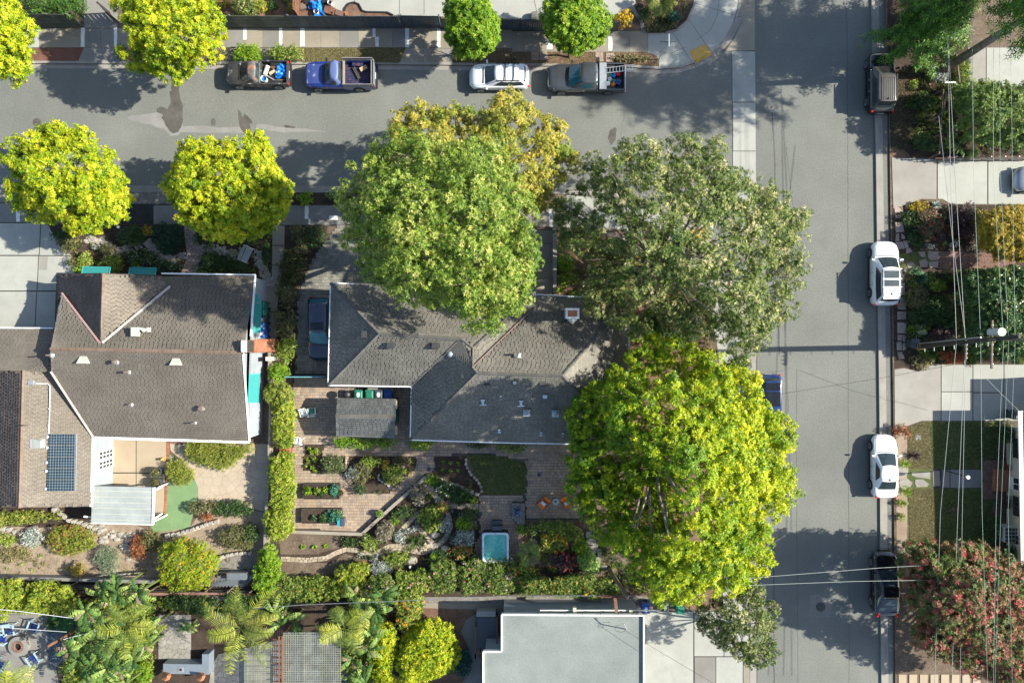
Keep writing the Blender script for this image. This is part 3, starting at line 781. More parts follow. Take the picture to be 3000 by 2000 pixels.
slabs('driveway',[[(-90,654),(119,654),(114,747),(-90,747)],[(121,654),(138,654),(158,690),(196,730),(207,748),(116,748)],[(-90,750),(112,750),(108,851),(-90,851)],[(114,750),(207,750),(215,780),(218,806),(165,806),(165,851),(110,851)],[(-90,854),(107,854),(102,962),(-90,962)],[(109,854),(164,854),(160,962),(104,962)]],z1 + 0.003,M_concw,0.5,bpts=DW)
sheet('driveway',[(114,751),(140,751),(138,792),(112,790)],z1 + 0.0205,M_conc,0.004)
sheet('garden_bed',[(140,657),(800,660),(800,835),(170,835),(215,806),(216,760),(160,690)],0.111,M_dsoil)
flagstones('garden_path',[(540,658),(570,672),(584,716),(600,733),(585,770),(574,803),(528,803),(546,760),(547,740),(540,690)],11,0.118,M_flagp,gap=0.7,th=0.015)
def pebbles(name,pathpts,width,n,r,mat,label=None,z=0.11,cat='stones',kind='stuff'):
 m = MB()
 for k in range(n):
  s = random.random() * (len(pathpts) - 1); i = int(s); t = s - i
  x = pathpts[i][0] + (pathpts[i + 1][0] - pathpts[i][0]) * t + random.uniform(-1,1) * width / 2
  y = pathpts[i][1] + (pathpts[i + 1][1] - pathpts[i][1]) * t + random.uniform(-1,1) * width / 2
  rr = r * random.uniform(0.6,1.4); c = W(x,y,z); nn = 7; a0 = random.random() * 6; sq = random.uniform(.6,1)
  ring = [c + Vector((math.cos(a0 + 2 * math.pi * i / nn) * rr,math.sin(a0 + 2 * math.pi * i / nn) * rr * sq,0)) for i in range(nn)]
  ring2 = [c + (p - c) * 0.8 + Vector((0,0,rr * .45)) for p in ring]
  b0 = len(m.v); m.v += [tuple(p) for p in ring + ring2 + [c + Vector((0,0,rr * .6))]]
  for i in range(nn):
   m.f += [(b0 + i,b0 + (i + 1) % nn,b0 + nn + (i + 1) % nn,b0 + nn + i),(b0 + nn + i,b0 + nn + (i + 1) % nn,b0 + 2 * nn)]; m.m += [0,0]
 return m.build(name,mat,smooth=False,label=label,cat=cat,kind=kind)
pebbles('river_stones',[(250,700),(300,705),(340,735),(380,725),(430,712),(450,730),(480,755),(510,760),(543,745)],20,330,0.115,M_rock,'band of pale cobbles winding round the dark domed bush in the front garden')
pebbles('river_stones',[(598,728),(630,730),(670,740),(710,755),(715,735)],22,170,0.12,M_rock,'patch of round cobbles between flagstone path and garden bench')
pebbles('river_stones',[(750,740),(760,770),(775,800),(790,825)],26,130,0.13,M_rock,'pale cobbles beside the straight concrete walk left of the hedge')
q = [[(798,661),(834,661),(833,718),(798,718)],[(798,720),(833,720),(830,776),(797,776)],[(797,778),(830,778),(818,834),(796,834)],[(773,836),(818,836),(812,912),(772,912)],[(772,914),(812,914),(810,990),(772,990)],[(772,992),(810,992),(806,1050),(760,1050)]]
slabs('garden_path',q,z1,M_concb,0.4,bpts=[(797,660),(835,660),(830,780),(812,850),(812,1060),(755,1060),(755,836),(796,834)])
sheet('garden_bed',[(836,661),(960,661),(955,702),(905,785),(872,850),(866,1000),(866,1102),(800,1102),(812,850),(832,780)],0.112,M_dsoil)
def pavers(name,pts,z,mat,row=0.215,holes=(),near=(1500,1000),widths=(0.15,0.215,0.30),piece='paver',rot=0.0,gap=0.011):
 """small paving blocks in rows; the 300 nearest to a point as pieces, the others joined"""
 bo = sheet(name,pts,z,M_joint_kerbshade,0.06,'structure')
 P = [tuple(p)[:2] for p in wpoly(pts,z)]; HO = [[tuple(p)[:2] for p in wpoly(h,z)] for h in holes]
 xs = [p[0] for p in P]; ys = [p[1] for p in P]
 ca,sa = math.cos(rot),math.sin(rot)
 cx,cy = (min(xs) + max(xs)) / 2,(min(ys) + max(ys)) / 2
 rad = max(max(xs) - min(xs),max(ys) - min(ys)) * 0.75
 cells = []; y = -rad
 while y < rad:
  x = -rad + random.random() * 0.2
  while x < rad:
   wd = random.choice(widths); cells.append((x + wd / 2,y + row / 2,wd)); x += wd
  y += row
 c = np.array(cells); g = np.stack([cx + c[:,0] * ca - c[:,1] * sa,cy + c[:,0] * sa + c[:,1] * ca],1)
 k = inpoly(g,P)
 k &= edge_dist(g,P) > 0.05
 for h in HO: k &= ~inpoly(g,h)
 g = g[k]; wd = c[k][:,2]
 n0 = W(near[0],near[1],z); order = np.argsort((g[:,0] - n0.x) ** 2 + (g[:,1] - n0.y) ** 2)
 meshes = {}
 for w_ in widths:
  m = MB(); a,b_ = (w_ - gap) / 2,(row - gap) / 2; t = 0.006
  m.add([(-a,-b_,0),(a,-b_,0),(a,b_,0),(-a,b_,0),(-a + t,-b_ + t,0.012),(a - t,-b_ + t,0.012),(a - t,b_ - t,0.012),(-a + t,b_ - t,0.012)],[(4,5,6,7),(0,1,5,4),(1,2,6,5),(2,3,7,6),(3,0,4,7)])
  meshes[w_] = (m.mesh(piece,mat),np.array(m.v),m.f)
 o0 = ORG[bo]
 for i in order[:300]:
  o = link_mesh(piece,meshes[wd[i]][0],bo,(g[i,0] - o0.x,g[i,1] - o0.y,z - o0.z)); o.rotation_euler = (0,0,rot)
 m = MB(); R2 = np.array([[ca,-sa],[sa,ca]])
 for i in order[300:]:
  me,v,f = meshes[wd[i]]
  vv = v.copy(); vv[:,:2] = v[:,:2] @ R2.T + g[i]; vv[:,2] += z + random.uniform(0,0.003); m.add(vv.tolist(),f)
 if m.v: m.build(piece,mat,bo,kind='stuff')
 return bo
pavers('driveway',[(1160,662),(985,662),(958,702),(925,745),(903,785),(880,840),(870,900),(867,1000),(867,1100),(975,1100),(975,835),(1160,835)],z1,M_paverg,near=(915,800),row=0.23,widths=(0.17,0.23,0.31))
PB1 = [(893,1299),(946,1299),(946,1333),(1012,1333),(1012,1385),(946,1385),(887,1380)]
PB2 = [(1019,1333),(1220,1338),(1220,1370),(1140,1443),(1037,1443),(1035,1400),(1018,1385)]
pavers('patio',[(858,1104),(975,1104),(975,1132),(1205,1134),(1205,1290),(1700,1300),(1700,1322),(1545,1345),(1505,1345),(1440,1331),(1274,1334),(1274,1380),(1247,1392),(1060,1556),(856,1552)],z1,M_paver,holes=(PB1,PB2),near=(1150,1480),row=0.22,widths=(0.16,0.22,0.30))
pavers('patio',[(1541,1303),(1700,1306),(1700,1522),(1538,1522)],z1 + 0.004,surf('peach_paver',(0.36,0.28,0.205),(0.44,0.35,0.26),0.9,25,0.2,0.88,0.3,rnd=RP),near=(1580,1420),row=0.22,widths=(0.16,0.22,0.30))
pavers('patio',[(1402,1448),(1537,1448),(1537,1600),(1520,1660),(1392,1660),(1392,1580),(1403,1575)],z1 + 0.004,M_paver,near=(1440,1480),row=0.22,widths=(0.16,0.22,0.30))
sheet('garden_bed',PB1,0.124,M_dsoil,0.02); sheet('garden_bed',PB2,0.124,M_dsoil,0.02)
sheet('garden_bed',[(1275,1335),(1368,1335),(1372,1370),(1392,1400),(1408,1418),(1403,1446),(1403,1575),(1390,1660),(1700,1660),(1700,1760),(760,1760),(790,1560),(1062,1562),(1249,1397),(1274,1382)],0.105,M_dsoil)
sheet('lawn',[(1372,1334),(1440,1332),(1505,1347),(1545,1360),(1541,1447),(1410,1447),(1409,1418),(1392,1390)],0.13,M_lawn)
sheet('garden_bed',[(815,1561),(996,1568),(994,1604),(960,1612),(930,1622),(822,1624)],0.118,M_soil)
sheet('garden_bed',[(815,1640),(970,1650),(1010,1622),(1080,1638),(1040,1680),(815,1690)],0.114,M_soil)
m = MB(); m.strip(wpoly([(1250,1394),(1156,1476),(1063,1560),(855,1553)],.1),-0.12,0.12,0.1,0.52)
m.build('garden_wall',M_concb,label='low pale garden wall running diagonally below the paved back patio',cat='wall')
def stone_row(label,pts,w_,mat,step,z=0.1,h=0.18,name='stone_edging',group=None,n=7,cat='stone edging'):
 P = wpoly(pts,z); t = thing(name,label,cat,P[0],0,group)
 acc = 0; seg = 0; pos = P[0].copy()
 L = sum((P[i + 1] - P[i]).length for i in range(len(P) - 1)); d = step / 2
 while d < L:
  r = d; i = 0
  while r > (P[i + 1] - P[i]).length: r -= (P[i + 1] - P[i]).length; i += 1
  u = (P[i + 1] - P[i]).normalized(); c = P[i] + u * r; v = Vector((-u.y,u.x,0)); st = step * random.uniform(.8,1.15)
  ring = []
  for k in range(n):
   a = 2 * math.pi * k / n + random.uniform(-.2,.2); q_ = (abs(math.cos(a)) ** 4 + abs(math.sin(a)) ** 4) ** -0.25
   ring.append(c + u * math.cos(a) * q_ * (st / 2 - 0.012) + v * math.sin(a) * q_ * w_ / 2 * random.uniform(.85,1.05))
  m = MB(); hh = h * random.uniform(.8,1.1); m.prism(ring,z,z + hh * .8); b0 = len(m.v)
  m.prism(ring,z + hh * .8,z + hh,0.86); m.build('stone',mat,t); d += st
 return t
stone_row('curved row of tan edging stones between dark bed and back lawn',[(1366,1340),(1366,1362),(1380,1388),(1398,1405),(1410,1425),(1412,1446)],0.24,M_flag,0.30)
stone_row('narrow column of stones between white-flowered bush and dark bed',[(1015,1334),(1015,1384)],0.17,M_flag,0.24)
stone_row('short arc of edging stones under the domed ground cover by the patio',[(1112,1385),(1108,1400),(1122,1410),(1145,1425)],0.18,M_rock,0.26)
stone_row('arc of pale boulders along the top of the rock garden',[(1250,1392),(1282,1398),(1310,1414),(1345,1420),(1372,1438),(1400,1446)],0.26,M_rock,0.42,h=0.25)
def stone_path(label,pts,w_px,mat,size):
 """a path of flat stones along a polyline, as an outline filled with crazy paving"""
 L_,R_ = [],[]
 for i in range(len(pts)):
  a = pts[max(i - 1,0)]; b_ = pts[min(i + 1,len(pts) - 1)]; L = math.dist(a,b_)
  nx,ny = -(b_[1] - a[1]) / L,(b_[0] - a[0]) / L
  L_.append((pts[i][0] + nx * w_px / 2,pts[i][1] + ny * w_px / 2)); R_.append((pts[i][0] - nx * w_px / 2,pts[i][1] - ny * w_px / 2))
 o = flagstones('garden_path',L_ + R_[::-1],size,0.118,mat,base=M_dsoil,gap=0.9,th=0.03,j=0.22)
 return o
stone_path('',[(822,1636),(900,1640),(955,1634),(985,1618),(1015,1608),(1050,1612),(1085,1624),(1110,1622)],15,M_flag,12)
stone_path('',[(1110,1622),(1140,1605),(1190,1604),(1240,1612),(1270,1600)],26,M_flag,13)
stone_path('',[(1240,1405),(1262,1432),(1280,1458),(1300,1475),(1340,1482),(1402,1482)],17,M_flag,13)
stone_path('',[(1225,1500),(1200,1528),(1180,1548)],14,M_flag,12)
stone_path('',[(1312,1500),(1320,1540),(1308,1572),(1285,1595),(1260,1600)],16,M_flagg,13)
stone_path('',[(1225,1545),(1250,1570),(1268,1590)],15,M_flag,12)
for x,y,r_,lab in ((1274,1565,.42,'large flat pale boulder amid the rock garden paths'),(1303,1606,.40,'tall rough tan boulder beside the pink flowering shrub'),(1180,1367,.20,'white angular rock beside the green ground cover mound'),(1208,1640,.5,'long mossy rock by the round pot at the flower border'),(1396,1447,.24,'grey boulder at the lower left corner of the back lawn'),(1245,1592,.15,'small white round rock on the garden path'),(1560,1582,.35,'striped pale boulder next to the fan palm')):
 c = W(x,y,.1); n = 9; a0 = random.random() * 6
 m = MB(); ring = [(c.x + math.cos(a0 + 2 * math.pi * k / n) * r_ * random.uniform(.75,1.1),c.y + math.sin(a0 + 2 * math.pi * k / n) * r_ * .7 * random.uniform(.8,1.1)) for k in range(n)]
 m.prism(ring,.05,.1 + r_ * .45,.85); m.prism([((p[0] - c.x) * .84 + c.x,(p[1] - c.y) * .84 + c.y) for p in ring],.1 + r_ * .45,.1 + r_ * .72,.55)
 m.build('boulder',M_rock,label=lab,cat='boulder')
wk = thing('entrance_steps','shallow concrete entrance steps between two low walls under the big trees','steps',W(1580,770,.1))
for k,(x0,x1,y0,y1,z) in enumerate(((1547,1620,675,715,.16),(1537,1620,715,770,.30),(1537,1620,770,815,.44),(1535,1618,815,866,.58))):
 for a,b_ in ((x0,x0 + 12),(x0 + 12,x1 - 10),(x1 - 10,x1)):
  m = MB(); m.prism(wpoly(shrink([(a,y0),(b_,y0),(b_,y1),(a,y1)],.3),z),0.05,z); m.build('step',M_concb,wk)
for xs_,lab in (((1618,1629),'right'),((1524,1534),'left')):
 m = MB(); m.prism(wpoly([(xs_[0],668 if lab == 'right' else 800),(xs_[1],668 if lab == 'right' else 800),(xs_[1],860),(xs_[0],860)],.1),0.05,1.0); m.build('garden_wall',M_concg,label='low grey wall along the %s side of the entrance steps' % lab,cat='wall')
CS = [(1660,600),(1800,612),(1900,650),(1990,720),(2040,800),(2072,880),(2100,1000),(2110,1100),(2118,1790),(2125,2900)]
ks_in = [(p[0] - (5 if p[1] < 700 else 8),p[1] + (8 if p[1] < 700 else 0)) for p in KS if p[0] > 1700]
sheet('pavement',[(1660,668),(1660,572)] + [(1750,575)] + ks_in[1:] + [(2125,2900)] + CS[::-1][1:-1] + [(1900,690),(1800,670)],z1 + 0.003,M_concw)
for pts in ([(1800,575),(1800,612)],[(1900,600),(1880,645)],[(2000,660),(1960,700)],[(2070,710),(2010,750)],[(2130,800),(2040,800)],[(2160,900),(2080,910)],[(2180,1000),(2100,1000)],[(2186,1100),(2108,1100)]): line(pts,0.022,z1 + 0.009,M_joint_kerbshade,'pavement_joint')
m = MB(); m.prism(wpoly([(2015,672),(2060,668),(2080,700),(2040,712)]),z1,z1 + 0.02); m.build('tactile_pad',MATS['ochre_pad'],label='yellow tactile paving seen through the canopy of the grey-green tree',cat='tactile paving')
sheet('garden_bed',[(1630,662),(1800,672),(1900,690),(1985,740),(2030,820),(2060,900),(2085,1000),(2095,1100),(2100,1780),(1850,1780),(1850,905),(1630,862)],0.108,M_mulch)
slabs('driveway',[(M_concw,[(1886,1790),(2031,1790),(2031,2080),(1886,2080)]),(M_concw,[(2034,1790),(2120,1790),(2120,1921),(2034,1921)]),(M_concg,[(2035,1923),(2096,1923),(2097,2080),(2035,2080)]),(M_concw,[(2098,1923),(2176,1923),(2176,2080),(2098,2080)]),(M_concw,[(2122,1790),(2192,1790),(2193,1921),(2122,1921)]),(M_concb,[(2178,1923),(2196,1923),(2197,2080),(2178,2080)])],z1 + 0.010,M_concw,0.5,bpts=[(1886,1788),(2195,1788),(2200,2100),(1886,2100)])
DE = [(2611,462),(3300,470),(3300,602),(2785,598),(2760,583),(2700,583),(2660,598),(2618,612)]
slabs('driveway',[(M_conc,[(2612,462),(2744,466),(2744,584),(2700,583),(2660,598),(2617,611)]),(M_concw,[(2747,466),(2892,468),(2892,598),(2785,598),(2760,583),(2747,583)]),(M_concw,[(2895,468),(3300,470),(3300,600),(2895,598)])],z1,M_conc,0.4,bpts=DE)
slabs('driveway',[(M_conc,[(2835,140),(2888,140),(2888,250),(2840,250)]),(M_concw,[(2890,140),(3300,140),(3300,260),(2890,252)])],z1,M_conc,0.4,bpts=[(2835,138),(3300,138),(3300,262),(2838,252)])
D3 = [(2619,1082),(2648,1078),(2690,1088),(2720,1068),(3300,1066),(3300,1236),(2700,1232),(2655,1248),(2620,1248)]
slabs('driveway',[(M_conc,[(2620,1082),(2648,1078),(2690,1088),(2720,1070),(2756,1068),(2756,1232),(2700,1232),(2655,1248),(2621,1248)]),(M_concw,[(2758,1068),(2849,1068),(2849,1146),(2758,1146)]),(M_concw,[(2758,1148),(2849,1148),(2849,1232),(2758,1232)]),(M_concw,[(2851,1068),(2940,1068),(2940,1149),(2851,1148)]),(M_concw,[(2851,1151),(2940,1151),(2940,1232),(2851,1232)]),(M_concw,[(2942,1068),(3300,1068),(3300,1232),(2942,1232)])],z1,M_conc,0.4,bpts=D3)
sheet('lawn',[(2660,1250),(2700,1234),(2925,1234),(2915,1345),(2880,1345),(2880,1372),(2772,1372),(2772,1425),(2880,1428),(2880,1460),(2910,1462),(2890,1620),(2665,1620),(2660,1428),(2655,1370)],0.112,M_lawn)
sheet('lawn',[(2661,1250),(2700,1236),(2722,1236),(2732,1372),(2660,1372)],0.1145,M_dryl,0.01)
sheet('lawn',[(2664,1430),(2735,1430),(2745,1618),(2666,1618)],0.1145,M_dryl,0.01)
sheet('garden_bed',[(2624,1250),(2658,1250),(2657,1620),(2627,1620)],0.1135,M_dry)
slabs('garden_path',[(M_concg,[(2760,1375),(2782,1375),(2782,1427),(2760,1427)]),(M_concg,[(2784,1375),(2874,1375),(2874,1428),(2784,1428)]),(M_concb,[(2732,1378),(2752,1378),(2755,1422),(2734,1424)])],0.116,M_concg,0.4,bpts=[(2731,1374),(2875,1374),(2875,1430),(2731,1430)])
for pts,lab in (([(2627,1368),(2658,1368),(2658,1382),(2650,1396),(2627,1394)],'squarish flagstone by the kerb right of the white sedan'),([(2668,1382),(2722,1380),(2722,1402),(2700,1398),(2680,1396),(2668,1390)],'long pale flagstone leading towards the porch path'),([(2634,1402),(2655,1400),(2671,1412),(2665,1424),(2636,1428),(2631,1415)],'round flagstone nearest the boot of the white sedan'),([(2678,1403),(2700,1402),(2719,1416),(2712,1424),(2682,1425),(2677,1412)],'pear shaped flagstone in the dry lawn beside the porch path')):
 m = MB(); m.prism(wpoly(pts),0.1,0.14); m.build('stepping_stone',M_flagg,label=lab,cat='stepping stone',group='flagstones across the dry lawn')
pavers('porch',[(2876,1345),(2948,1345),(2948,1462),(2876,1462)],0.125,M_brickd,row=0.11,widths=(0.11,0.215),piece='brick',near=(2900,1400),gap=0.008)
m = MB(); m.prism(wpoly([(2914,1374),(2952,1374),(2952,1438),(2910,1438)],.3),0.12,0.42); m.build('porch_step',M_brick,label='raised red brick step below the front door on the right',cat='step')
sheet('garden_bed',[(2613,600),(2660,600),(2700,585),(2780,600),(3300,606),(3300,1066),(2720,1066),(2690,1086),(2648,1076),(2620,1080)],0.104,M_dsoil)
sheet('garden_bed',[(2600,-60),(2835,-60),(2835,252),(3300,262),(3300,460),(2612,462),(2600,200)],0.104,M_dsoil)
sheet('garden_bed',[(2612,430),(2650,440),(2668,460),(2612,462)],0.109,M_mulch)
sheet('grass_verge',[(2622,745),(2700,735),(2750,735),(2750,786),(2690,782),(2640,800),(2624,790)],0.109,M_lawn)
k = 0
for pts in ([(2617,605),(2640,600),(2645,622),(2619,628)],[(2650,592),(2664,588),(2664,612),(2650,612)],[(2619,632),(2636,630),(2638,642),(2620,640)],[(2619,652),(2643,650),(2646,680),(2622,682)],[(2622,686),(2631,684),(2632,708),(2620,708)],[(2638,684),(2648,692),(2650,702),(2638,700)],[(2620,710),(2642,708),(2650,728),(2624,734)],[(2643,706),(2656,706),(2660,726),(2651,728)],[(2652,728),(2664,726),(2670,738),(2652,744)],[(2686,738),(2708,736),(2708,754),(2696,754)],[(2716,737),(2747,736),(2747,762),(2724,764),(2716,756)],[(2690,764),(2708,758),(2716,768),(2714,784),(2694,782)],[(2718,768),(2746,764),(2746,784),(2720,785)],[(2626,750),(2646,760),(2646,770),(2630,772)],[(2654,772),(2670,768),(2680,778),(2676,788),(2658,790)],[(2644,784),(2656,784),(2658,800),(2646,796)],[(2630,802),(2646,804),(2647,824),(2630,826)],[(2632,830),(2648,828),(2648,864),(2632,866)],[(2633,870),(2649,868),(2650,886),(2633,888)],[(2626,888),(2651,886),(2652,908),(2627,906)],[(2626,912),(2652,912),(2652,936),(2626,936)],[(2626,944),(2652,944),(2652,976),(2626,976)],[(2626,980),(2640,980),(2640,998),(2627,998)],[(2641,980),(2652,982),(2652,1002),(2642,1000)],[(2624,1002),(2638,1000),(2640,1026),(2625,1026)],[(2641,1004),(2652,1004),(2652,1022),(2642,1028)],[(2626,1030),(2640,1030),(2648,1050),(2630,1052)]):
 m = MB(); m.prism(wpoly(shrink(pts,.5)),0.1,0.135)
 m.build('stepping_stone',M_flagp,label='pinkish flat stone in the kerbside walk of the right-hand planting',cat='stepping stone',group='kerbside flat stones right of the street'); k += 1
bp = pavers('brick_path',[(2749,736),(2975,738),(2975,788),(2749,788)],0.112,M_brickd,row=0.11,widths=(0.11,0.215),piece='brick',near=(2790,760),gap=0.008)
slabs('patio',[[(285,1286),(398,1288),(398,1383),(285,1383)],[(400,1288),(487,1290),(487,1385),(400,1383)],[(285,1386),(398,1386),(398,1500),(285,1500)],[(400,1386),(483,1388),(480,1500),(400,1500)]],0.114,M_patio,0.35,bpts=[(268,1284),(488,1290),(481,1500),(268,1500)])
be = thing('brick_border','thin red brick border along the right edge of the peach patio','border',W(490,1400,.1))
for (a,b_) in (((492,1294),(492,1350)),((492,1350),(488,1430)),((488,1430),(483,1505))):
 n = int(math.dist(a,b_) / 4.2)
 for k in range(n):
  t = (k + .5) / n; x = a[0] + (b_[0] - a[0]) * t; y = a[1] + (b_[1] - a[1]) * t
  m = MB(); m.box(W(x,y,.112) ,(0.21,0.10,0.05)); m.build('brick',M_brick,be)
be = thing('brick_border','red brick border running beneath the house eave to the grass clump','border',W(520,1294,.1))
for k in range(14):
 m = MB(); m.box(W(497 + k * 4.1,1295 + k * .2,.112),(0.10,0.21,0.05)); m.build('brick',M_brickd,be)
flagstones('patio',[(497,1299),(700,1300),(785,1300),(785,1500),(700,1480),(580,1470),(580,1425),(560,1385),(535,1350),(500,1320)],26,0.114,surf('peach_flagstone',(0.40,0.33,0.245),(0.46,0.38,0.285),1.2,18,0.2,0.9,0.4,rnd=0.12),base=M_concb,gap=0.45,th=0.012)
sheet('lawn',[(497,1330),(520,1350),(580,1420),(580,1450),(555,1545),(450,1560),(440,1540),(482,1505),(488,1420)],0.122,M_fake,0.02)
sheet('garden_bed',[(0,1480),(270,1480),(450,1560),(560,1540),(600,1480),(785,1500),(770,1640),(740,1690),(-100,1690),(-100,1480)],0.109,M_dry)
sheet('garden_bed',[(-100,1485),(268,1485),(268,1530),(120,1545),(-100,1535)],0.113,M_dsoil)
stone_row('line of stacked pale stones stepping down below the brown roof',[(5,1545),(40,1550),(60,1560)],.35,M_rock,.45,h=.3)
stone_row('pale stone retaining row below the white awning',[(160,1486),(180,1500),(205,1520),(245,1530),(280,1545),(310,1555)],.34,M_rock,.42,h=.35)
stone_row('light dry-stone row curving below the artificial lawn',[(488,1566),(530,1560),(570,1548),(610,1533),(650,1522)],.34,M_rock,.40,h=.35)
stone_row('stacked flat stones above the sunken gravel landing',[(640,1636),(665,1624),(700,1618),(745,1616)],.3,M_rock,.34,h=.35)
sheet('gravel_landing',[(640,1634),(668,1628),(745,1622),(745,1678),(628,1676)],0.118,M_gravel)
m = MB(); pebbles('loose_rocks',[(280,1555),(300,1570),(350,1580),(385,1580),(390,1660),(300,1690)],40,60,.2,M_rock,'scattered pale rocks on the dry bank above the banana plants',cat='rocks')
sheet('gravel_verge',[(1240,1748),(1832,1744),(1980,1750),(1980,1775),(1240,1772)],0.115,M_gravel)
sheet('garden_path',[(1240,1766),(1880,1770),(1880,1796),(1240,1780)],0.118,M_concb)
sheet('garden_bed',[(1230,1778),(1400,1782),(1360,1830),(1355,1900),(1380,2080),(1230,2080)],0.116,M_mulch)
sheet('patio',[(1415,1786),(1470,1786),(1470,1910),(1420,1910),(1420,2080),(1330,2080),(1368,1960),(1375,1900),(1350,1850),(1365,1815)],0.119,M_concg)
sheet('garden_bed',[(-100,1690),(1240,1740),(1240,2100),(-100,2100)],0.107,M_dsoil)
sheet('patio',[(-100,1790),(138,1796),(138,1920),(165,1960),(185,2080),(-100,2080)],0.117,M_concg)
sheet('lawn',[(139,1804),(215,1812),(215,1900),(139,1850)],0.113,surf('green_turf',(0.03,0.10,0.03),(0.05,0.14,0.04),1.3,20,0.4,0.95,0.7))  # purer green turf than the back lawn
pebbles('blue_gravel_bed',[(150,1850),(175,1880),(180,1905),(160,1940)],46,420,.06,surf('blue_pebble',(0.10,0.14,0.18),(0.20,0.25,0.30),3,20,0.3,0.9,0.5,rnd=.4),'bed of blue-grey pebbles right of the fire pit patio',cat='gravel')
sheet('gravel_bed',[(139,1850),(190,1855),(205,1900),(160,1960),(139,1920)],0.119,M_bgravel_shade)
flagstones('patio',[(464,1800),(560,1800),(560,1930),(464,1930)],15,0.118,M_flagg,gap=0.5,th=0.01)
flagstones('patio',[(640,1915),(830,1870),(830,2080),(600,2080),(620,1950)],17,0.118,M_flagg,gap=0.5,th=0.01)
sheet('patio',[(830,1850),(1040,1850),(1040,2080),(830,2080)],0.1175,M_bgravel_shade)  # dark gravel colour stands in for the shade beneath the pergola lattice
sheet('garden_path',[(600,1745),(700,1748),(700,1760),(600,1757)],0.118,M_concg)
# ================================================================== HOUSES
def roof_face(parent,pts,mat,sw=0.30,sh=0.145,tk=0.014,name='roof_slope',thick=0.10,piece='shingles',eave=None):
 """pts: (px,py,z). One sloping plane with its shingle courses laid on it as real plates."""
 P = [W(*p) for p in pts]
 A = np.array([[p.x,p.y,1] for p in P]); Z = np.array([p.z for p in P])
 sol,*_ = np.linalg.lstsq(A,Z,rcond=None)
 n = Vector((-sol[0],-sol[1],1)).normalized()
 area = sum(P[i].x * P[(i + 1) % len(P)].y - P[(i + 1) % len(P)].x * P[i].y for i in range(len(P)))
 if area < 0: P.reverse()
 mb = MB(); N = len(P)
 mb.add([tuple(p) for p in P] + [(p.x,p.y,p.z - thick) for p in P],[tuple(range(N)),tuple(range(2 * N - 1,N - 1,-1))] + [(i,N + i,N + (i + 1) % N,(i + 1) % N) for i in range(N)])
 ro = mb.build(name,mat,parent)
 up = (Vector((0,0,1)) - n * n.z).normalized(); u = up.cross(n).normalized()
 o = P[0]
 Q = [((p - o).dot(u),(p - o).dot(up)) for p in P]
 us = [q[0] for q in Q]; vs = [q[1] for q in Q]
 rows = int((max(vs) - min(vs)) / sh) + 1; cols = int((max(us) - min(us)) / sw) + 3
 I,J = np.meshgrid(np.arange(rows),np.arange(cols),indexing='ij')
 off = RNG.uniform(0,1,rows)[:,None]
 cu = min(us) - sw + (J + off) * sw + sw / 2; cv = min(vs) + I * sh + sh / 2
 hw = RNG.uniform(0.40,0.485,cu.shape) * sw; cu = cu + RNG.uniform(-.02,.02,cu.shape) * sw
 c = np.stack([cu.ravel(),cv.ravel()],1); hw = hw.ravel()
 k = inpoly(c,Q)
 for sx in (-1,1):
  for sy in (-1,1):
   k &= inpoly(c + np.stack([sx * hw * .8,np.full(len(hw),sy * sh * .35)],1),Q)
 c,hw = c[k],hw[k]; m_ = len(c)
 un,vn,nn = np.array(u),np.array(up),np.array(n)
 base = np.array(o) + c[:,:1] * un + c[:,1:] * vn
 zt = A @ sol; resid = max(0.0,float(np.max(np.array([p[2] for p in pts]) - zt[:len(pts)]))) if False else 0.0
 tri = RNG.uniform(0.8,1.3,(m_,1)) * tk
 lo = base - vn * sh * .5; hi = base + vn * sh * .56
 hu = hw[:,None] * un
 a = lo - hu + nn * (tri + 0.006); b = lo + hu + nn * (tri + 0.006); d = hi + hu + nn * 0.006; e = hi - hu + nn * 0.006
 f1 = np.stack([a,b,d,e],1)
 a2 = lo - hu; b2 = lo + hu
 f2 = np.stack([a2,b2,b,a],1)
 V = np.concatenate([np.stack([a,b,d,e,a2,b2],1)]).reshape(-1,3)
 idx = np.arange(m_)[:,None] * 6
 F = np.concatenate([idx + np.array([0,1,2,3]),idx + np.array([4,5,1,0])],1).reshape(-1,4)
 me = bpy.data.meshes.new(piece)
 og = np.array(ORG[ro])
 zfit = np.array([sol[0] * p.x + sol[1] * p.y + sol[2] for p in P]); zc = zfit[0] - P[0].z
 V = V + np.array([0,0,zc])
 rs = float(np.max(np.array([p.z for p in P]) - zfit)); V[:,2] += max(0,rs) * 0.6
 me.vertices.add(len(V)); me.vertices.foreach_set('co',(V - og).astype(np.float32).reshape(-1))
 me.loops.add(len(F) * 4); me.loops.foreach_set('vertex_index',F.astype(np.int32).reshape(-1))
 me.polygons.add(len(F)); me.polygons.foreach_set('loop_start',np.arange(0,len(F) * 4,4,dtype=np.int32))
 me.materials.append(mat); me.update(calc_edges=True)
 s = link_mesh(piece,me,ro); s['kind'] = 'stuff'; ORG[s] = ORG[ro]
 return ro
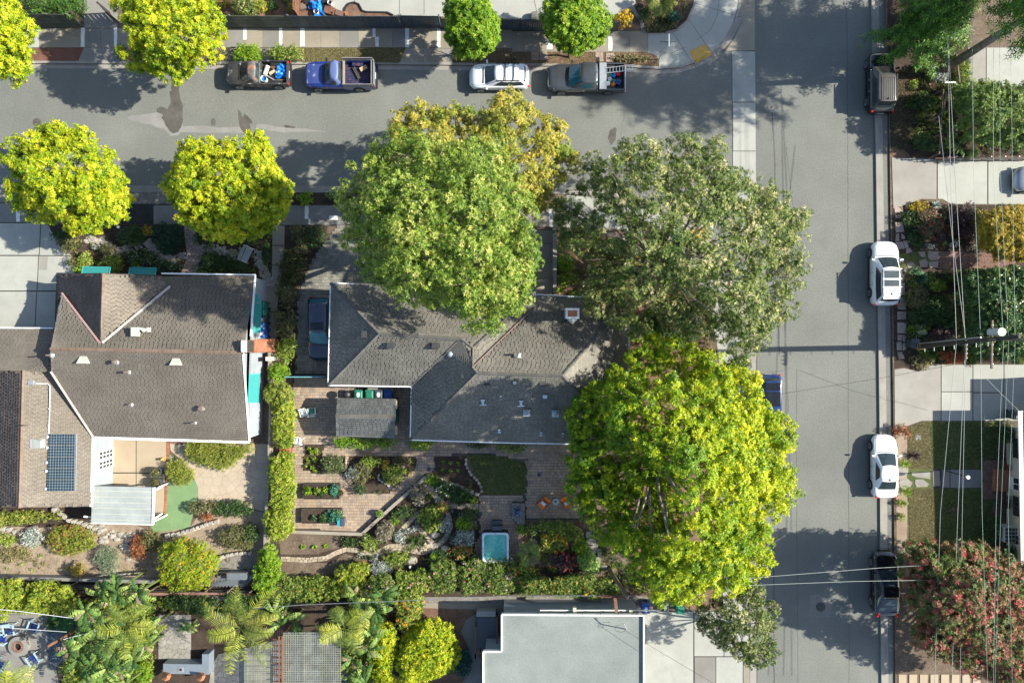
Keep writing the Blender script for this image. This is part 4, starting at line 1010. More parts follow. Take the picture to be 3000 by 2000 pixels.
def ridge(parent,a,b,mat,w_=0.26,step=0.27,piece='ridge_tile',lift=0.03):
 A,B = W(*a),W(*b); d = B - A; L = d.length; n = max(2,int(L / step)); q = d.to_track_quat('X','Z')
 m = MB(); s = step * 0.62; h = w_ / 2
 vs = [(-s,-h,-0.05),(-s,0,0.035),(-s,h,-0.05),(s,-h,-0.03),(s,0,0.06),(s,h,-0.03),(s,-h,-0.06),(s,h,-0.06)]
 m.add(vs,[(0,3,4,1),(1,4,5,2),(3,6,7,5,4),(0,1,2),(0,6,3),(2,5,7)])
 me = m.mesh(piece,mat)
 o0 = ORG[parent]
 for i in range(n):
  p = A + d * ((i + .5) / n)
  o = link_mesh(piece,me,parent,(p.x - o0.x,p.y - o0.y,p.z - o0.z + lift)); o.rotation_euler = q.to_euler()
def valley(parent,a,b,mat=None,w_=0.10,name='valley_flashing',z=0.05):
 A,B = W(*a),W(*b); m = MB(); m.bar(A + Vector((0,0,z)),B + Vector((0,0,z)),w_,0.03); m.build(name,mat or M_steel,parent)
def gutter(parent,pts,mat=None,w_=0.12,name='roof_gutter',h=0.13,dz=0.0):
 for a,b in zip(pts,pts[1:]):
  A,B = W(*a),W(*b); m = MB(); m.bar(A + Vector((0,0,dz)),B + Vector((0,0,dz)),w_,h); m.build(name,mat or M_trim,parent)
def walls(parent,pts,zt,mat,z0=0.05,name='wall',zp=None):
 """wall boxes along a closed outline given at ground level"""
 P = wpoly(pts,0.1 if zp is None else zp)
 for i in range(len(P)):
  a,b = P[i],P[(i + 1) % len(P)]
  d = (b - a).normalized() * 0.07
  m = MB(); m.bar((a.x - d.x,a.y - d.y,(z0 + zt) / 2),(b.x - d.x,b.y - d.y,(z0 + zt) / 2),0.14,zt - z0); m.build(name,mat,parent)
def gpx(px,py,z):
 k = (HC - z) / HC
 return (1500 + (px - 1500) * k,1000 + (py - 1000) * k)
HL = thing('brown_roof_house','large house on the left with brown shingle gables and a solar panel','house',W(400,1050,.1))
RLn = roof_face(HL,[(182,858,3.35),(167,880,3.1),(169,804,2.9),(302,802,4.65),(294,1008,4.65)],M_roofL,label='x') if False else None
def rf(*p,mat=M_roofL,**k): return roof_face(HL,list(p),mat,**k)
g1 = rf((169,804,2.9),(302,802,4.65),(295,1007,4.65),(182,858,3.15),(167,885,3.0),mat=M_roofLd,sw=0.24,sh=0.20,tk=0.04)
g2 = rf((302,802,4.65),(476,810,2.98),(500,838,3.1),(299,1005,4.65))
g3 = rf((182,858,3.32),(295,1007,4.66),(299,1005,4.66),(500,838,3.12),(474,810,2.93),(748,807,2.9),(712,1033,4.92),(148,1022,4.92))
g4 = rf((148,1022,4.92),(712,1033,4.92),(730,1293,2.9),(275,1280,2.9),(150,1088,4.42))
g5 = rf((-160,962,2.9),(157,962,2.9),(152,1090,4.05),(68,1085,4.1),(-160,1083,4.1))
g6 = rf((68,1085,4.1),(152,1090,3.72),(273,1278,2.9),(267,1482,2.9),(57,1485,4.1))
g7 = rf((-160,1085,2.9),(68,1085,4.1),(57,1485,4.1),(-170,1485,2.9),mat=M_roofLd,sw=0.24,sh=0.20,tk=0.04)
ridge(HL,(302,802,4.68),(296,1005,4.68),M_ridgeL)
ridge(HL,(148,1022,4.95),(712,1033,4.95),M_ridgeL)
ridge(HL,(68,1085,4.14),(57,1485,4.14),M_ridgeL)
valley(HL,(182,858,3.36),(294,1005,4.70),paint('pink_metal',(0.42,0.27,0.24),0.5),0.14)
valley(HL,(500,838,3.2),(301,1004,4.74),paint('grey_metal',(0.42,0.38,0.35),0.5),0.16)
valley(HL,(150,1088,4.46),(273,1278,2.98),MATS['grey_metal'],0.15)
gutter(HL,[(474,801,2.9),(748,805,2.9),(735,985,4.55)],w_=.10)
gutter(HL,[(712,1033,4.92),(731,1294,2.88)],w_=.09)
gutter(HL,[(731,1295,2.86),(275,1281,2.86)],w_=.17)
gutter(HL,[(274,1279,2.86),(267,1483,2.86)],w_=.15)
gutter(HL,[(-20,960,2.86),(156,961,2.86)],w_=.09)
gutter(HL,[(169,803,2.86),(300,801,4.6)],M_woodd,.06); gutter(HL,[(304,801,4.6),(474,808,2.9)],M_woodd,.06)
c1 = [gpx(180,815,2.9),gpx(738,815,2.9),gpx(722,1282,2.9),gpx(285,1272,2.9),gpx(155,1082,2.9)]
walls(HL,[(p[0],p[1]) for p in c1],2.75,M_wallb)
walls(HL,[gpx(-150,970,2.9),gpx(150,970,2.9),gpx(262,1280,2.9),gpx(258,1474,2.9),gpx(-150,1474,2.9)],2.75,M_wallb)
m = MB(); A,B,C = W(738,810,2.9),W(714,1033,4.85),W(729,1288,2.9)
m.add([A - Vector((.25,0,0)),C - Vector((.25,0,0)),B - Vector((.25,0,0.05))],[(0,1,2)]); m.build('gable_wall',M_wallb,HL)
m = MB(); a,b,c,d = W(150,1022,4.9),W(152,1088,4.38),W(153,1088,3.7),W(176,900,3.4); m.add([a,b,c,(a.x,a.y,3.6)],[(0,1,2,3)]); m.add([a,(a.x,a.y,3.6),W(170,900,2.6),W(176,880,3.35)],[(0,1,2,3)]); m.build('gable_wall',M_wallb,HL)
for y0,y1 in ((1320 - 20,1340),):
 pass
gx = gpx(258,1300,2.9)[0] + 1
for y0,y1,nm,mt in ((1310,1365,'french_door',M_trim),):
 a,b = W(gx + 1,y0,.1),W(gx + 1,y1,.1)
 m = MB(); m.box((a.x + 0.08,(a.y + b.y) / 2,1.15),(0.06,abs(b.y - a.y),2.1)); do = m.build(nm,mt,HL)
 for k in range(2):
  for r_ in range(4):
   for q_ in range(2):
    m = MB(); cy = b.y + (a.y - b.y) * (0.25 + 0.5 * k) + (q_ - .5) * .28
    m.box((a.x + 0.115,cy,0.45 + r_ * .42),(0.012,0.2,0.34)); m.build('pane',M_glass,do)
ch = thing('chimney','brick chimney with pale cap at the right gable of the brown house','chimney',W(750,1014,.1))
p0 = W(711,998,5.3); p1 = W(711,1030,5.3); cx = W(722,1014,5.3).x
hgt = 5.2; cyc = (p0.y + p1.y) / 2
bw,bd = 0.85,0.78
k = 0
for z in np.arange(0.1,5.1,0.24):
 for side in range(2):
  for q_ in range(3):
   yy = cyc - bd / 2 + (q_ + .5 + (0.0 if k % 2 else -0.12)) * bd / 3
 k += 1
m = MB(); m.box((cx - .0,cyc,2.6),(bw - .06,bd - .06,5.0)); m.build('flue_core',M_joint_kerbshade,ch)
me_b = None; mbk = MB(); mbk.box((0,0,0),(0.05,0.225,0.19)); me_b = mbk.mesh('brick',M_brick)
k = 0
for z in np.arange(0.2,5.05,0.205):
 for q_ in range(4):
  yy = cyc - bd / 2 + (q_ + .5) * bd / 3.5 - (0.06 if k % 2 else 0)
  if yy > cyc + bd / 2: continue
  o = link_mesh('brick',me_b,ch,(cx + bw / 2 - 0.02 - ORG[ch].x,yy - ORG[ch].y,z - ORG[ch].z))
  for s_ in (-1,1):
   o = link_mesh('brick',me_b,ch,(cx - bw / 2 + .1 + q_ * .23 - ORG[ch].x,cyc + s_ * bd / 2 - ORG[ch].y,z - ORG[ch].z)); o.rotation_euler = (0,0,math.pi / 2)
 k += 1
m = MB(); m.box((cx - .2,cyc,5.2),(0.34,0.8,0.14)); m.box((cx - .26,cyc,5.3),(0.2,0.6,0.08)); m.build('chimney_cap',paint('pale_cap',(0.55,0.6,0.62),0.6),ch)
sp = thing('solar_panel','black solar panel with white grid lying on the brown left roof','solar panel',W(184,1352,3.5))
c4 = [W(145,1270,3.68),W(222,1270,3.28),W(219,1437,3.28),W(139,1437,3.68)]
nrm = (c4[1] - c4[0]).cross(c4[2] - c4[1]).normalized(); nrm = nrm if nrm.z > 0 else -nrm
def sq(u,v,h): return c4[0].lerp(c4[1],u).lerp(c4[3].lerp(c4[2],u),v) + nrm * h
for r_ in range(5):
 v0,v1 = r_ / 5 + .004,(r_ + 1) / 5 - .004
 m = MB(); m.add([sq(0,v0,.05),sq(1,v0,.05),sq(1,v1,.05),sq(0,v1,.05),sq(0,v0,.12),sq(1,v0,.12),sq(1,v1,.12),sq(0,v1,.12)],[(0,3,2,1),(4,5,6,7),(0,1,5,4),(1,2,6,5),(2,3,7,6),(3,0,4,7)])
 mo = m.build('panel',paint('panel_frame',(0.20,0.25,0.26),0.4),sp)
 for i in range(10):
  for q_ in range(4):
   a0,a1 = i / 10 + .007,(i + 1) / 10 - .007; b0,b1 = v0 + (v1 - v0) * q_ / 4 + .0025,v0 + (v1 - v0) * (q_ + 1) / 4 - .0025
   m = MB(); m.add([sq(a0,b0,.128),sq(a1,b0,.128),sq(a1,b1,.128),sq(a0,b1,.128)],[(0,1,2,3)]); m.build('cell',glass('solar_cell',(0.012,0.022,0.035),0.2),mo)
m = MB(); m.add([sq(1.02,0,.04),sq(1.06,0,.04),sq(1.06,1,.04),sq(1.02,1,.04)],[(0,1,2,3)]); m.build('rail',M_steel,sp)
for v in (0.05,.24,.5,.65,.96):
 m = MB(); c = sq(-.04,v,.1); m.box(c,(.12,.16,.06)); m.build('clamp',M_logo,sp)
cd = thing('roof_conduit','thin white conduit running from a junction box to the solar panel','conduit',W(120,1150,3.8))
m = MB(); m.tube([W(104,1123,4.0),W(140,1124,3.9),W(146,1130,3.85),W(146,1160,3.84),W(143,1270,3.75)],0.03,6); m.build('pipe',M_logo,cd)
m = MB(); m.box(W(92,1120,4.05),(.38,.3,.16)); m.build('junction_box',M_steel,cd)
for x,y in ((134,1124),(146,1141),(144,1197),(143,1246)):
 m = MB(); m.box(W(x,y,3.92),(.1,.06,.05)); m.build('strap',M_logo,cd)
M_vent = surf('pale_vent_metal',(0.40,0.41,0.35),(0.48,0.49,0.42),2,20,0.15,0.6,0.2)
def hood(label,x,y,z,w0,w1,l,h,mat=M_vent,rz=0,name='roof_vent',cat='roof vent',group=None,slope=0.35,dirn=-1):
 t = thing(name,label,cat,W(x,y,z),rz,group)
 m = MB(); zt = h
 m.add([(-w0 / 2,l / 2,-.1),(w0 / 2,l / 2,-.1),(w1 / 2,-l / 2,-.25),(-w1 / 2,-l / 2,-.25),(-w0 / 2,l / 2,.05),(w0 / 2,l / 2,.05),(w1 / 2 * .9,-l / 2,zt - slope * l * .3),(-w1 / 2 * .9,-l / 2,zt - slope * l * .3)],[(4,7,6,5),(0,1,2,3),(0,3,7,4),(1,5,6,2),(0,4,5,1),(3,2,6,7)])
 m.build('hood',mat,t,local=True)
 m = MB(); m.box((0,-.03,-.06),(w1 * 1.15,l * 1.1,.03),rx=0.3); m.build('flashing',M_steel,t,local=True)
 return t
hood('left pale scoop vent just below the ridge of the brown roof',247,1051,4.68,.42,.78,.62,.42)
hood('right pale scoop vent just below the ridge of the brown roof',518,1056,4.68,.42,.78,.62,.42)
hood('pale scoop vent left of the solar panel',108,1299,3.95,.72,.55,.85,.35,rz=math.pi / 2)
hood('cream scoop vent at the left picture edge on the tile slope',5,1281,3.6,.72,.55,.85,.35,rz=-math.pi / 2)
vb = thing('roof_vent','box shaped pale vent with short duct on the upper brown slope','roof vent',W(404,973,4.3))
m = MB(); m.box(W(400,972,4.6),(.42,.62,.7)); m.build('box',M_vent,vb); m = MB(); m.bar(W(406,962,4.75),W(434,966,4.7),.16,.16); m.cyl(W(425,967,4.6),.14,.2,12); m.box(W(436,966,4.65),(.2,.3,.2)); m.build('duct',M_vent,vb)
def pipe_vent(label,x,y,z,r_=.07,h=.45,mat=M_steel,cap=False,name='vent_pipe',cat='vent pipe',base=.2):
 t = thing(name,label,cat,W(x,y,z))
 m = MB(); m.cyl(W(x,y,z - .1),r_,h + .1,12); m.build('pipe',mat,t)
 m = MB(); m.cyl(W(x,y,z - .08),base,.13,14,r_ * 1.1); m.build('flashing',M_steel,t)
 if cap: m = MB(); c = W(x,y,z); m.cyl((c.x,c.y,z + h + .03),r_ * 1.7,.08,14,r_ * 1.2); m.build('cap',mat,t)
 return t
MB_v = paint('brown_vent',(0.16,0.12,0.10),0.6)
for i,(x,y,r_,h,lab) in enumerate(((343,1060,.10,.35,'small brown capped vent right of the left scoop vent'),(378,1089,.08,.5,'forked brown vent pipe in the upper middle of the brown slope'),(386,1184,.06,.3,'tiny vent pipe alone in the centre of the brown slope'),(595,1195,.13,.35,'round brown turbine vent on the right of the brown slope'),(573,1237,.05,.55,'thin vent pipe just above the white gutter on the right'),(90,1243,.05,.6,'thin brown pipe lying above the scoop vent left of the solar panel'),(152,1040,.05,.5,'thin pipe at the left end of the main brown ridge'))):
 pipe_vent(lab,x,y,4.92 - max(0,y - 1033) * .0078 if x > 150 else 3.95,r_,h,MB_v,cap=r_ > .09)
def awning(label,pts,z_hi,z_lo,group='teal awnings of the brown house'):
 """pts: wall-left, wall-right, outer-right, outer-left in photo px"""
 t = thing('awning',label,'awning',W(pts[0][0],pts[0][1],z_hi),0,group)
 A,B,C,D = W(*pts[0],z_hi),W(*pts[1],z_hi),W(*pts[2],z_lo),W(*pts[3],z_lo)
 m = MB(); m.add([A,B,C,D,A - Vector((0,0,.03)),B - Vector((0,0,.03)),C - Vector((0,0,.03)),D - Vector((0,0,.03))],[(0,1,2,3),(7,6,5,4)] + [(i,i + 4,(i + 1) % 4 + 4,(i + 1) % 4) for i in range(4)]); m.build('canvas',M_teal,t)
 m = MB()
 for p,q_ in ((A,B),(B,C),(C,D),(D,A)): m.bar(p + Vector((0,0,.03)),q_ + Vector((0,0,.03)),.04)
 m.build('frame',paint('teal_frame',(0.05,0.36,0.36),0.5),t)
awning('left teal awning over the front garden by the driveway',[(239,806),(320,806),(324,783),(244,781)],2.8,2.4)
awning('second teal awning over the front garden, left of the white gutter',[(376,811),(455,811),(459,785),(381,783)],2.8,2.4)
awning('tall teal side awning beside the row of wheeled bins',[(735,890),(736,974),(763,974),(766,889)],2.9,2.2)
awning('teal awning half covered by creeper at the lower right wall',[(731,1096),(728,1178),(757,1179),(762,1094)],2.9,2.2)
awning('small green canvas flap at the corner of the side passage',[(746,862),(748,888),(763,882),(752,858)],2.9,2.7)
wc = thing('patio_cover','pale flat patio cover below the brown roof','patio cover',W(360,1480,.1))
A,B,C,D = W(271,1423,2.5),W(451,1427,2.35),W(448,1536,2.3),W(267,1531,2.45)
m = MB(); m.add([A,B,C,D] + [p - Vector((0,0,.12)) for p in (A,B,C,D)],[(0,1,2,3),(7,6,5,4)] + [(i,i + 4,(i + 1) % 4 + 4,(i + 1) % 4) for i in range(4)])
m.build('roof_sheet',surf('cover_sheet',(0.26,0.285,0.275),(0.33,0.355,0.345),1.0,16,0.15,0.7,0.3,stain=(1.5,.55,.8,(.28,.30,.30))),wc)
for v in np.linspace(0.12,0.9,6):
 m = MB(); m.bar(A.lerp(D,v) + Vector((0,0,.01)),B.lerp(C,v) + Vector((0,0,.01)),.035,.03); m.build('seam',M_vent,wc)
m = MB(); m.bar(B,C,.12,.16); m.build('gutter',M_trim,wc); m = MB(); m.bar(D,C,.06,.1); m.build('gutter',M_trim,wc)
for p in (B.lerp(C,.06),C.lerp(B,.06),D.lerp(A,.06)):
 m = MB(); m.bar((p.x - .1,p.y,.1),(p.x - .1,p.y,p.z - .1),.1); m.build('post',M_trim,wc)
for a,b in (((451,1437),(474,1426)),((451,1520),(476,1503)),((245,1512),(267,1514))):
 m = MB(); m.bar(W(*a,2.3),W(*b,1.9),.1,.08); m.build('bracket',M_trim,wc)
HM = thing('charcoal_roof_house','hip-roofed house in the centre with charcoal shingles and white gutters','house',W(1400,1060,.1))
def zz(p): return (p[0],p[1],2.7 + (p[2] - 2.7) * 1.3)
def rm(*p,**k): return roof_face(HM,[zz(q) for q in p],M_roofM,sw=.31,sh=.165,**k)
rm((969,830,2.7),(1110,977,4.0),(962,1128,2.7))
rm((962,1128,2.7),(1110,977,4.0),(1352,993,4.0),(1206,1131,2.7))
rm((969,830,2.7),(1568,851,2.7),(1385,1019,4.02),(1352,993,4.02),(1110,977,4.02))
rm((1568,851,2.7),(1568,898,2.9),(1384,1076,4.3),(1385,1019,4.02))
rm((1206,1131,2.7),(1352,993,4.02),(1385,1019,4.05),(1384,1076,4.3),(1397,1092,4.4),(1202,1287,2.7))
rm((1202,1287,2.7),(1397,1092,4.4),(1647,1099,4.4),(1840,1302,2.7))
rm((1840,1302,2.7),(1647,1099,4.4),(1840,880,2.7))
rm((1840,880,2.7),(1647,1099,4.4),(1397,1092,4.4),(1384,1076,4.3),(1568,898,2.9),(1568,864,2.7))
for a,b in (((969,830,2.72),(1110,977,4.03)),((962,1128,2.72),(1110,977,4.03)),((1202,1287,2.72),(1397,1092,4.43)),((1397,1092,4.43),(1647,1099,4.43)),((1840,1302,2.72),(1647,1099,4.43)),((1840,880,2.72),(1647,1099,4.43)),((1110,977,4.03),(1352,993,4.05)),((1568,851,2.72),(1385,1019,4.06)),((1385,1019,4.08),(1352,993,4.05)),((1385,1019,4.08),(1384,1076,4.33)),((1384,1076,4.33),(1397,1092,4.43))):
 ridge(HM,zz(a),zz(b),M_ridgeM,w_=.24)
valley(HM,zz((1206,1131,2.75)),zz((1352,993,4.07)),paint('dark_metal',(0.10,0.10,0.10),.5),.07)
valley(HM,zz((1568,898,2.95)),zz((1384,1076,4.35)),paint('rust_metal',(0.20,0.13,0.11),.5),.07)
gutter(HM,[(969,829,2.66),(962,1129,2.66),(1206,1132,2.66),(1202,1288,2.66),(1500,1297,2.66),(1842,1303,2.66),(1842,879,2.66)],w_=.09)
gutter(HM,[(969,829,2.66),(1568,850,2.66),(1568,898,2.8)],w_=.08); gutter(HM,[(1568,862,2.66),(1842,878,2.66)],w_=.08)
walls(HM,[gpx(985,850,2.7),gpx(1555,870,2.7),gpx(1825,895,2.7),gpx(1825,1288,2.7),gpx(1215,1275,2.7),gpx(1215,1118,2.7),gpx(978,1116,2.7)],2.6,M_wallc)
mc = thing('chimney','white-sided chimney with brown pot on the charcoal roof','chimney',W(1677,919,3.2))
c = W(1677,918,5.2)
def ringbox(m,cx,cy,z0,z1,sx,sy,t):
 m.box((cx - sx / 2 + t / 2,cy,(z0 + z1) / 2),(t,sy,z1 - z0)); m.box((cx + sx / 2 - t / 2,cy,(z0 + z1) / 2),(t,sy,z1 - z0))
 m.box((cx,cy - sy / 2 + t / 2,(z0 + z1) / 2),(sx - 2 * t,t,z1 - z0)); m.box((cx,cy + sy / 2 - t / 2,(z0 + z1) / 2),(sx - 2 * t,t,z1 - z0))
m = MB(); ringbox(m,c.x,c.y,3.0,5.2,.86,.66,.1); m.build('chimney_wall',M_wallb,mc)
m = MB(); ringbox(m,c.x,c.y,5.2,5.26,.94,.72,.14); m.build('chimney_cap',M_trim,mc)
m = MB(); m.box((c.x,c.y,4.2),(.66,.46,2.0)); m.build('flue',M_terra,mc)
m = MB(); a = W(1658,932,3.7); b = W(1696,932,3.7); q_ = W(1677,950,4.05); top = W(1677,931,4.15)
m.add([a,b,q_,top],[(0,2,3),(2,1,3),(0,1,2)]); m.build('cricket',M_steel,mc)
M_dv = paint('dark_vent',(0.045,0.047,0.05),0.5)
def turtle(label,x,y,z,w_=.62,l=.42,name='roof_vent'):
 t = thing(name,label,'roof vent',W(x,y,z + .33),0,'dark box vents on the charcoal roof')
 m = MB(); m.box((0,0,.14),(w_ * .72,l,.2),rx=-.25); m.build('hood',M_dv,t,local=True)
 m = MB(); m.box((0,0,.03),(w_,l * .8,.04),rx=-.25); m.build('flange',M_dv,t,local=True)
turtle('left of two dark box vents on the dappled left slope',1144,1012,3.9)
turtle('right of two dark box vents on the dappled left slope',1275,1013,3.9)
turtle('dark box vent on the hip end above the parked dark car',1068,980,3.6,.5,.5)
turtle('tall dark box vent on the west slope beside the upper hip',1360,1095,3.9,.5,.6)
turtle('dark box vent right below the dotted ridge',1427,1120,4.05)
turtle('dark box vent in tree shade on the south slope near the big tree',1590,1122,4.15)
def solatube(label,x,y,z):
 t = thing('sun_tunnel',label,'skylight',W(x,y,z + .3),0,'round skylights on the charcoal roof')
 m = MB(); m.box((0,-.05,.02),(.5,.5,.05),rx=.2); m.build('flashing',M_steel,t,local=True)
 m = MB(); m.lathe((0,0,0),[(.24,0),(.23,.16),(.2,.2)],20); m.build('curb',M_steel,t,local=True)
 m = MB(); m.lathe((0,0,.18),[(.20,0),(.19,.05),(.13,.10),(.05,.125),(0.001,.13)],20); m.build('dome',glass('grey_dome',(.22,.26,.28),.15),t,smooth=True,local=True)
solatube('round skylight on the west slope below the upper hip',1320,1037,3.55)
solatube('left of the two round skylights near the lower gutter',1543,1207,3.55)
solatube('right of the two round skylights, touching the big tree',1627,1209,3.55)
M_galv = paint('bright_galvanised',(0.55,0.62,0.66),.45)
for x,y,lab,kind in ((1415,1178,'I-shaped pale metal vent on the south slope',1),(1467,1160,'short round pale pipe right of the I-shaped vent',0),(1508,1122,'small domed vent with white flashing upper middle of the south slope',2),(1526,1181,'I-shaped pale vent above the left round skylight',1),(1596,1161,'square pale vent above the right round skylight',3),(1463,1258,'thin pale pipe near the gutter on the left',0),(1585,1266,'thin pale pipe near the gutter below the right skylight',0),(1648,1268,'tiny pale pipe by the gutter at the edge of the big tree',0),(1522,1037,'faint round pipe high on the sunlit north slope',0),(1240,914,'bent rusty flashing lying on the dappled north slope',4)):
 z = 4.78 - max(0,(y - 1095)) * .0108 if y > 1030 else 3.75
 t = thing('roof_vent',lab,'roof vent',W(x,y,z)); m = MB()
 if kind == 1: m.box((0,-.18,.06),(.5,.08,.1)); m.box((0,.0,.18),(.16,.36,.3)); m.box((0,.17,.3),(.3,.1,.1))
 elif kind == 0: m.cyl((0,0,-.05),.07,.38,12); m.box((0,-.1,.02),(.22,.3,.04))
 elif kind == 2: m.cyl((0,.05,-.05),.1,.4,12,.08); m.box((0,-.12,.02),(.42,.12,.05)); m.cyl((0,.05,.35),.12,.1,12,.02)
 elif kind == 3: m.box((0,0,.15),(.3,.24,.3)); m.box((0,-.14,.02),(.36,.12,.05))
 else: m.box((0,0,.04),(.4,.08,.05),rz=.2)
 m.build('vent',M_galv if kind != 4 else MB_v,t,local=True)
SH = thing('garden_shed','small shed with grey shingle roof standing on the back patio','shed',W(1070,1225,.1))
roof_face(SH,[(988,1165,2.1),(1160,1168,2.1),(1158,1221,2.6),(984,1219,2.6)],surf('shed_shingle',(0.11,0.115,0.115),(0.15,0.155,0.155),.8,20,.3,.9,.4,rnd=.3),sw=.3,sh=.17)
roof_face(SH,[(984,1219,2.6),(1158,1221,2.6),(1153,1283,2.1),(985,1277,2.1)],MATS['shed_shingle'],sw=.3,sh=.17)
ridge(SH,(984,1219,2.62),(1158,1221,2.62),M_ridgeM,w_=.3)
P = wpoly([gpx(994,1172,2.1),gpx(1152,1174,2.1),gpx(1146,1274,2.1),gpx(992,1270,2.1)],.1)
for i,nm in enumerate(('wall','wall','wall','wall')):
 a,b = P[i],P[(i + 1) % 4]; m = MB(); m.bar((a.x,a.y,1.05),(b.x,b.y,1.05),.08,1.9); m.build(nm,surf('olive_wall',(.10,.13,.10),(.14,.17,.13),1,20,.2),SH)
for y0,y1 in ((1172,1196),(1246,1272)):
 m = MB(); a,b = W(1160,y0,2.0),W(1160,y1,2.0); m.box(((a.x + b.x) / 2,(a.y + b.y) / 2,1.9),(.16,abs(a.y - b.y),.3)); m.build('trim_board',M_flag,SH)
m = MB(); a,b = W(1158,1198,2.0),W(1158,1244,2.0); m.box((a.x,(a.y + b.y) / 2,1.2),(.06,abs(a.y - b.y),1.6)); m.build('door',M_dgreen,SH)
HB = thing('flat_roof_building','flat grey gravel-roofed building with white edge at the bottom of the view','building',W(1650,1900,.1))
OUT = [(1470,1797),(1885,1799),(1885,2150),(1416,2150),(1416,1905),(1470,1905)]
m = MB(); m.prism(wpoly(OUT,3.2),3.0,3.2); m.build('roof',M_rock_roof,HB)
m = MB()
PP = wpoly(OUT,3.2)
for i in range(6):
 a,b = PP[i],PP[(i + 1) % 6]; m = MB(); m.bar(a + Vector((0,0,.05)),b + Vector((0,0,.05)),.10,.28); m.build('roof_edge',M_trim,HB)
walls(HB,[gpx(1478,1806,3.2),gpx(1875,1808,3.2),gpx(1875,2140,3.2),gpx(1424,2140,3.2),gpx(1424,1914,3.2),gpx(1478,1914,3.2)],3.0,M_wallb)
for x in (1576,1655,1707,1760,1812,1866):
 m = MB(); c = W(x,1799,3.33); m.box(c,(.05,.14,.08)); m.build('gutter_clip',M_black,HB)
m = MB(); m.tube([W(1582,1787,2.6),W(1930,1787,2.6)],.05,8); m.build('drain_pipe',M_trim,HB)
m = MB(); m.box(W(1683,1785,2.7),(.25,.4,.3)); m.build('rain_head',M_vent,HB)
m = MB(); m.box(W(1848,1789,2.7),(.25,.2,.2)); m.build('rain_head',M_vent,HB)
wm = thing('service_mast','thin electrical mast with looped cable on the gravel roof','service mast',W(1835,1842,3.2))
m = MB(); m.tube([W(1835,1842,3.2),W(1835,1842,4.3)],.035,8); m.tube([W(1835,1842,4.3),W(1828,1826,4.5),W(1824,1826,4.3)],.03,6); m.build('mast',M_steel,wm)
m = MB(); m.tube([W(1835,1842,4.3) + Vector((math.sin(t) * .35 - .4,math.cos(t) * .2 - .1,-t * .08)) for t in np.linspace(0,7,20)],.012,5); m.build('loop_cable',M_black,wm)
pt = thing('porch_deck','dark tiled porch deck enclosed by brown rails beside the gravel roof','deck',W(1430,1850,.1))
for i in range(7):
 for k in range(11):
  m = MB(); m.box(W(1401 + i * 8.2,1812 + k * 8.2,.9),(.205,.205,.06)); m.build('tile',paint('slate_tile',(.07,.08,.095),.5),pt)
m = MB(); m.prism(wpoly([(1396,1806),(1456,1806),(1456,1900),(1396,1900)],.9),.1,.885); m.build('deck_base',M_joint_kerbshade,pt)
for a,b in (((1394,1835),(1394,1912)),((1394,1912),(1420,1912)),((1456,1806),(1456,1900))):
 m = MB(); m.bar(W(*a,1.8),W(*b,1.8),.1,.06); m.build('rail',M_redwood,pt)
 for t in (0,.5,1):
  c = W(a[0] + (b[0] - a[0]) * t,a[1] + (b[1] - a[1]) * t,1.0); m = MB(); m.box((c.x,c.y,1.0),(.09,.09,1.7)); m.build('post',M_redwood,pt)
m = MB(); m.prism(wpoly([(1396,1790),(1452,1790),(1452,1806),(1396,1806)],1.0),.1,1.0); m.build('landing',M_concw,pt)
HR = thing('tan_house','cream-walled house at the right edge behind the shaded lawn','house',W(2990,1420,.1))
roof_face(HR,[(2984,1203,3.0),(3330,1203,5.0),(3330,1655,5.0),(2991,1655,3.0)],M_rock_roof,sw=.3,sh=.3,tk=.01)
for k,x in enumerate((0,1,2)):
 m = MB(); m.bar(W(2984 + x * 4,1203,3.02 + x * .01),W(2992 + x * 4,1656,3.02 + x * .01),.08,.1); m.build('gutter',(M_trim,M_vent,M_steel)[k],HR)
walls(HR,[(2951,1250),(3300,1250),(3300,1640),(2951,1640)],2.95,M_wallc)
for y0,y1,nm,mt in ((1278,1334,'window',M_woodd),(1389,1428,'door',M_logo),(1444,1500,'window',M_woodd),(1553,1582,'bay_window',M_logo)):
 a,b = W(2951,y0,.1),W(2951,y1,.1)
 m = MB(); m.box((a.x - .1,(a.y + b.y) / 2,1.5),(.07,abs(a.y - b.y),1.3 if nm != 'door' else 2.1)); wo = m.build(nm,mt,HR)
 for r_ in range(2):
  for q_ in range(2):
   m = MB(); m.box((a.x - .145,b.y + (a.y - b.y) * (.27 + .46 * q_),1.2 + .6 * r_),(.02,abs(a.y - b.y) * .4,.5)); m.build('pane',M_glass,wo)
bw_ = thing('garden_trellis','pale gridded glass cold frame standing against the cream wall','cold frame',W(2960,1560,.1))
c0 = W(2944,1545,1.2); c1_ = W(2984,1588,1.2)
m = MB(); m.prism([(c0.x,c0.y),(c1_.x,c0.y),(c1_.x,c1_.y),(c0.x,c1_.y)],.1,1.2); m.build('case',M_wallw,bw_)
for i in range(4):
 for k in range(4):
  m = MB(); m.box((c0.x + (c1_.x - c0.x) * (i + .5) / 4,c0.y + (c1_.y - c0.y) * (k + .5) / 4,1.21),(.2,.22,.02)); m.build('pane',glass('dark_pane',(.05,.06,.06)),bw_)
GR = thing('garage','pale garage block just beyond the right edge behind the bottom driveway','garage',W(3180,1150,.1))
m = MB(); m.prism([W(3092,1098,0)[:2],W(3500,1098,0)[:2],W(3500,1196,0)[:2],W(3092,1196,0)[:2]],0.05,4.3); m.build('wall',M_wallc,GR)
m = MB(); m.prism([W(3085,1094,0)[:2],W(3505,1094,0)[:2],W(3505,1200,0)[:2],W(3085,1200,0)[:2]],4.3,4.45); m.build('roof',M_rock_roof,GR)
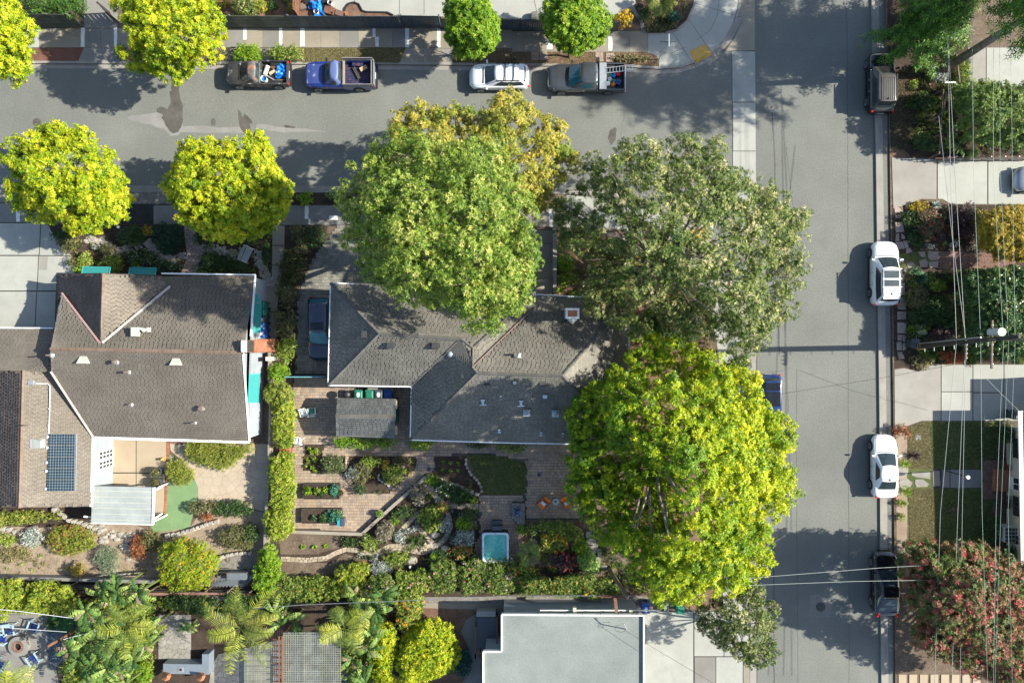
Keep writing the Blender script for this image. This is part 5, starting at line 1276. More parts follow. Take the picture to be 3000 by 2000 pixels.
# ================================================================== FENCES
def plank_fence(name,label,a,b,h,mat,pw=.165,gap=.012,z0=.12,rails=True,posts=4,group=None,cap=None,th=.025,lean=0):
 A,B = W(*a,z0),W(*b,z0); d = (B - A); L = d.length; u = d.normalized(); n = int(L / pw); v = Vector((-u.y,u.x,0))
 t = thing(name,label,'fence',A,0,group); ang = math.atan2(u.y,u.x)
 m = MB(); m.box((0,0,h / 2),(pw - gap,th,h)); me = m.mesh('plank',mat)
 for i in range(n):
  p = u * ((i + .5) * pw); o = link_mesh('plank',me,t,(p.x,p.y,random.uniform(-.015,.015))); o.rotation_euler = (0,0,ang + random.uniform(-.02,.02))
 for k in range(posts):
  p = u * (L * k / (posts - 1)); m = MB(); m.box((p.x + v.x * .07,p.y + v.y * .07,h / 2),(.1,.1,h + .1),rz=ang); m.build('post',cap or mat,t,local=True)
 for z in (.3,h - .3):
  m = MB(); m.bar(v * .05 + Vector((0,0,z)),d + v * .05 + Vector((0,0,z)),.04,.09); m.build('rail',mat,t,local=True)
 return t
plank_fence('board_fence','long dark navy board fence along the pavement behind the two pickups',(866,83),(1180,84),1.95,M_navy)
plank_fence('board_gate','shorter navy board gate panel right of the long navy fence',(1183,78),(1292,80),1.75,M_navy,cap=M_steel,posts=2)
plank_fence('board_fence','navy board fence between the two small round trees',(1296,84),(1600,90),1.6,M_navy,posts=5)
plank_fence('picket_fence','grey picket fence section right of the second round tree',(1600,91),(1808,93),1.55,paint('grey_fence_paint',(.07,.07,.075),.7),gap=.03,posts=4)
def slat_fence(name,label,a,b,h,mat,n=9,z0=.12,group=None,gapf=.7,posts=5,th=.03):
 A,B = W(*a,z0),W(*b,z0); t = thing(name,label,'fence',A,0,group)
 for i in range(n):
  z = (i + .5) * h / n; m = MB(); m.bar(Vector((0,0,z)),(B - A) + Vector((0,0,z)),th,h / n * gapf); m.build('slat',mat,t,local=True)
 for k in range(posts):
  p = (B - A) * (k / (posts - 1)); m = MB(); m.box((p.x,p.y + .05,h / 2),(.1,.1,h + .06)); m.build('post',mat,t,local=True)
 return t
slat_fence('slat_fence','dark horizontal slat fence between the big yellow tree and the navy fence',(540,80),(862,82),1.9,surf('green_grey_wood',(.10,.11,.08),(.15,.16,.12),1.5,18,.3,.85,.3,rnd=.3))
slat_fence('slat_fence','dark weathered slat fence in the top left corner',(126,78),(243,79),2.0,MATS['green_grey_wood'],n=10,posts=3)
slat_fence('slat_gate','dark slatted gate standing open left of the big yellow tree',(348,68),(322,40),1.6,M_woodd,n=7,posts=2)
rf_ = plank_fence('board_fence','short red-brown board fence beside the tarp pile',(880,-10),(880,62),1.8,M_redwood,posts=2)
fn = thing('mesh_fence','rusty wire fence with angled struts above the right driveway','fence',W(2755,468,.1))
m = MB(); m.bar(W(2740,464,.9),W(3000,458,1.1),.05,.05); m.bar(W(2740,470,.3),W(3000,470,.3),.05,.05); m.build('rail',M_redwood,fn)
for k in range(7):
 a = W(2752 + k * 40,470,.1); m = MB(); m.bar(a,a + Vector((.1,0,1.1)),.05); m.bar(a + Vector((0,-.05,0)),a + Vector((.7,.05,1.0)),.04); m.build('post',M_steel,fn)
for k in range(60):
 a = W(2744 + k * 4.4,469,.1); m = MB(); m.bar(a,a + Vector((.15,0,1.0)),.008); m.build('wire',M_steel,fn)
rl = thing('timber_rail','weathered two-rail timber trellis running down through the right-hand garden','fence',W(2765,260,.1))
for a,b in (((2803,160),(2812,240)),((2764,262),(2752,450)),((2772,270),(2764,330)),((2800,300),(2812,360))):
 m = MB(); m.bar(W(*a,1.5),W(*b,1.5),.08,.06); m.build('rail',M_wood,rl)
 for q_ in (a,b): m = MB(); m.bar(W(*q_,1.5) - Vector((0,0,1.4)),W(*q_,1.5),.08); m.build('post',M_wood,rl)
m = MB(); m.bar(W(2768,242,1.4),W(2800,242,1.4),.08,.06); m.build('rail',M_trim,rl)
t = plank_fence('board_fence','dark sloping board fence below the bare bank on the left',(-40,1694),(300,1706),1.5,M_woodd,posts=6,cap=M_wood)
plank_fence('board_fence','dark board fence continuing behind the banana leaves to the orange-flowered bush',(300,1708),(560,1712),1.4,M_woodd,posts=4,cap=M_wood)
plank_fence('board_fence','dark fence piece right of the orange-flowered bush below the deck',(560,1716),(750,1720),1.2,M_woodd,posts=4,cap=M_wood)
dk = thing('garden_deck','weathered grey deck boards and dark steps between bush and palm','deck',W(640,1700,.1))
for k in range(16):
 x0 = 574 + k * 10.2; m = MB(); m.bar(W(x0 + 14,1686,.62),W(x0 - 14,1716,.5),.22,.05); m.build('board',M_wood if k < 6 else paint('grey_board',(.12,.14,.155),.6),dk)
m = MB(); m.prism(wpoly([(664,1678),(722,1678),(720,1698),(666,1698)],1.1),.6,1.1); m.build('box',MATS['grey_board'],dk)
for a,b in (((640,1676),(722,1676)),((638,1672),(636,1692)),((664,1678),(664,1698))):
 m = MB(); m.bar(W(*a,1.4),W(*b,1.4),.06,.05); m.build('rail',M_woodd,dk)
pw = thing('retaining_wall','long pale timber and block strip along the foot of the lower fence','wall',W(440,1730,.1))
m = MB(); m.strip(wpoly([(195,1732),(420,1738),(640,1736),(760,1742)],.3),-.1,.1,.1,.4); m.build('capping',M_brickd,pw)
m = MB(); m.strip(wpoly([(-40,1686),(180,1690),(300,1694),(460,1698)],.3),-.12,.12,.1,.75); m.build('block',M_concg,pw)
bg_ = thing('driveway_gate','slim faded turquoise gate across the paved drive below the parked dark car','gate',W(853,1101,.1))
A,B = W(853,1101,.12),W(962,1101,.12)
for k in range(5):
 a = A.lerp(B,k / 5 + .004); b = A.lerp(B,(k + 1) / 5 - .004); m = MB(); m.bar((a.x,a.y,.95),(b.x,b.y,.95),.06,1.6); m.build('panel',paint('turquoise_faded',(.10,.34,.38),.7,bad=(6,.5,.7,(.4,.33,.27))),bg_)
slat_fence('low_wall','low dark slatted garden boundary below the flower border',(860,1752),(1240,1757),1.1,M_woodd,n=5)
m = MB(); m.strip(wpoly([(800,1032),(803,1200),(800,1300),(798,1420),(790,1500),(785,1660)],.1),-.08,.08,.1,1.0); m.build('garden_wall',M_concb,label='pale boundary wall swallowed by the long yellow-green hedge',cat='wall')
m = MB(); m.box(W(797,1050,1.0) ,(.3,.3,1.9)); m.build('gate_post',M_wallc,label='cream gate pillar at the top of the long hedge',cat='pillar')
# ================================================================== VEHICLES
def _interp(tab,x):
 for (a,va),(b,vb) in zip(tab,tab[1:]):
  if a <= x <= b:
   t = (x - a) / (b - a + 1e-9); t = t * t * (3 - 2 * t) * 0.5 + t * 0.5
   return va + (vb - va) * t
 return tab[-1][1] if x > tab[-1][0] else tab[0][1]
def car(kind,label,px,py,heading,L,Wd,Ht,pmat,group=None,details=(),name='parked_car',cat='car',roofmat=None,hoodmat=None,glassmat=None):
 """heading in degrees: direction the front points in the world; local x forward"""
 glassmat = glassmat or M_glass
 t = thing(name,label,cat,W(px,py,0.0),R(heading),group)
 hl = L / 2
 if kind == 'suv':
  top = [(-1,.55),(-.985,.80),(-.95,1.0),(-.6,1.05),(0,1.03),(.42,1.0),(.62,.98),(.85,.86),(.95,.72),(1,.50)]
  cb = (-.95,.50); ct = (-.76,.13)
 elif kind == 'sedan':
  top = [(-1,.55),(-.985,.80),(-.93,.96),(-.62,1.0),(0,.93),(.36,.92),(.60,.86),(.84,.74),(.95,.62),(1,.45)]
  cb = (-.78,.46); ct = (-.40,.06)
 elif kind == 'coupe':
  top = [(-1,.55),(-.985,.76),(-.93,.90),(-.62,.97),(0,.92),(.36,.90),(.60,.82),(.84,.70),(.95,.58),(1,.42)]
  cb = (-.88,.50); ct = (-.32,.04)
 else:
  top = [(-.99,.8),(-.2,1.08),(0,1.08),(.30,1.06),(.48,1.04),(.72,1.02),(.90,.95),(.97,.80),(1,.55)]
  cb,ct = details[0]['cab']
 rear = -1.0 if kind != 'pickup' else cb[0] - .012
 st = [rear + (1 - rear) * k / 26 for k in range(27)]
 st[1:1] = [rear + .012,rear + .03] if kind != 'pickup' else []
 st[-1:-1] = [.965,.985]
 st = sorted(set(st))
 def hw(x):
  w = Wd / 2
  if x > .60: w *= 1 - 0.20 * ((x - .60) / .40) ** 2 - (0.30 if kind != 'pickup' else .16) * max(0,(x - .82) / .18) ** 2.5
  if x < -.70 and kind != 'pickup': w *= 1 - (0.08 if kind == 'suv' else 0.16) * ((-.70 - x) / .30) ** 2 - 0.28 * max(0,(-.86 - x) / .14) ** 2.5
  return w
 m = MB(); V = []; nr = 0
 for x in st:
  w = hw(x); z = _interp(top,x); zb = .24 if abs(x) < .9 else .24 + (abs(x) - .9) * .8
  ring = [(0,zb),(w * .86,zb),(w * .965,zb + .08),(w * .985,(zb + z) * .42 + .02),(w,z * .62 + .10),(w * .985,z - .13),(w * .955,z - .06),(w * .88,z - .015),(w * .70,z + .012),(w * .35,z + .028),(0,z + .034)]
  ring = ring + [(-a,b) for a,b in ring[-2:0:-1]]
  nr = len(ring); V += [(x * hl,a,b) for a,b in ring]
 F = [(i * nr + k,i * nr + (k + 1) % nr,(i + 1) * nr + (k + 1) % nr,(i + 1) * nr + k) for i in range(len(st) - 1) for k in range(nr)]
 F += [tuple(range(nr - 1,-1,-1)),tuple(range((len(st) - 1) * nr,len(st) * nr))]
 m.add(V,F); body = m.build('body',pmat,t,smooth=True,local=True)
 m = MB(); m.box((rear * hl * .5 + hl * .5,0,.26),((1 - rear) * hl * .42,Wd * .985,.14)); m.build('sill',M_black,t,local=True)
 m = MB(); m.box((hl * .965,0,.42),(.10,Wd * .5,.2)); m.build('front_grille',M_black,t,local=True)
 wb,wt = Wd * .455,Wd * .36
 zb = _interp(top,(cb[0] + cb[1]) / 2) - .04
 if kind in ('suv',): wt = Wd * .375
 if kind == 'pickup': wt = Wd * .39
 n = 9
 def ring(v):
  xr = (cb[0] + (ct[0] - cb[0]) * v) * hl; xf = (cb[1] + (ct[1] - cb[1]) * v) * hl
  w = wb + (wt - wb) * v; z = zb + (Ht - .06 - zb) * v; r = .16; P = []
  bulge = .10 + .04 * v
  for k in range(n): y = -(w - r) + 2 * (w - r) * k / (n - 1); P.append((xf - bulge * (y / w) ** 2 + .0,y,z))
  for k in range(n): u = k / (n - 1); x = (xf - r - bulge) + ((xr + r) - (xf - r - bulge)) * u; P.append((x,w * (1 - .06 * (2 * u - 1) ** 2),z))
  for k in range(n): y = (w - r) - 2 * (w - r) * k / (n - 1); P.append((xr + .07 * (y / w) ** 2,y,z))
  for k in range(n): u = k / (n - 1); x = (xr + r) + ((xf - r - bulge) - (xr + r)) * u; P.append((x,-w * (1 - .06 * (2 * u - 1) ** 2),z))
  return P
 r0,r1 = ring(0),ring(1); nn = len(r0)
 m = MB(); VV = r0 + r1; cxm = (ct[0] + ct[1]) / 2 * hl
 r2 = [(cxm + (x - cxm) * .95,y * .90,z + .035) for x,y,z in r1]; r3 = [(cxm + (x - cxm) * .60,y * .5,z + .058) for x,y,z in r1]
 VV = r0 + r1 + r2 + r3 + [(cxm,0,Ht)]
 F = [(j * nn + k,j * nn + (k + 1) % nn,(j + 1) * nn + (k + 1) % nn,(j + 1) * nn + k) for j in range(3) for k in range(nn)] + [(3 * nn + k,3 * nn + (k + 1) % nn,4 * nn) for k in range(nn)]
 m.add(VV,F); m.build('cabin',roofmat or pmat,t,smooth=True,local=True)
 def pane(nm,i0,i1,v0,v1,off=.012,mt=None):
  m = MB(); VV = []; ks = list(range(i0,i1 + 1))
  for v in (v0,(v0 + v1) / 2,v1):
   rr = ring(v)
   for k in ks:
    x,y,z = rr[k]; xr = (cb[0] + cb[1]) / 2 * hl
    ln = math.hypot(x - xr,y * 2) + 1e-6
    if i0 >= n and i1 < 2 * n: d = (0,1)
    elif i0 >= 3 * n: d = (0,-1)
    elif i0 < n: d = (1,0)
    else: d = (-1,0)
    VV.append((x + d[0] * off,y + d[1] * off,z + off * .6))
  c = len(ks); m.add(VV,[(j * c + k,j * c + k + 1,(j + 1) * c + k + 1,(j + 1) * c + k) for j in range(2) for k in range(c - 1)])
  return m.build(nm,mt or glassmat,t,smooth=True,local=True)
 pane('windshield',0,n - 1,.06,.93)
 pane('rear_window',2 * n,3 * n - 1,.35 if kind == 'suv' else .12,.92)
 if kind == 'pickup' and details[0].get('single'):
  pane('side_window',n + 1,2 * n - 3,.14,.88); pane('side_window',3 * n + 3,4 * n - 2,.14,.88)
 else:
  for a,b in ((1,4),(4,6)) + (((6,8),) if kind == 'suv' else ()):
   pane('side_window',n + a,n + b,.14,.88)
  for a,b in ((1,2),(2,4),(5,7)) if kind == 'suv' else ((2,4),(4,7)):
   pane('side_window',3 * n + a,3 * n + b,.14,.88)
 ax = (.63,-.60) if kind != 'pickup' else details[0].get('axles',(.62,-.60)); wr = .345 if kind != 'pickup' else .39
 for x in ax:
  for s in (-1,1):
   y = s * (Wd / 2 - .085)
   wo = MB()
   ang = [2 * math.pi * k / 22 for k in range(22)]
   prof = [(wr * .66,-.115),(wr * .95,-.115),(wr,-.08),(wr,.08),(wr * .95,.115),(wr * .66,.115)]
   VV = [(x * hl + r_ * math.cos(a),y + d,wr + r_ * math.sin(a)) for a in ang for r_,d in prof]; c = len(prof)
   wo.add(VV,[(k * c + j,k * c + j + 1,((k + 1) % 22) * c + j + 1,((k + 1) % 22) * c + j) for k in range(22) for j in range(c - 1)])
   ty = wo.build('wheel',M_rubber,t,local=True)
   rm_ = MB()
   VV = [(x * hl + wr * .66 * math.cos(a),y + s * .07,wr + wr * .66 * math.sin(a)) for a in ang] + [(x * hl,y + s * .05,wr)]
   rm_.add(VV,[(k,(k + 1) % 22,22) for k in range(22)]); rm_.cm = 1
   for k in range(5 if kind != 'suv' else 6):
    a = 2 * math.pi * k / (5 if kind != 'suv' else 6)
    for da in (-.13,.13):
     rm_.bar((x * hl + .05 * math.cos(a),y + s * .10,wr + .05 * math.sin(a)),(x * hl + wr * .66 * math.cos(a + da),y + s * .10,wr + wr * .66 * math.sin(a + da)),.05,.03)
   for k in range(22):
    a,b = ang[k],ang[(k + 1) % 22]; q = wr * .65
    rm_.bar((x * hl + q * math.cos(a),y + s * .11,wr + q * math.sin(a)),(x * hl + q * math.cos(b),y + s * .11,wr + q * math.sin(b)),.035,.03)
   rm_.build('rim',[M_black,M_rim],ty,local=True)
   ar = MB(); pts = []
   for k in range(13):
    a = math.pi * k / 12 * 1.04 - .06
    pts.append((x * hl + (wr + .055) * math.cos(a),s * (hw(x) + .001),wr + (wr + .055) * math.sin(a)))
   ar.tube(pts,.032,4); ar.build('wheel_arch',M_black,t,local=True)
 for s in (-1,1):
  m = MB(); w = hw(.90); z = _interp(top,.9)
  m.add([(.80 * hl,s * (hw(.8) * .965),_interp(top,.8) - .035),(.93 * hl,s * (hw(.93) * .97),_interp(top,.93) - .09),(.985 * hl,s * hw(.985) * .72,_interp(top,.985) - .05),(.91 * hl,s * hw(.91) * .74,_interp(top,.91) + .025),(.80 * hl,s * (hw(.8) * .985),_interp(top,.8) - .14),(.95 * hl,s * (hw(.95) * .99),_interp(top,.95) - .2)],[(0,1,2,3) if s < 0 else (3,2,1,0),(0,4,5,1)])
  m.build('headlight',M_lamp,t,local=True)
  m = MB(); x = -.955 if kind != 'pickup' else -.985
  wv = (hw(max(x,rear)) if kind != 'pickup' else Wd / 2)
  m.box(((x + .025) * hl,s * (wv - .05),.86) if kind != 'pickup' else (x * hl,s * (wv - .1),.9),(.30,.12,.13) if kind != 'pickup' else (.10,.16,.16),rz=(-s * .45 if kind != 'pickup' else 0)); m.build('tail_light',M_red,t,local=True)
  m = MB(); mx = (cb[1] - .10) * hl
  m.box((mx,s * (Wd / 2 + .09),zb + .08),(.12,.20,.14),rz=-s * .2); m.bar((mx + .03,s * (Wd / 2 - .06),zb + .02),(mx,s * (Wd / 2 + .05),zb + .06),.06,.04); m.build('wing_mirror',pmat if kind != 'pickup' else M_black,t,local=True)
  for xx in ((.06,-.30) if kind != 'pickup' or not details[0].get('single') else (cb[0] + .08,)):
   m = MB(); m.box((xx * hl,s * (Wd / 2 * .995),zb - .20),(.16,.035,.035)); m.build('door_handle',M_steel,t,local=True)
   m = MB(); m.box(((xx - .055) * hl,s * (Wd / 2 * .985),.62),(.012,.05,.62)); m.build('door_seam',M_black,t,local=True)
 m = MB(); m.box((-hl * .992,0,.60),(.03,.5,.12)); m.build('licence_plate',M_logo,t,local=True)
 m = MB()
 for s in (-1,1):
  pts = [(x * hl,s * hw(x) * .80,_interp(top,x) + .008) for x in np.linspace(cb[1] + .02,.93,8)]; m.tube(pts,.008,4)
 m.build('hood_seam',M_black,t,local=True)
 m = MB(); m.bar(((cb[1] + .015) * hl,-Wd * .34,zb + .06),((cb[1] + .015) * hl,Wd * .34,zb + .06),.05,.03); m.build('wiper',M_black,t,local=True)
 D = details if kind != 'pickup' else details[1:]
 for d in D:
  if d == 'rails':
   for s in (-1,1):
    m = MB(); m.bar((ct[0] * hl * .9,s * wt * .93,Ht + .0),(ct[1] * hl * .9,s * wt * .93,Ht + .0),.05,.05); m.build('roof_rail',M_black,t,local=True)
  if d == 'crossbars':
   for u in (.30,.62):
    x = (ct[0] + (ct[1] - ct[0]) * u) * hl; m = MB(); m.bar((x,-wt * 1.02,Ht + .06),(x,wt * 1.02,Ht + .06),.06,.04); m.build('cross_bar',M_black,t,local=True)
  if d == 'silverbars':
   for u in (.34,.62,.96):
    x = (ct[0] + (ct[1] - ct[0]) * u) * hl; m = MB(); m.bar((x,-wt * .98,Ht + .03),(x,wt * .98,Ht + .03),.05,.04); m.build('cross_bar',M_steel,t,local=True)
  if d == 'sunroof':
   for u0,u1 in ((.66,.92),):
    x0,x1 = (ct[0] + (ct[1] - ct[0]) * u0) * hl,(ct[0] + (ct[1] - ct[0]) * u1) * hl; m = MB(); m.box(((x0 + x1) / 2,0,Ht - .015),(x1 - x0,wt * 1.3,.05)); m.build('sunroof',glass('dark_sunroof',(.01,.012,.015),.15),t,local=True)
  if d == 'panorama':
   for u0,u1 in ((.36,.58),(.64,.90)):
    x0,x1 = (ct[0] + (ct[1] - ct[0]) * u0) * hl,(ct[0] + (ct[1] - ct[0]) * u1) * hl; m = MB(); m.box(((x0 + x1) / 2,0,Ht - .012),(x1 - x0,wt * 1.45,.05)); m.build('sunroof',glass('grey_sunroof',(.04,.05,.055),.2),t,local=True)
  if d == 'glassroof':
   for u0,u1 in ((.04,.34),(.37,.92)):
    x0,x1 = (ct[0] + (ct[1] - ct[0]) * u0) * hl,(ct[0] + (ct[1] - ct[0]) * u1) * hl; m = MB(); m.box(((x0 + x1) / 2,0,Ht - .012),(x1 - x0,wt * 1.6,.05)); m.build('sunroof',glass('black_sunroof',(.008,.009,.011),.08),t,local=True)
  if d == 'ribs':
   for k in range(7):
    y = (k - 3) * wt * .22; m = MB(); m.bar(((ct[0] + .05) * hl,y,Ht + .0),((ct[1] - .12) * hl,y,Ht + .0),.03,.03); m.build('roof_rib',roofmat or pmat,t,local=True)
  if d == 'fin':
   x = (ct[0] + (ct[1] - ct[0]) * .12) * hl; m = MB(); m.add([(x - .12,-.025,Ht - .01),(x + .12,0,Ht - .01),(x - .12,.025,Ht - .01),(x - .08,0,Ht + .09)],[(0,1,3),(1,2,3),(0,3,2)]); m.build('antenna_fin',M_black,t,local=True)
  if d == 'spoiler':
   x = ct[0] * hl - .05; m = MB(); m.box((x,0,Ht - .07),(.22,wt * 1.7,.04)); m.build('spoiler',pmat,t,local=True)
 if kind == 'pickup':
  d = details[0]; xr = rear * hl; xe = -hl * .985; w = Wd / 2; fl = .62
  bm = d.get('bedmat',M_black)
  m = MB(); m.box(((xr + xe) / 2,0,fl),(xr - xe,Wd * .93,.06)); fo = m.build('bed_floor',bm,t,local=True)
  m = MB()
  for k in range(9): y = (k - 4) * Wd * .09; m.box(((xr + xe) / 2,y,fl + .045),(xr - xe - .1,.05,.03))
  m.build('bed_ribs',bm,fo,local=True)
  for s in (-1,1):
   m = MB(); xa = d['axles'][1] * hl
   pts = [(xr + .01,.30),(xa + .50,.30)] + [(xa + .47 * math.cos(a),.39 + .47 * math.sin(a) * .95) for a in np.linspace(0.05,math.pi - .05,9)] + [(xa - .50,.34),(xe,.42),(xe,1.07),(xr + .01,1.07)]
   yo,yi = s * w,s * (w - .09); N = len(pts)
   VV = [(x,yo,z) for x,z in pts] + [(x,yi,z) for x,z in pts]
   m.add(VV,[tuple(range(N)),tuple(range(2 * N - 1,N - 1,-1))] + [(k,(k + 1) % N,N + (k + 1) % N,N + k) for k in range(N)])
   m.build('bed_side',pmat,t,local=True)
   m = MB(); m.box((xa,s * (w - .22),fl + .16),(.85,.24,.26)); m.build('wheel_well',bm,t,local=True)
  m = MB(); m.box((xe + .03,0,.86),(.07,Wd * .97,.44)); m.build('tailgate',pmat,t,local=True)
  m = MB(); m.box((xe - .09,0,.52),(.14,Wd * .95,.18)); m.build('rear_bumper',M_steel if d.get('chrome') else M_black,t,local=True)
  m = MB(); m.box((xr - .03,0,.84),(.06,Wd * .93,.45)); m.build('bed_front',pmat,t,local=True)
  if d.get('boards'):
   bmt = M_wood
   for s in (-1,1):
    for k in range(2):
     m = MB(); m.box(((xr + xe) / 2,s * (w - .03 + .03 * k),1.2 + .26 * k),(xr - xe - .1,.04,.24)); m.build('side_board',paint('painted_board',(.22,.22,.24),.8,bad=(4,.5,.6,(.32,.25,.2))),t,local=True)
   m = MB(); m.box((xr - .12,0,1.25),(.16,Wd * .9,.06)); m.box((xe + .1,0,1.34),(.16,Wd * .9,.06)); m.build('cross_board',M_flag,t,local=True)
   m = MB(); m.box((xe - .02,0,1.2),(.05,Wd * .95,.5)); m.build('tail_board',paint('grey_board2',(.16,.17,.19),.7),t,local=True)
  if d.get('toolbox'):
   m = MB(); m.box((xr - .30,0,1.12),(.52,Wd * .97,.14)); m.build('tool_box',paint('alu_box',(.42,.43,.44),.4,metal=.5),t,local=True)
 return t,zb
P_white = paint('white_car_paint',(0.72,0.73,0.74),0.22,coat=0.6,grime=0.03)
P_black = paint('black_car_paint',(0.010,0.011,0.013),0.12,coat=1.0,grime=0.05)
P_blue = paint('blue_car_paint',(0.006,0.028,0.14),0.18,coat=1.0,grime=0.05)
P_navy = paint('dark_navy_car_paint',(0.02,0.032,0.055),0.15,coat=1.0,grime=0.05)
P_grey = paint('grey_metallic_paint',(0.085,0.092,0.10),0.28,metal=0.5,coat=0.7,grime=0.05)
P_old = paint('weathered_grey_paint',(0.055,0.055,0.052),0.5,metal=.2,grime=.4,bad=(1.6,.56,.66,(0.40,0.41,0.40)))
P_oldr = paint('rusted_roof_paint',(0.12,0.12,0.118),0.6,grime=.4,bad=(1.5,.50,.60,(0.32,0.13,0.07)))
P_oblue = paint('old_blue_paint',(0.010,0.030,0.19),0.3,coat=.5,grime=.2)
P_ofade = paint('faded_blue_paint',(0.035,0.06,0.22),0.6,grime=.3,bad=(1.8,.56,.62,(0.24,0.27,0.40)))
car('pickup','old weathered grey pickup truck with rusty roof and a full cargo bed',765,228,180,4.75,1.78,1.62,P_old,'cars parked along the upper kerb',({'cab': ((-.12,.50),(-.06,.20)),'single': True,'axles': (.62,-.62)},),'pickup_truck','pickup truck',roofmat=P_oldr)
tb,_ = car('pickup','old blue pickup truck with peeling hood and wooden side boards',1003,232,180,5.35,1.95,1.78,P_oblue,'cars parked along the upper kerb',({'cab': ((-.10,.44),(-.04,.20)),'single': True,'axles': (.64,-.52),'boards': True,'bedmat': paint('bed_navy',(.02,.025,.07),.6,bad=(3,.5,.65,(.12,.05,.06)))},),'pickup_truck','pickup truck',roofmat=paint('faded_roof',(.10,.14,.30),.5,grime=.2))
m = MB()
for i in range(6):
 for k in range(8): pass
m = MB(); VV = []
for i in range(9):
 x = .44 + .46 * i / 8
 for k in range(7):
  y = (-1 + 2 * k / 6) * .72; VV.append((x * 2.675,y,_interp([(-.99,.8),(.48,1.04),(.72,1.02),(.90,.95),(.97,.80),(1,.55)],x) + .045 - .025 * (y / .72) ** 2))
m.add(VV,[(i * 7 + k,i * 7 + k + 1,(i + 1) * 7 + k + 1,(i + 1) * 7 + k) for i in range(8) for k in range(6)]); m.build('hood',P_ofade,tb,smooth=True,local=True)
car('suv','white compact SUV with black crossbars parked at the upper kerb',1463,236,180,4.5,1.82,1.62,P_white,'cars parked along the upper kerb',('crossbars','rails','spoiler'))
tg,_ = car('pickup','grey crew cab pickup truck with ladder and tools in its bed',1713,240,180,5.85,2.02,1.86,P_grey,'cars parked along the upper kerb',({'cab': ((-.31,.46),(-.27,.17)),'axles': (.62,-.58),'toolbox': True,'chrome': True},'ribs','fin'),'pickup_truck','pickup truck',glassmat=M_glassb)
car('suv','black SUV parked under the conifer at the upper right kerb',2567,252,90,4.65,1.9,1.70,P_black,'cars parked along the right kerb',('rails','ribs','fin','spoiler'),roofmat=paint('dusty_roof',(.075,.07,.068),.4))
car('suv','white SUV with dark roof glass and silver crossbars beside the succulent garden',2577,803,90,4.85,1.95,1.72,P_white,'cars parked along the right kerb',('rails','panorama','silverbars','fin','spoiler'))
car('sedan','plain white sedan beside the half-shaded lawn',2577,1361,90,4.75,1.86,1.46,P_white,'cars parked along the right kerb',('fin',))
car('coupe','glossy black fastback car beside the red and green tree',2581,1700,90,4.85,1.9,1.45,P_black,'cars parked along the right kerb',('glassroof',))
car('suv','blue car half hidden under the big yellow-green tree',2242,1180,270,4.5,1.84,1.55,P_blue,None,('glassroof',))
car('suv','dark navy SUV parked on the paved drive beside the charcoal roof',948,962,270,4.9,1.93,1.75,P_navy,None,('rails','sunroof','fin'),glassmat=M_glassb)
car('suv','silver car just entering the right picture edge on the pale driveway',3042,532,180,4.6,1.85,1.6,paint('silver_paint',(.4,.42,.45),.25,metal=.5,coat=.6),None,('fin',))
def crumple(name,label,cx,cy,z,sx,sy,h,mat,cat,n=18,rz=0,seed=0):
 rg = random.Random(seed); m = MB(); VV = []
 ph = [rg.uniform(0,6) for _ in range(8)]
 for i in range(n):
  for k in range(n):
   u,v = i / (n - 1) * 2 - 1,k / (n - 1) * 2 - 1
   e = max(0,1 - max(abs(u),abs(v)) ** 3)
   hh = h * e * (.45 + .2 * math.sin(5 * u + ph[0]) * math.cos(4 * v + ph[1]) + .15 * math.sin(9 * v + 4 * u + ph[2]) + .2 * rg.random())
   VV.append((u * sx / 2 * (1 + .12 * math.sin(4 * v + ph[3])),v * sy / 2 * (1 + .12 * math.sin(4 * u + ph[4])),hh))
 m.add(VV,[(i * n + k,(i + 1) * n + k,(i + 1) * n + k + 1,i * n + k + 1) for i in range(n - 1) for k in range(n - 1)])
 o = m.build(name,mat,local=True,label=label,cat=cat); o.location = W(cx,cy,z); o.rotation_euler = (0,0,rz); return o
crumple('tarp','crumpled bright blue tarp in the bed of the old grey pickup',825,206,.72,.95,1.15,.42,M_tarp,'tarp',seed=3)
crumple('tarp','big crumpled blue tarp in the junk corner behind the navy fence',929,26,.15,.85,1.35,.6,M_tarp,'tarp',rz=.3,seed=5)
crumple('tarp','small dark blue rag in the bed of the old blue pickup',1052,190,.68,.6,.4,.2,P_oblue,'cloth',seed=8)
def bucket(label,x,y,z,r_,h,mat,inner=None):
 t = thing('bucket',label,'bucket',W(x,y,z)); m = MB(); m.lathe((0,0,0),[(r_ * .8,0),(r_,h),(r_ * .92,h),(r_ * .75,.04),(0.001,.04)],18); m.build('shell',mat,t,local=True)
 m = MB(); m.cyl((0,0,h * .6),r_ * .85,.02,16); m.build('contents',inner or M_black,t,local=True)
bucket('white bucket full of tools in the bed of the old grey pickup',778,236,.68,.24,.42,M_plasw,MATS['blue_tarp'])
bucket('white bucket behind the navy fence beside the blue tarp',930,40,.12,.19,.38,M_plasw)
bucket('low round blue tub left of the blue tarp pile',912,25,.12,.17,.2,M_tarp)
bucket('white bucket at the top of the junk corner',970,14,.12,.18,.4,M_plasw)
t = thing('gas_bottle','white cylinder lying in the bed of the old grey pickup','cylinder',W(780,206,.85)); m = MB(); m.tube([(-.12,-.35,0),(.12,.32,0)],.15,14); m.build('tank',M_plasw,t,local=True)
t = thing('cardboard_box','flat cardboard box lying in the bed of the blue pickup','box',W(1066,202,.72),.5); m = MB(); m.box((0,0,.08),(.56,.3,.16)); m.build('box',M_card,t,local=True)
t = thing('plank','dark board lying across the bed of the blue pickup','plank',W(1045,215,.72),-1.1); m = MB(); m.box((0,0,.05),(.95,.22,.05)); m.build('board',M_woodd,t,local=True)
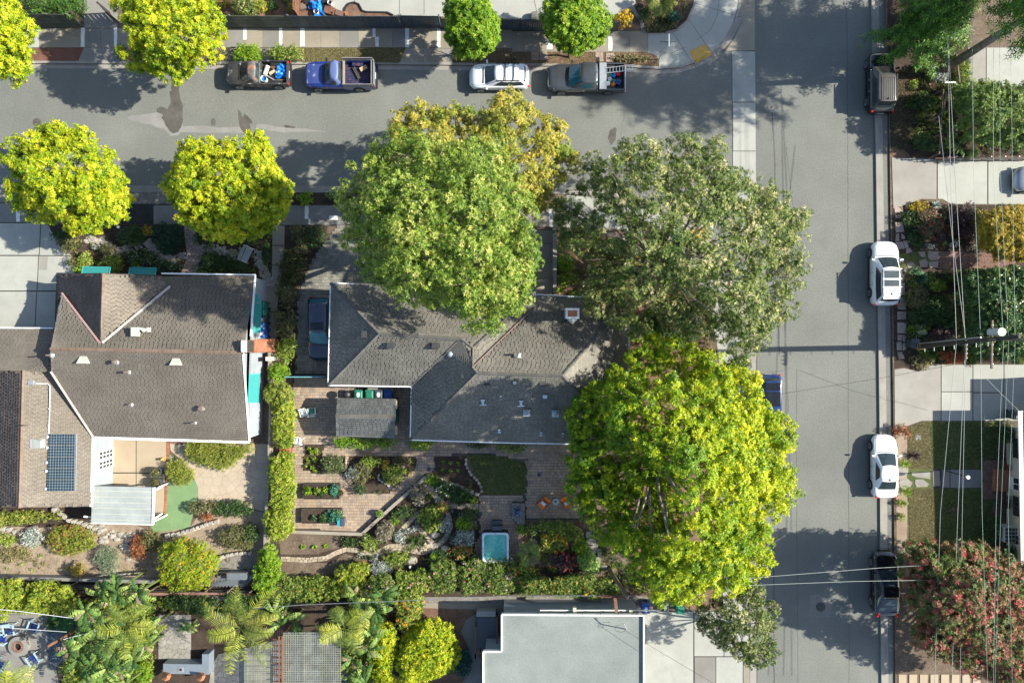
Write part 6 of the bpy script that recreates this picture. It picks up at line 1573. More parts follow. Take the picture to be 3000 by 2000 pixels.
ld = thing('ladder','aluminium ladder sticking out over the tailgate of the grey pickup','ladder',W(1815,200,1.25))
for s in (0,.38):
 m = MB(); m.bar(W(1773,215,1.2) + Vector((0,s,0)),W(1857,205,1.35) + Vector((0,s,0)),.045,.06); m.build('side_rail',M_steel,ld)
for k in range(9):
 p = W(1773,215,1.2).lerp(W(1857,205,1.35),(k + .5) / 9); m = MB(); m.bar(p,p + Vector((0,.38,0)),.035); m.build('rung',M_steel,ld)
rg = random.Random(4)
for i,(x,y,sx,sy,mt,nm,lab) in enumerate(((1808,219,.32,.3,M_red,'gas_can','red fuel can in the bed of the grey pickup'),(1799,222,.2,.4,M_tarp,'tool_bag','blue tool bag next to the red fuel can'),(1784,222,.4,.35,M_dgreen,'tool_case','dark case beneath the ladder in the grey pickup'),(1796,240,.3,.25,M_green,'tool_case','green case in the middle of the grey pickup bed'),(1810,243,.35,.4,P_oblue,'tool_case','navy case at the rear of the grey pickup bed'),(1780,248,.3,.3,M_plasw,'bag','white bag near the tool box of the grey pickup'),(1795,250,.28,.2,M_orange,'tool_case','orange box at the lower side of the grey pickup bed'),(1785,235,.3,.3,M_steel,'machine','small steel machine in the grey pickup bed'))):
 c = W(x,y,.72); m = MB(); m.box((c.x,c.y,c.z + .12),(sx,sy,.24),rz=rg.uniform(-.5,.5)); m.box((c.x,c.y,c.z + .27),(sx * .5,.04,.05)); m.build(nm,mt,label=lab,cat=nm.replace('_',' '))
for i,(x,y,sx,sy,mt,lab) in enumerate(((798,212,.5,.2,M_card,'tan scrap of board amid the load of the old grey pickup'),(792,228,.7,.08,M_steel,'metal rod lying across the load of the old grey pickup'),(820,236,.8,.1,M_wood,'weathered stick lying at the rear of the old grey pickup bed'),(800,198,.4,.25,M_redwood,'red-brown block in the load behind the cab of the old grey pickup'))):
 c = W(x,y,.78); m = MB(); m.box(c,(sx,sy,.1),rz=rg.uniform(-1,1)); m.build('scrap_board',mt,label=lab,cat='scrap')
for i,(x,y,sx,sy,mt,lab) in enumerate(((966,32,.8,.55,M_redwood,'brown board leaning in the junk corner right of the blue tarp'),(995,40,.6,.4,M_brickd,'flat dull slab left of the small brick box'),(900,8,.5,.4,M_black,'black barbecue lid at the upper left of the junk corner'),(888,20,.45,.45,MB_v,'brown box beside the red-brown fence in the junk corner'),(956,4,.6,.3,M_black,'black bag at the top edge of the junk corner'),(1015,41,.22,.34,M_brick,'small red open box beside the bare round bed'),(973,40,.14,.12,M_orange,'little orange thing on the soil by the navy fence'))):
 c = W(x,y,.22); m = MB(); m.box(c,(sx,sy,.22),rz=rg.uniform(-.4,.4)); m.build('yard_clutter',mt,label=lab,cat='clutter')
t = thing('fallen_bin','grey-brown rounded bin lying behind the picket fence','bin',W(1572,48,.3)); m = MB(); m.lathe((0,0,0),[(.3,-.4),(.36,0),(.36,.3),(.001,.34)],18); m.build('bin',M_concg,t,local=True); t.rotation_euler = (0,R(90),0)
def bin_(label,x,y,mat,logo=True,rz=0,group=None,z=.12,s=1.0):
 t = thing('wheeled_bin',label,'wheeled bin',W(x,y,z),rz,group)
 m = MB(); m.prism([(-.24,-.26),(.24,-.26),(.24,.24),(-.24,.24)],.04,.95,1.15); m.build('bin_body',mat,t,local=True)
 m = MB(); m.prism([(-.31,-.33),(.31,-.33),(.31,.31),(-.31,.31)],.96,1.02,.97); m.prism([(-.26,-.28),(.26,-.28),(.26,.24),(-.26,.24)],1.02,1.07,.8); lo = m.build('lid',mat,t,local=True)
 m = MB(); m.bar((-.25,.34,1.0),(.25,.34,1.0),.035); m.build('handle',mat,t,local=True)
 for s_ in (-1,1): m = MB(); m.box((s_ * .2,.26,.12),(.06,.22,.22)); m.build('wheel',M_rubber,t,local=True)
 if logo:
  m = MB(); m.cyl((0,-.02,1.071),.13,.004,16); m.box((0,.13,1.074),(.2,.04,.004)); m.box((0,-.18,1.074),(.16,.04,.004)); m.build('print',M_logo,lo,local=True)
 return t
LR = -math.pi / 2
for x,y,mt,lg,lab in ((779,895,M_green,False,'upper green bin of the column beside the tall teal awning'),(779,916,M_green,False,'second green bin of the column beside the tall teal awning'),(779,937,M_greybin,True,'grey-green bin in the middle of the column, with white print'),(779,957,M_blue,True,'upper blue bin of the column beside the brown house'),(779,978,M_blue,True,'lowest blue bin of the column, just above the brick chimney')):
 bin_(lab,x,y,mt,lg,LR)
for x,mt,lg,lab in ((1059,M_green,True,'left green bin between the charcoal roof and the shed'),(1090,M_green,False,'second green bin between the charcoal roof and the shed'),(1117,M_greybin,True,'dark grey bin with white print behind the shed'),(1143,M_blue,False,'blue bin at the right end of the row behind the shed')):
 bin_(lab,x,1152,mt,lg)
bin_('blue recycling bin with white label at the edge of the flat gravel roof',1885,1768,M_blue,True)
bin_('grey bin with white round label right of the blue recycling bin',1940,1762,M_greybin,True)
bin_('teal green bin tucked under the big yellow-green tree at the driveway',1984,1770,M_green,False)
bin_('dark grey bin by the utility pole base beside the kerbside stones',2660,1006,M_greybin,False)
bin_('dark bin standing at the corner of the cream house on the right',2955,1213,M_greybin,True)
t = thing('kettle_grill','round dark kettle grill left of the bins behind the shed','grill',W(1024,1153,.1)); m = MB(); m.lathe((0,0,.75),[(.08,0),(.26,.08),(.31,.2),(.26,.3),(.1,.38),(.001,.39)],18); m.build('bowl',M_black,t,smooth=True,local=True)
for a in (0,2.1,4.2): m = MB(); m.bar((math.cos(a) * .1,math.sin(a) * .1,.75),(math.cos(a) * .3,math.sin(a) * .3,0),.03); m.build('leg',M_black,t,local=True)
t = thing('storage_bench','grey storage bench against the charcoal-roofed house behind the bins','bench',W(1120,1139,.1)); m = MB(); m.box((0,0,.4),(1.9,.3,.75)); m.build('box',M_concg,t,local=True)
def resin_chair(label,x,y,rz,cushion=False,group='pale resin chairs on the back patio'):
 t = thing('patio_chair',label,'chair',W(x,y,.13),rz,group)
 m = MB(); m.prism([(-.24,-.24),(.24,-.24),(.22,.24),(-.22,.24)],.40,.43); m.build('seat',M_plasw,t,local=True)
 bo = MB()
 for k in range(6): x0 = -.2 + k * .08; bo.bar((x0,.24,.44),(x0 * 1.15,.36,.86),.05,.015)
 bo.bar((-.26,.36,.87),(.26,.36,.87),.05,.03); bo.build('backrest',M_plasw,t,local=True)
 for s in (-1,1):
  m = MB(); m.bar((s * .27,-.22,.62),(s * .26,.28,.64),.06,.02); m.bar((s * .27,-.2,.62),(s * .27,-.22,.42),.04); m.build('armrest',M_plasw,t,local=True)
  for yy in (-.22,.22): m = MB(); m.bar((s * .22,yy,.41),(s * .26,yy * 1.15,0),.04); m.build('leg',M_plasw,t,local=True)
 if cushion:
  m = MB(); m.box((0,-.02,.47),(.38,.38,.07)); m.build('cushion',paint('green_cushion',(.05,.20,.14),.8),t,local=True)
 return t
resin_chair('left pale resin chair of the pair facing each other on the patio',896,1208,R(15))
resin_chair('pale resin chair with a green cushion on the patio',920,1202,R(185),True)
resin_chair('single pale resin chair at the patio edge above the dark vegetable bed',880,1290,R(-12))
def canvas_chair(label,x,y,rz):
 t = thing('lounge_chair',label,'chair',W(x,y,.13),rz,'orange canvas chairs on the terrace')
 m = MB(); m.add([(-.3,-.35,.45),(.3,-.35,.45),(.3,.2,.32),(-.3,.2,.32)],[(0,1,2,3)]); m.build('seat',M_orange,t,local=True)
 m = MB(); m.add([(-.3,.2,.32),(.3,.2,.32),(.3,.6,.85),(-.3,.6,.85)],[(0,1,2,3)]); m.build('backrest',M_orange,t,local=True)
 for s in (-.32,.32):
  m = MB(); m.bar((s,-.4,0),(s,.62,.88),.03); m.bar((s,.35,0),(s,-.38,.47),.03); m.build('frame',M_black,t,local=True)
 m = MB(); m.prism([(-.2,-.1),(.2,-.1),(.2,.18),(-.2,.18)],.42,.56,.8); m.build('pillow',M_plasw,t,local=True)
 return t
canvas_chair('left orange canvas chair with white pillow on the terrace',1590,1471,R(-40))
canvas_chair('orange canvas chair half covered by the big yellow-green tree',1660,1470,R(30))
t = thing('side_table','small round grey wire table between the two orange chairs','table',W(1627,1464,.13)); m = MB(); m.cyl((0,0,.52),.26,.03,24); m.build('table_top',M_vent,t,local=True)
m = MB(); m.cyl((0,0,0),.03,.52,8); m.cyl((0,0,0),.2,.02,16); m.build('stand',M_black,t,local=True); m = MB(); m.cyl((-.03,0,.55),.06,.08,12); m.build('bowl',M_black,t,local=True)
t = thing('armchair_frame','thin black bent-wire stand behind the left orange chair','plant stand',W(1600,1459,.13)); m = MB(); m.lathe((0,0,.5),[(.19,0),(.2,.03),(.17,.05)],20); m.build('ring',M_black,t,local=True)
for a in range(4): m = MB(); m.bar((.19 * math.cos(a * 1.57),.19 * math.sin(a * 1.57),.5),(.24 * math.cos(a * 1.57),.24 * math.sin(a * 1.57),0),.02); m.build('leg',M_black,t,local=True)
ht = thing('hot_tub','square white-rimmed hot tub with turquoise water by the flower border','hot tub',W(1452,1593,.13))
def rrect(sx,sy,r_,z,n=6):
 P = []
 for cx,cy,a0 in ((sx - r_,sy - r_,0),(-sx + r_,sy - r_,90),(-sx + r_,-sy + r_,180),(sx - r_,-sy + r_,270)):
  for k in range(n + 1): a = R(a0 + 90 * k / n); P.append((cx + r_ * math.cos(a),cy + r_ * math.sin(a),z))
 return P
m = MB(); rr = [rrect(.98,1.10,.2,0),rrect(.98,1.10,.2,.86)]; n_ = len(rr[0]); m.add(rr[0] + rr[1],[(k,(k + 1) % n_,n_ + (k + 1) % n_,n_ + k) for k in range(n_)]); m.build('skirt',M_woodd,ht,local=True)
rr = [rrect(1.0,1.12,.22,.86),rrect(1.0,1.12,.22,.92),rrect(.86,.98,.24,.93),rrect(.82,.94,.26,.66),rrect(.6,.7,.2,.45),rrect(.5,.5,.2,.3)]
m = MB(); m.add(sum(rr,[]),[(j * n_ + k,j * n_ + (k + 1) % n_,(j + 1) * n_ + (k + 1) % n_,(j + 1) * n_ + k) for j in range(5) for k in range(n_)] + [tuple(range(5 * n_,6 * n_))]); m.build('shell',paint('tub_acrylic',(.55,.66,.74),.2),ht,smooth=True,local=True)
m = MB(); m.add(rrect(.835,.955,.25,.80),[tuple(range(n_))]); m.build('water',surf('turquoise_water',(.06,.36,.30),(.18,.52,.43),1.4,6,.12,.06,.25,spec=.6,bscale=5),ht,local=True)
for x,y in ((-.9,.55),(-.9,-.05),(-.86,-.3),(0,1.03),(.85,.3),(.9,-.3),(-.5,-1.02),(.5,-1.02)):
 m = MB(); m.cyl((x,y,.925),.06,.015,12); m.build('jet_control',M_vent,ht,local=True)
for x,y in ((.55,-.2),(.7,-.35),(.55,-.5),(.7,-.55),(-.2,.55)):
 m = MB(); m.cyl((x,y,.805),.035,.008,10); m.build('jet',M_greybin,ht,local=True)
t = thing('tub_steps','dark plastic steps on the upper side of the hot tub','steps',W(1457,1532,.13))
m = MB(); m.box((0,.12,.18),(.76,.3,.36)); m.build('lower_step',M_greybin,t,local=True); m = MB(); m.box((0,-.2,.36),(.76,.32,.72)); m.build('upper_step',M_greybin,t,local=True)
t = thing('paved_plinth','raised paved plinth carrying the blue-flowered pot on the terrace','plinth',W(1518,1500,.13))
m = MB(); m.prism(wpoly([(1499,1473),(1536,1473),(1536,1534),(1514,1534),(1499,1516)],.5),.1,.46); m.build('plinth_body',M_joint_kerbshade,t)
for i in range(5):
 for k in range(8):
  x,y = 1503 + i * 7.6,1477 + k * 7.6
  if y > 1514 and x < 1499 + (y - 1514): continue
  m = MB(); m.box(W(x,y,.47),(.185,.185,.03)); m.build('paver',M_paverg,t)
def pot(label,x,y,r_,h,mat,leaf=None,z=.12,fl=None,plant_r=None,name='plant_pot'):
 t = thing(name,label,'plant pot',W(x,y,z)); m = MB(); m.lathe((0,0,0),[(r_ * .72,0),(r_,h),(r_ * .88,h),(r_ * .85,h * .85)],20); m.build('pot',mat,t,local=True)
 m = MB(); m.cyl((0,0,h * .8),r_ * .86,.02,18); m.build('soil',M_dsoil,t,local=True)
 if leaf:
  pr = plant_r or r_ * .8; C,N,T = lobe_points([np.array([0,0,h + pr * .2])],[pr],220,zmin=0); V,tt = rosettes(C,N,4,.09,.045,.4,T)
  link_mesh('foliage',quad_mesh('foliage',V,tt,leaf),t)
  if fl:
   V,tt = rosettes(C[:60] * 1.05,N[:60],5,.07,.06,.2); link_mesh('blossom',quad_mesh('blossom',V,tt,fl),t)
 return t
pot('blue-flowered pot on the paved plinth near the hot tub',1516,1494,.24,.35,P_oblue,L_dark,.48,F_bl,.26)
pot('terracotta pot at the right end of the upper raised planter',1001,1440,.26,.4,M_terra,L_dark)
pot('dark round pot at the right end of the lower raised planter',998,1499,.26,.4,M_dgreen,L_mid)
pot('pale round pot with green plant below the diagonal paved path',1115,1500,.28,.4,M_vent,L_grn)
pot('dark round pot, upper of the pair on the peach patio',469,1379,.40,.62,M_greybin,L_oliv)
pot('dark round pot, lower of the pair on the peach patio',469,1409,.40,.62,M_greybin,L_oliv)
pot('small round pot holding green leaves by the flower border',1272,1623,.3,.4,M_greybin,L_grn)
pot('pale pot behind the reddish shrub on the right',2787,718,.25,.4,M_vent,L_silv)
t = thing('ornament','little golden garden figure at the edge of the peach patio','ornament',W(480,1343,.12)); m = MB(); m.lathe((0,0,0),[(.1,0),(.13,.15),(.07,.3),(.1,.38),(.001,.45)],12); m.build('figure',paint('gold_figure',(.5,.28,.06),.5),t,local=True)
hs = thing('garden_hose','coil of black garden hose on the peach patio by the french doors','hose',W(306,1327,.14))
m = MB(); m.tube([Vector((math.cos(a) * (.32 + .04 * math.sin(a * 1.7)),math.sin(a) * (.34 + .05 * math.cos(a * 1.3)),.02 + a * .002)) for a in np.linspace(0,30,150)] ,.022,5); m.tube([(.3,.1,.03),(.35,.5,.03),(.05,.95,.03),(-.1,1.15,.1)],.022,5); m.build('hose',M_black,hs,smooth=True,local=True)
t = thing('round_table','small round grey table left on the peach patio','table',W(296,1355,.12)); m = MB(); m.cyl((0,0,.5),.24,.02,20); m.build('table_top',M_greybin,t,local=True); m = MB(); m.cyl((0,0,0),.03,.5,8); m.build('leg',M_black,t,local=True)
t = thing('garden_bench','slatted grey garden bench standing in the left front garden','bench',W(730,748,.1),R(65))
for k in range(5): m = MB(); m.box((0,-.2 + k * .1,.42),(1.2,.075,.03)); m.build('slat',M_steel,t,local=True)
for k in range(3): m = MB(); m.box((0,.3 + k * .03,.55 + k * .12),(1.2,.02,.09)); m.build('back_slat',M_steel,t,local=True)
for s in (-.58,.58):
 m = MB(); m.bar((s,-.25,.6),(s,.32,.62),.04); m.bar((s,-.22,0),(s,-.22,.6),.04); m.bar((s,.3,0),(s,.36,.85),.04); m.build('arm_frame',M_trim,t,local=True)
def planter(label,x0,y0,x1,y1,leafs):
 a,b = W(x0,y0,.45),W(x1,y1,.45); t = thing('raised_planter',label,'planter',((a.x + b.x) / 2,(a.y + b.y) / 2,.12)); sx,sy = abs(b.x - a.x),abs(b.y - a.y)
 for s in (-1,1):
  m = MB(); m.box((0,s * sy / 2,.2),(sx,.06,.4)); m.build('board',M_woodd,t,local=True); m = MB(); m.box((s * sx / 2,0,.2),(.06,sy - .06,.4)); m.build('board',M_woodd,t,local=True)
 m = MB(); m.box((0,0,.17),(sx - .1,sy - .1,.3)); m.build('soil',M_dsoil,t,local=True)
 for i,(dx,r_,mt) in enumerate(leafs):
  C,N,T = lobe_points([np.array([dx * sx,random.uniform(-.15,.15),.4])],[r_],110,zmin=0,squash=.7); V,tt = rosettes(C,N,4,.14,.09,.35,T); link_mesh('vegetable',quad_mesh('vegetable',V,tt,mt),t)
L_kale = leafmat('kale_leaf',[(0,(.02,.10,.06)),(1,(.07,.22,.14))])
planter('upper raised wooden planter with lettuce and kale',890,1417,994,1460,[(-.38,.28,L_grn),(-.1,.25,L_mid),(.02,.22,L_dark),(.12,.22,L_grn),(.36,.40,L_kale)])
planter('lower raised wooden planter with kale beside the turquoise box',885,1490,1000,1531,[(-.2,.2,L_dark),(.05,.3,L_dark),(.25,.42,L_kale),(.4,.35,L_kale)])
t = thing('storage_box','turquoise and dark box beside the lower raised planter','box',W(1002,1524,.12)); m = MB(); m.box((-.1,0,.25),(.28,.62,.5)); m.build('box',paint('turq_plastic',(.02,.30,.38),.4),t,local=True); m = MB(); m.box((.14,0,.27),(.24,.6,.54)); m.build('lid',M_greybin,t,local=True)
for x,y,lab in ((1256,1374,'square dark drain cover in the paved path by the patio corner'),(1579,1390,'square dark drain grate in the sunlit terrace paving'),(1142,1427,'dark square drain at the tip of the ground cover mound'),(1407,1504,'dark square drain at the left edge of the hot tub terrace'),(886,1303,'small dark box beneath the single resin chair')):
 t = thing('drain_cover',lab,'drain',W(x,y,.13)); m = MB(); m.box((0,0,.005),(.28,.28,.012)); m.build('plate',M_greybin,t,local=True)
 for k in range(4): m = MB(); m.box((0,-.09 + k * .06,.013),(.2,.02,.008)); m.build('bar',M_black,t,local=True)
t = thing('water_meter_lid','white square meter lid in the dry lawn above the dark spiky plant','meter lid',W(2690,1281,.12)); m = MB(); m.box((0,0,0),(.42,.36,.03)); m.build('lid',M_concw,t,local=True); m = MB(); m.box((0,0,.02),(.2,.14,.01)); m.build('inset',M_concg,t,local=True)
t = thing('utility_box','pale utility box with dark hole in the gravel verge','utility box',W(494,572,.11)); m = MB(); m.box((0,0,.02),(.45,.5,.05)); m.build('lid',M_concg,t,local=True); m = MB(); m.cyl((0,0,.045),.09,.004,14); m.build('hole',M_black,t,local=True)
t = thing('boulder','white rounded rock at the edge of the left yellow tree in the gravel verge','boulder',W(402,573,.1)); m = MB(); m.lathe((0,0,0),[(.17,0),(.2,.12),(.12,.24),(.001,.27)],8); m.build('rock',M_concw,t,local=True)
for x,y,lab in ((350,666,'tiny white globe lamp in the front garden near the cobbles'),(430,690,'little teal glazed ball beside the yellow shrub in the front garden'),(1202,1658,'round grey lantern by the flower border')):
 t = thing('garden_lamp',lab,'garden ornament',W(x,y,.1)); m = MB(); m.lathe((0,0,0),[(.06,0),(.13,.12),(.13,.2),(.06,.3),(.001,.32)],14); m.build('globe',M_plasw if x != 430 else M_teal,t,smooth=True,local=True)
fp = thing('fire_pit','round concrete fire pit on the shaded patio in the bottom left corner','fire pit',W(61,1888,.12))
m = MB(); m.lathe((0,0,0),[(.75,0),(.75,.3),(.42,.32),(.40,.1)],30); m.build('surround',M_concg,fp,local=True)
for k in range(16):
 a = 2 * math.pi * k / 16; m = MB(); m.box((.36 * math.cos(a),.36 * math.sin(a),.28),(.2,.11,.14),rz=a); m.build('brick',M_brickd,fp,local=True)
m = MB(); m.cyl((0,0,.1),.3,.03,20); m.build('ash_bed',M_black,fp,local=True)
def adirondack(label,x,y,rz):
 t = thing('slatted_chair',label,'chair',W(x,y,.12),rz,'pale slatted chairs round the fire pit')
 mt = paint('pale_blue_chair',(.30,.42,.48),.6)
 for k in range(5): m = MB(); m.bar((-.26 + k * .13,.1,.32),(-.3 + k * .15,.55,.95),.1,.02); m.build('back_slat',mt,t,local=True)
 for k in range(4): m = MB(); m.box((0,-.35 + k * .13,.40 - k * .03),(.56,.11,.02)); m.build('seat_slat',P_oblue,t,local=True)
 for s in (-1,1):
  m = MB(); m.box((s * .38,-.1,.58),(.12,.75,.025)); m.build('armrest',mt,t,local=True)
  for yy in (-.42,.3): m = MB(); m.bar((s * .36,yy,0),(s * .36,yy,.57),.05,.09); m.build('leg',mt,t,local=True)
adirondack('slatted pale chair above the fire pit on the left',40,1835,R(10)); adirondack('slatted pale chair with blue seat above the fire pit on the right',112,1826,R(-20))
adirondack('slatted chair at the left edge beside the fire pit',12,1862,R(80)); adirondack('slatted chair below the fire pit on the right',112,1925,R(215)); adirondack('slatted chair with teal seat at the bottom left corner',8,1945,R(150))
ok = thing('outdoor_counter','L-shaped grey outdoor kitchen counter beside the flagstone terrace','counter',W(535,1950,.1))
m = MB(); m.prism(wpoly([(478,1943),(592,1945),(592,1915),(612,1915),(612,1975),(478,1972)],1.0),.1,1.0); m.build('counter_top',paint('counter_slate',(.16,.19,.22),.5),ok)
m = MB(); c = W(530,1960,1.02); m.box(c,(.36,.36,.05)); m.build('sink',M_steel,ok); m = MB(); m.cyl((c.x,c.y,1.05),.1,.02,14); m.build('drain',M_black,ok)
for (x,y,rz,lab) in ((487,1980,.9,'left folded orange parasol by the outdoor counter'),(588,1981,.9,'right folded orange parasol by the outdoor counter')):
 t = thing('closed_parasol',lab,'parasol',W(x,y,1.0)); m = MB()
 V0 = Vector((0,0,0)); d = Vector((.55,.45,.9)); pts = []
 for k in range(7): pts.append(d * (k / 6))
 m.tube(pts,.34,7,.05); m.build('canvas',M_terra,t,local=True,smooth=False); m = MB(); m.bar((0,0,-.9),d,.04); m.build('pole',M_wood,t,local=True)
pg = thing('pergola','wide lattice-roofed pergola at the bottom between palm and banana','pergola',W(910,1930,.1))
M_lat = surf('grey_lattice',(.24,.25,.20),(.34,.34,.27),2,18,.3,.85,.2,rnd=.3)
x0,x1,y0,y1,zt = 829,1000,1850,2040,2.6
for k in range(26):
 x = x0 + (x1 - x0) * (k + .5) / 26; m = MB(); m.bar(W(x,y0,zt),W(x,y1,zt),.045,.02); m.build('slat',M_lat,pg)
for k in range(29):
 y = y0 + (y1 - y0) * (k + .5) / 29; m = MB(); m.bar(W(x0,y,zt + .022),W(x1,y,zt + .022),.045,.02); m.build('slat',M_lat,pg)
for x in (818,827): m = MB(); m.bar(W(x,1862,zt + .08),W(x,2050,zt + .08),.09,.12); m.build('beam',M_redwood,pg)
m = MB(); m.bar(W(996,1860,zt - .1),W(996,2050,zt - .1),.08,.12); m.build('beam',M_redwood,pg)
for k in range(9):
 y = 1872 + k * 17.5; m = MB(); m.bar(W(799,y,zt),W(826,y,zt),.05,.09); m.build('rafter',M_redwood,pg)
for (x,y) in ((823,1866),(823,1990),(996,1866)): m = MB(); a = W(x,y,zt); m.bar((a.x,a.y,.1),a,.12); m.build('post',M_redwood,pg)
for (xa,xb,ya) in ((715,800,1915),):
 for k in range(22): x = xa + (xb - xa) * (k + .5) / 22; m = MB(); m.bar(W(x,ya,2.2),W(x,2040,2.2),.035,.02); m.build('slat',M_lat,pg)
 for k in range(28): y = ya + (2040 - ya) * (k + .5) / 28; m = MB(); m.bar(W(xa,y,2.222),W(xb,y,2.222),.035,.02); m.build('slat',M_lat,pg)
ss = thing('street_sign','street name sign on its post at the corner ramp','street sign',W(1931,172,.1))
m = MB(); base = W(1930,174,.1); top_ = W(1951,118,3.1); m.tube([base,(base.x + .02,base.y,1.5),(base.x + .03,base.y + .0,3.0)],.035,8); m.build('post',M_steel,ss)
pz = Vector((base.x + .03,base.y,3.0))
m = MB(); m.box((pz.x,pz.y,3.10),(1.15,.03,.20),rx=.55); bl = m.build('name_blade',M_black,ss)
m = MB()
for k in range(13):
 if k == 6: continue
 m.box((pz.x - .5 + k * .083,pz.y - .012,3.125),(.045,.02,.11),rx=.55)
m.build('lettering',M_logo,bl)
m = MB(); m.box((pz.x,pz.y,3.30),(.03,.9,.18)); m.build('name_blade',M_logo,ss)
def pole(label,base_,top_,z,r0,r1,mat=M_woodd,name='utility_pole',zb=.1):
 t = thing(name,label,'utility pole',W(*base_,zb)); m = MB(); A,B = W(*base_,zb),W(*top_,z); m.tube([A,A.lerp(B,.5),B],r0,12,r1); m.build('pole',mat,t,smooth=True); return t,A,B
up,A,B = pole('tall dark utility pole with transformer and crossarms on the right',(2668,1017),(2985,986),11.0,.19,.13)
for (x,y0_,y1_,z,w_) in ((2907,938,1080,8.8,.1),(2831,990,1054,6.4,.09)):
 m = MB(); m.bar(W(x,y0_,z),W(x - 2,y1_,z),w_,.12); ca = m.build('crossarm',M_wood,up)
 for k in range(5):
  c = W(x,y0_ + (y1_ - y0_) * (k + .5) / 5,z + .1); m = MB(); m.cyl((c.x,c.y,c.z - .04),.04,.13,8,.03); m.build('insulator',M_logo,ca)
m = MB(); m.bar(W(2896,994,9.0),W(3010,997,10.2),.1,.1); m.build('crossarm',M_wood,up)
tr_ = W(2935,984,9.0); m = MB(); m.cyl((tr_.x - .35,tr_.y + .25,8.5),.25,.95,20); tc_ = m.build('transformer',paint('transformer_grey',(.42,.46,.48),.5),up)
m = MB(); m.cyl((tr_.x - .35,tr_.y + .25,9.46),.27,.05,20); m.build('lid',M_vent,tc_)
for k in range(7):
 c = A.lerp(B,.16 + k * .1); m = MB(); m.bar(c,c + Vector((0,-.42,0)),.025); m.build('step_peg',M_logo,up)
for k in range(3):
 c = A.lerp(B,.09 + k * .025); m = MB(); m.lathe(c,[(.24,-.02),(.26,0),(.24,.02)],14); m.build('band',paint('yellow_band',(.5,.35,.1),.6),up)
m = MB(); m.tube([A + Vector((0,.2,0)),A.lerp(B,.7) + Vector((0,.2,0))],.05,8); m.build('conduit',M_steel,up)
m = MB(); m.tube([W(2700,1035,9.4),W(2660,1033,9.3)],.04,6); m.build('bracket',M_steel,up) if False else None
p2,A2,B2 = pole('leaning brown utility pole rising between flower border and flat roof',(1783,1663),(1838,1750),6.3,.16,.12,M_wood)
m = MB(); m.bar(W(1752,1743,5.6),W(1850,1752,6.0),.14,.14); m.build('crossarm',M_redwood,p2)
m = MB(); m.bar(W(1802,1749,5.9),W(1806,1792,5.6),.22,.12); m.build('crossarm',M_redwood,p2)
for k in range(10): c = W(1752 + k * 10,1743 + k,5.75 + k * .04); m = MB(); m.cyl(c,.03,.12,8); m.build('insulator',M_black,p2)
p3,A3,B3 = pole('short reddish wooden pole leaning out over the blue gravel bed',(250,1830),(140,1892),4.1,.13,.10,M_redwood)
lp = thing('yard_lamp','slim lamp post casting a line of shade across the porch path','lamp post',W(2771,1378,.1)); m = MB(); m.tube([W(2771,1378,.1),W(2771,1378,.1) + Vector((0.02,0,2.3))],.035,8); m.build('post',M_black,lp); m = MB(); c = W(2771,1378,0); m.cyl((c.x,c.y,2.35),.1,.22,10,.14); m.build('lantern',M_logo,lp)
def wire(label,pts,r_=.016,mat=M_wire,sag=.0,name='overhead_wire'):
 P = []
 for a,b in zip(pts,pts[1:]):
  A_,B_ = W(*a),W(*b); n = 10
  for k in range(n): t = k / n; p = A_.lerp(B_,t); p.z -= sag * 4 * t * (1 - t); P.append(p)
 P.append(W(*pts[-1])); m = MB(); m.tube(P,r_,5)
 return m.build(name,mat,label=label,cat='overhead wire',group='cables strung over the right-hand gardens' if pts[0][0] > 2600 else 'service cables')
wire('thick cable running down from the conifer, leftmost of the long lines',[(2772,-120,6.0),(2784,500,6.0),(2802,1000,6.4),(2755,1500,6.1),(2735,2080,6)],.015,paint('thick_cable',(.2,.21,.22),.5))
wire('second thick cable, running just right of the leftmost line',[(2780,160,6.0),(2797,500,6.0),(2828,1000,6.4),(2806,1500,6.1),(2785,2080,6)],.015,MATS['thick_cable'])
wire('thin cable beside the second thick cable',[(2750,340,5.2),(2790,700,6.1),(2830,1003,6.4),(2819,1500,6.1),(2812,2080,6)],.014,MATS['thick_cable'])
wire('green-tinted wire running straight down through the lawn lamp',[(2846,-80,8.9),(2852,500,8.8),(2873,1000,8.9),(2877,1500,8.7),(2896,2080,8.9)],.010,M_wiret)
wire('green-tinted wire passing just left of the transformer',[(2911,-80,8.9),(2892 + 18,500,8.8),(2940,1000,8.9),(2918,1500,8.7),(2909,2080,8.9)],.010,M_wiret)
wire('green-tinted wire passing over the transformer lid',[(2928,-80,8.9),(2930,500,8.8),(2955,1000,9),(2932,1500,8.7),(2912,2080,8.9)],.009,M_wiret)
wire('outermost green-tinted wire near the right picture edge',[(2958,-80,9.2),(2966,500,9),(2974,1000,9.2),(2953,1500,9),(2968,2080,9.2)],.009,M_wiret)
wire('upper of two white cables crossing above the black fastback',[(1880,1712,6.2),(2150,1696,6),(2585,1662,5.6),(2735,1654,5.5)],.018,M_wire)
wire('lower of two white cables crossing above the black fastback',[(1845,1745,6.2),(2135,1716,5.9),(2500,1702,5.6),(2735,1698,5.5)],.018,M_wire)
wire('thin dark cable running from pole to the blue car across the street',[(2828,1062,6.2),(2600,1104,5.6),(2250,1160,5.2),(2120,1180,5.2)],.012,M_black,.1)
wire('thin cable sloping across the right-hand driveway to the cream house',[(2852,1068,6.2),(2920,1140,5),(2985,1203,3.2)],.012,M_wire)
wire('thin cable crossing the flat gravel roof and the pale driveway',[(1830,1845,4.3),(1925,1903,4.5),(2090,2000,4.8),(2200,2060,5)],.012,M_black)
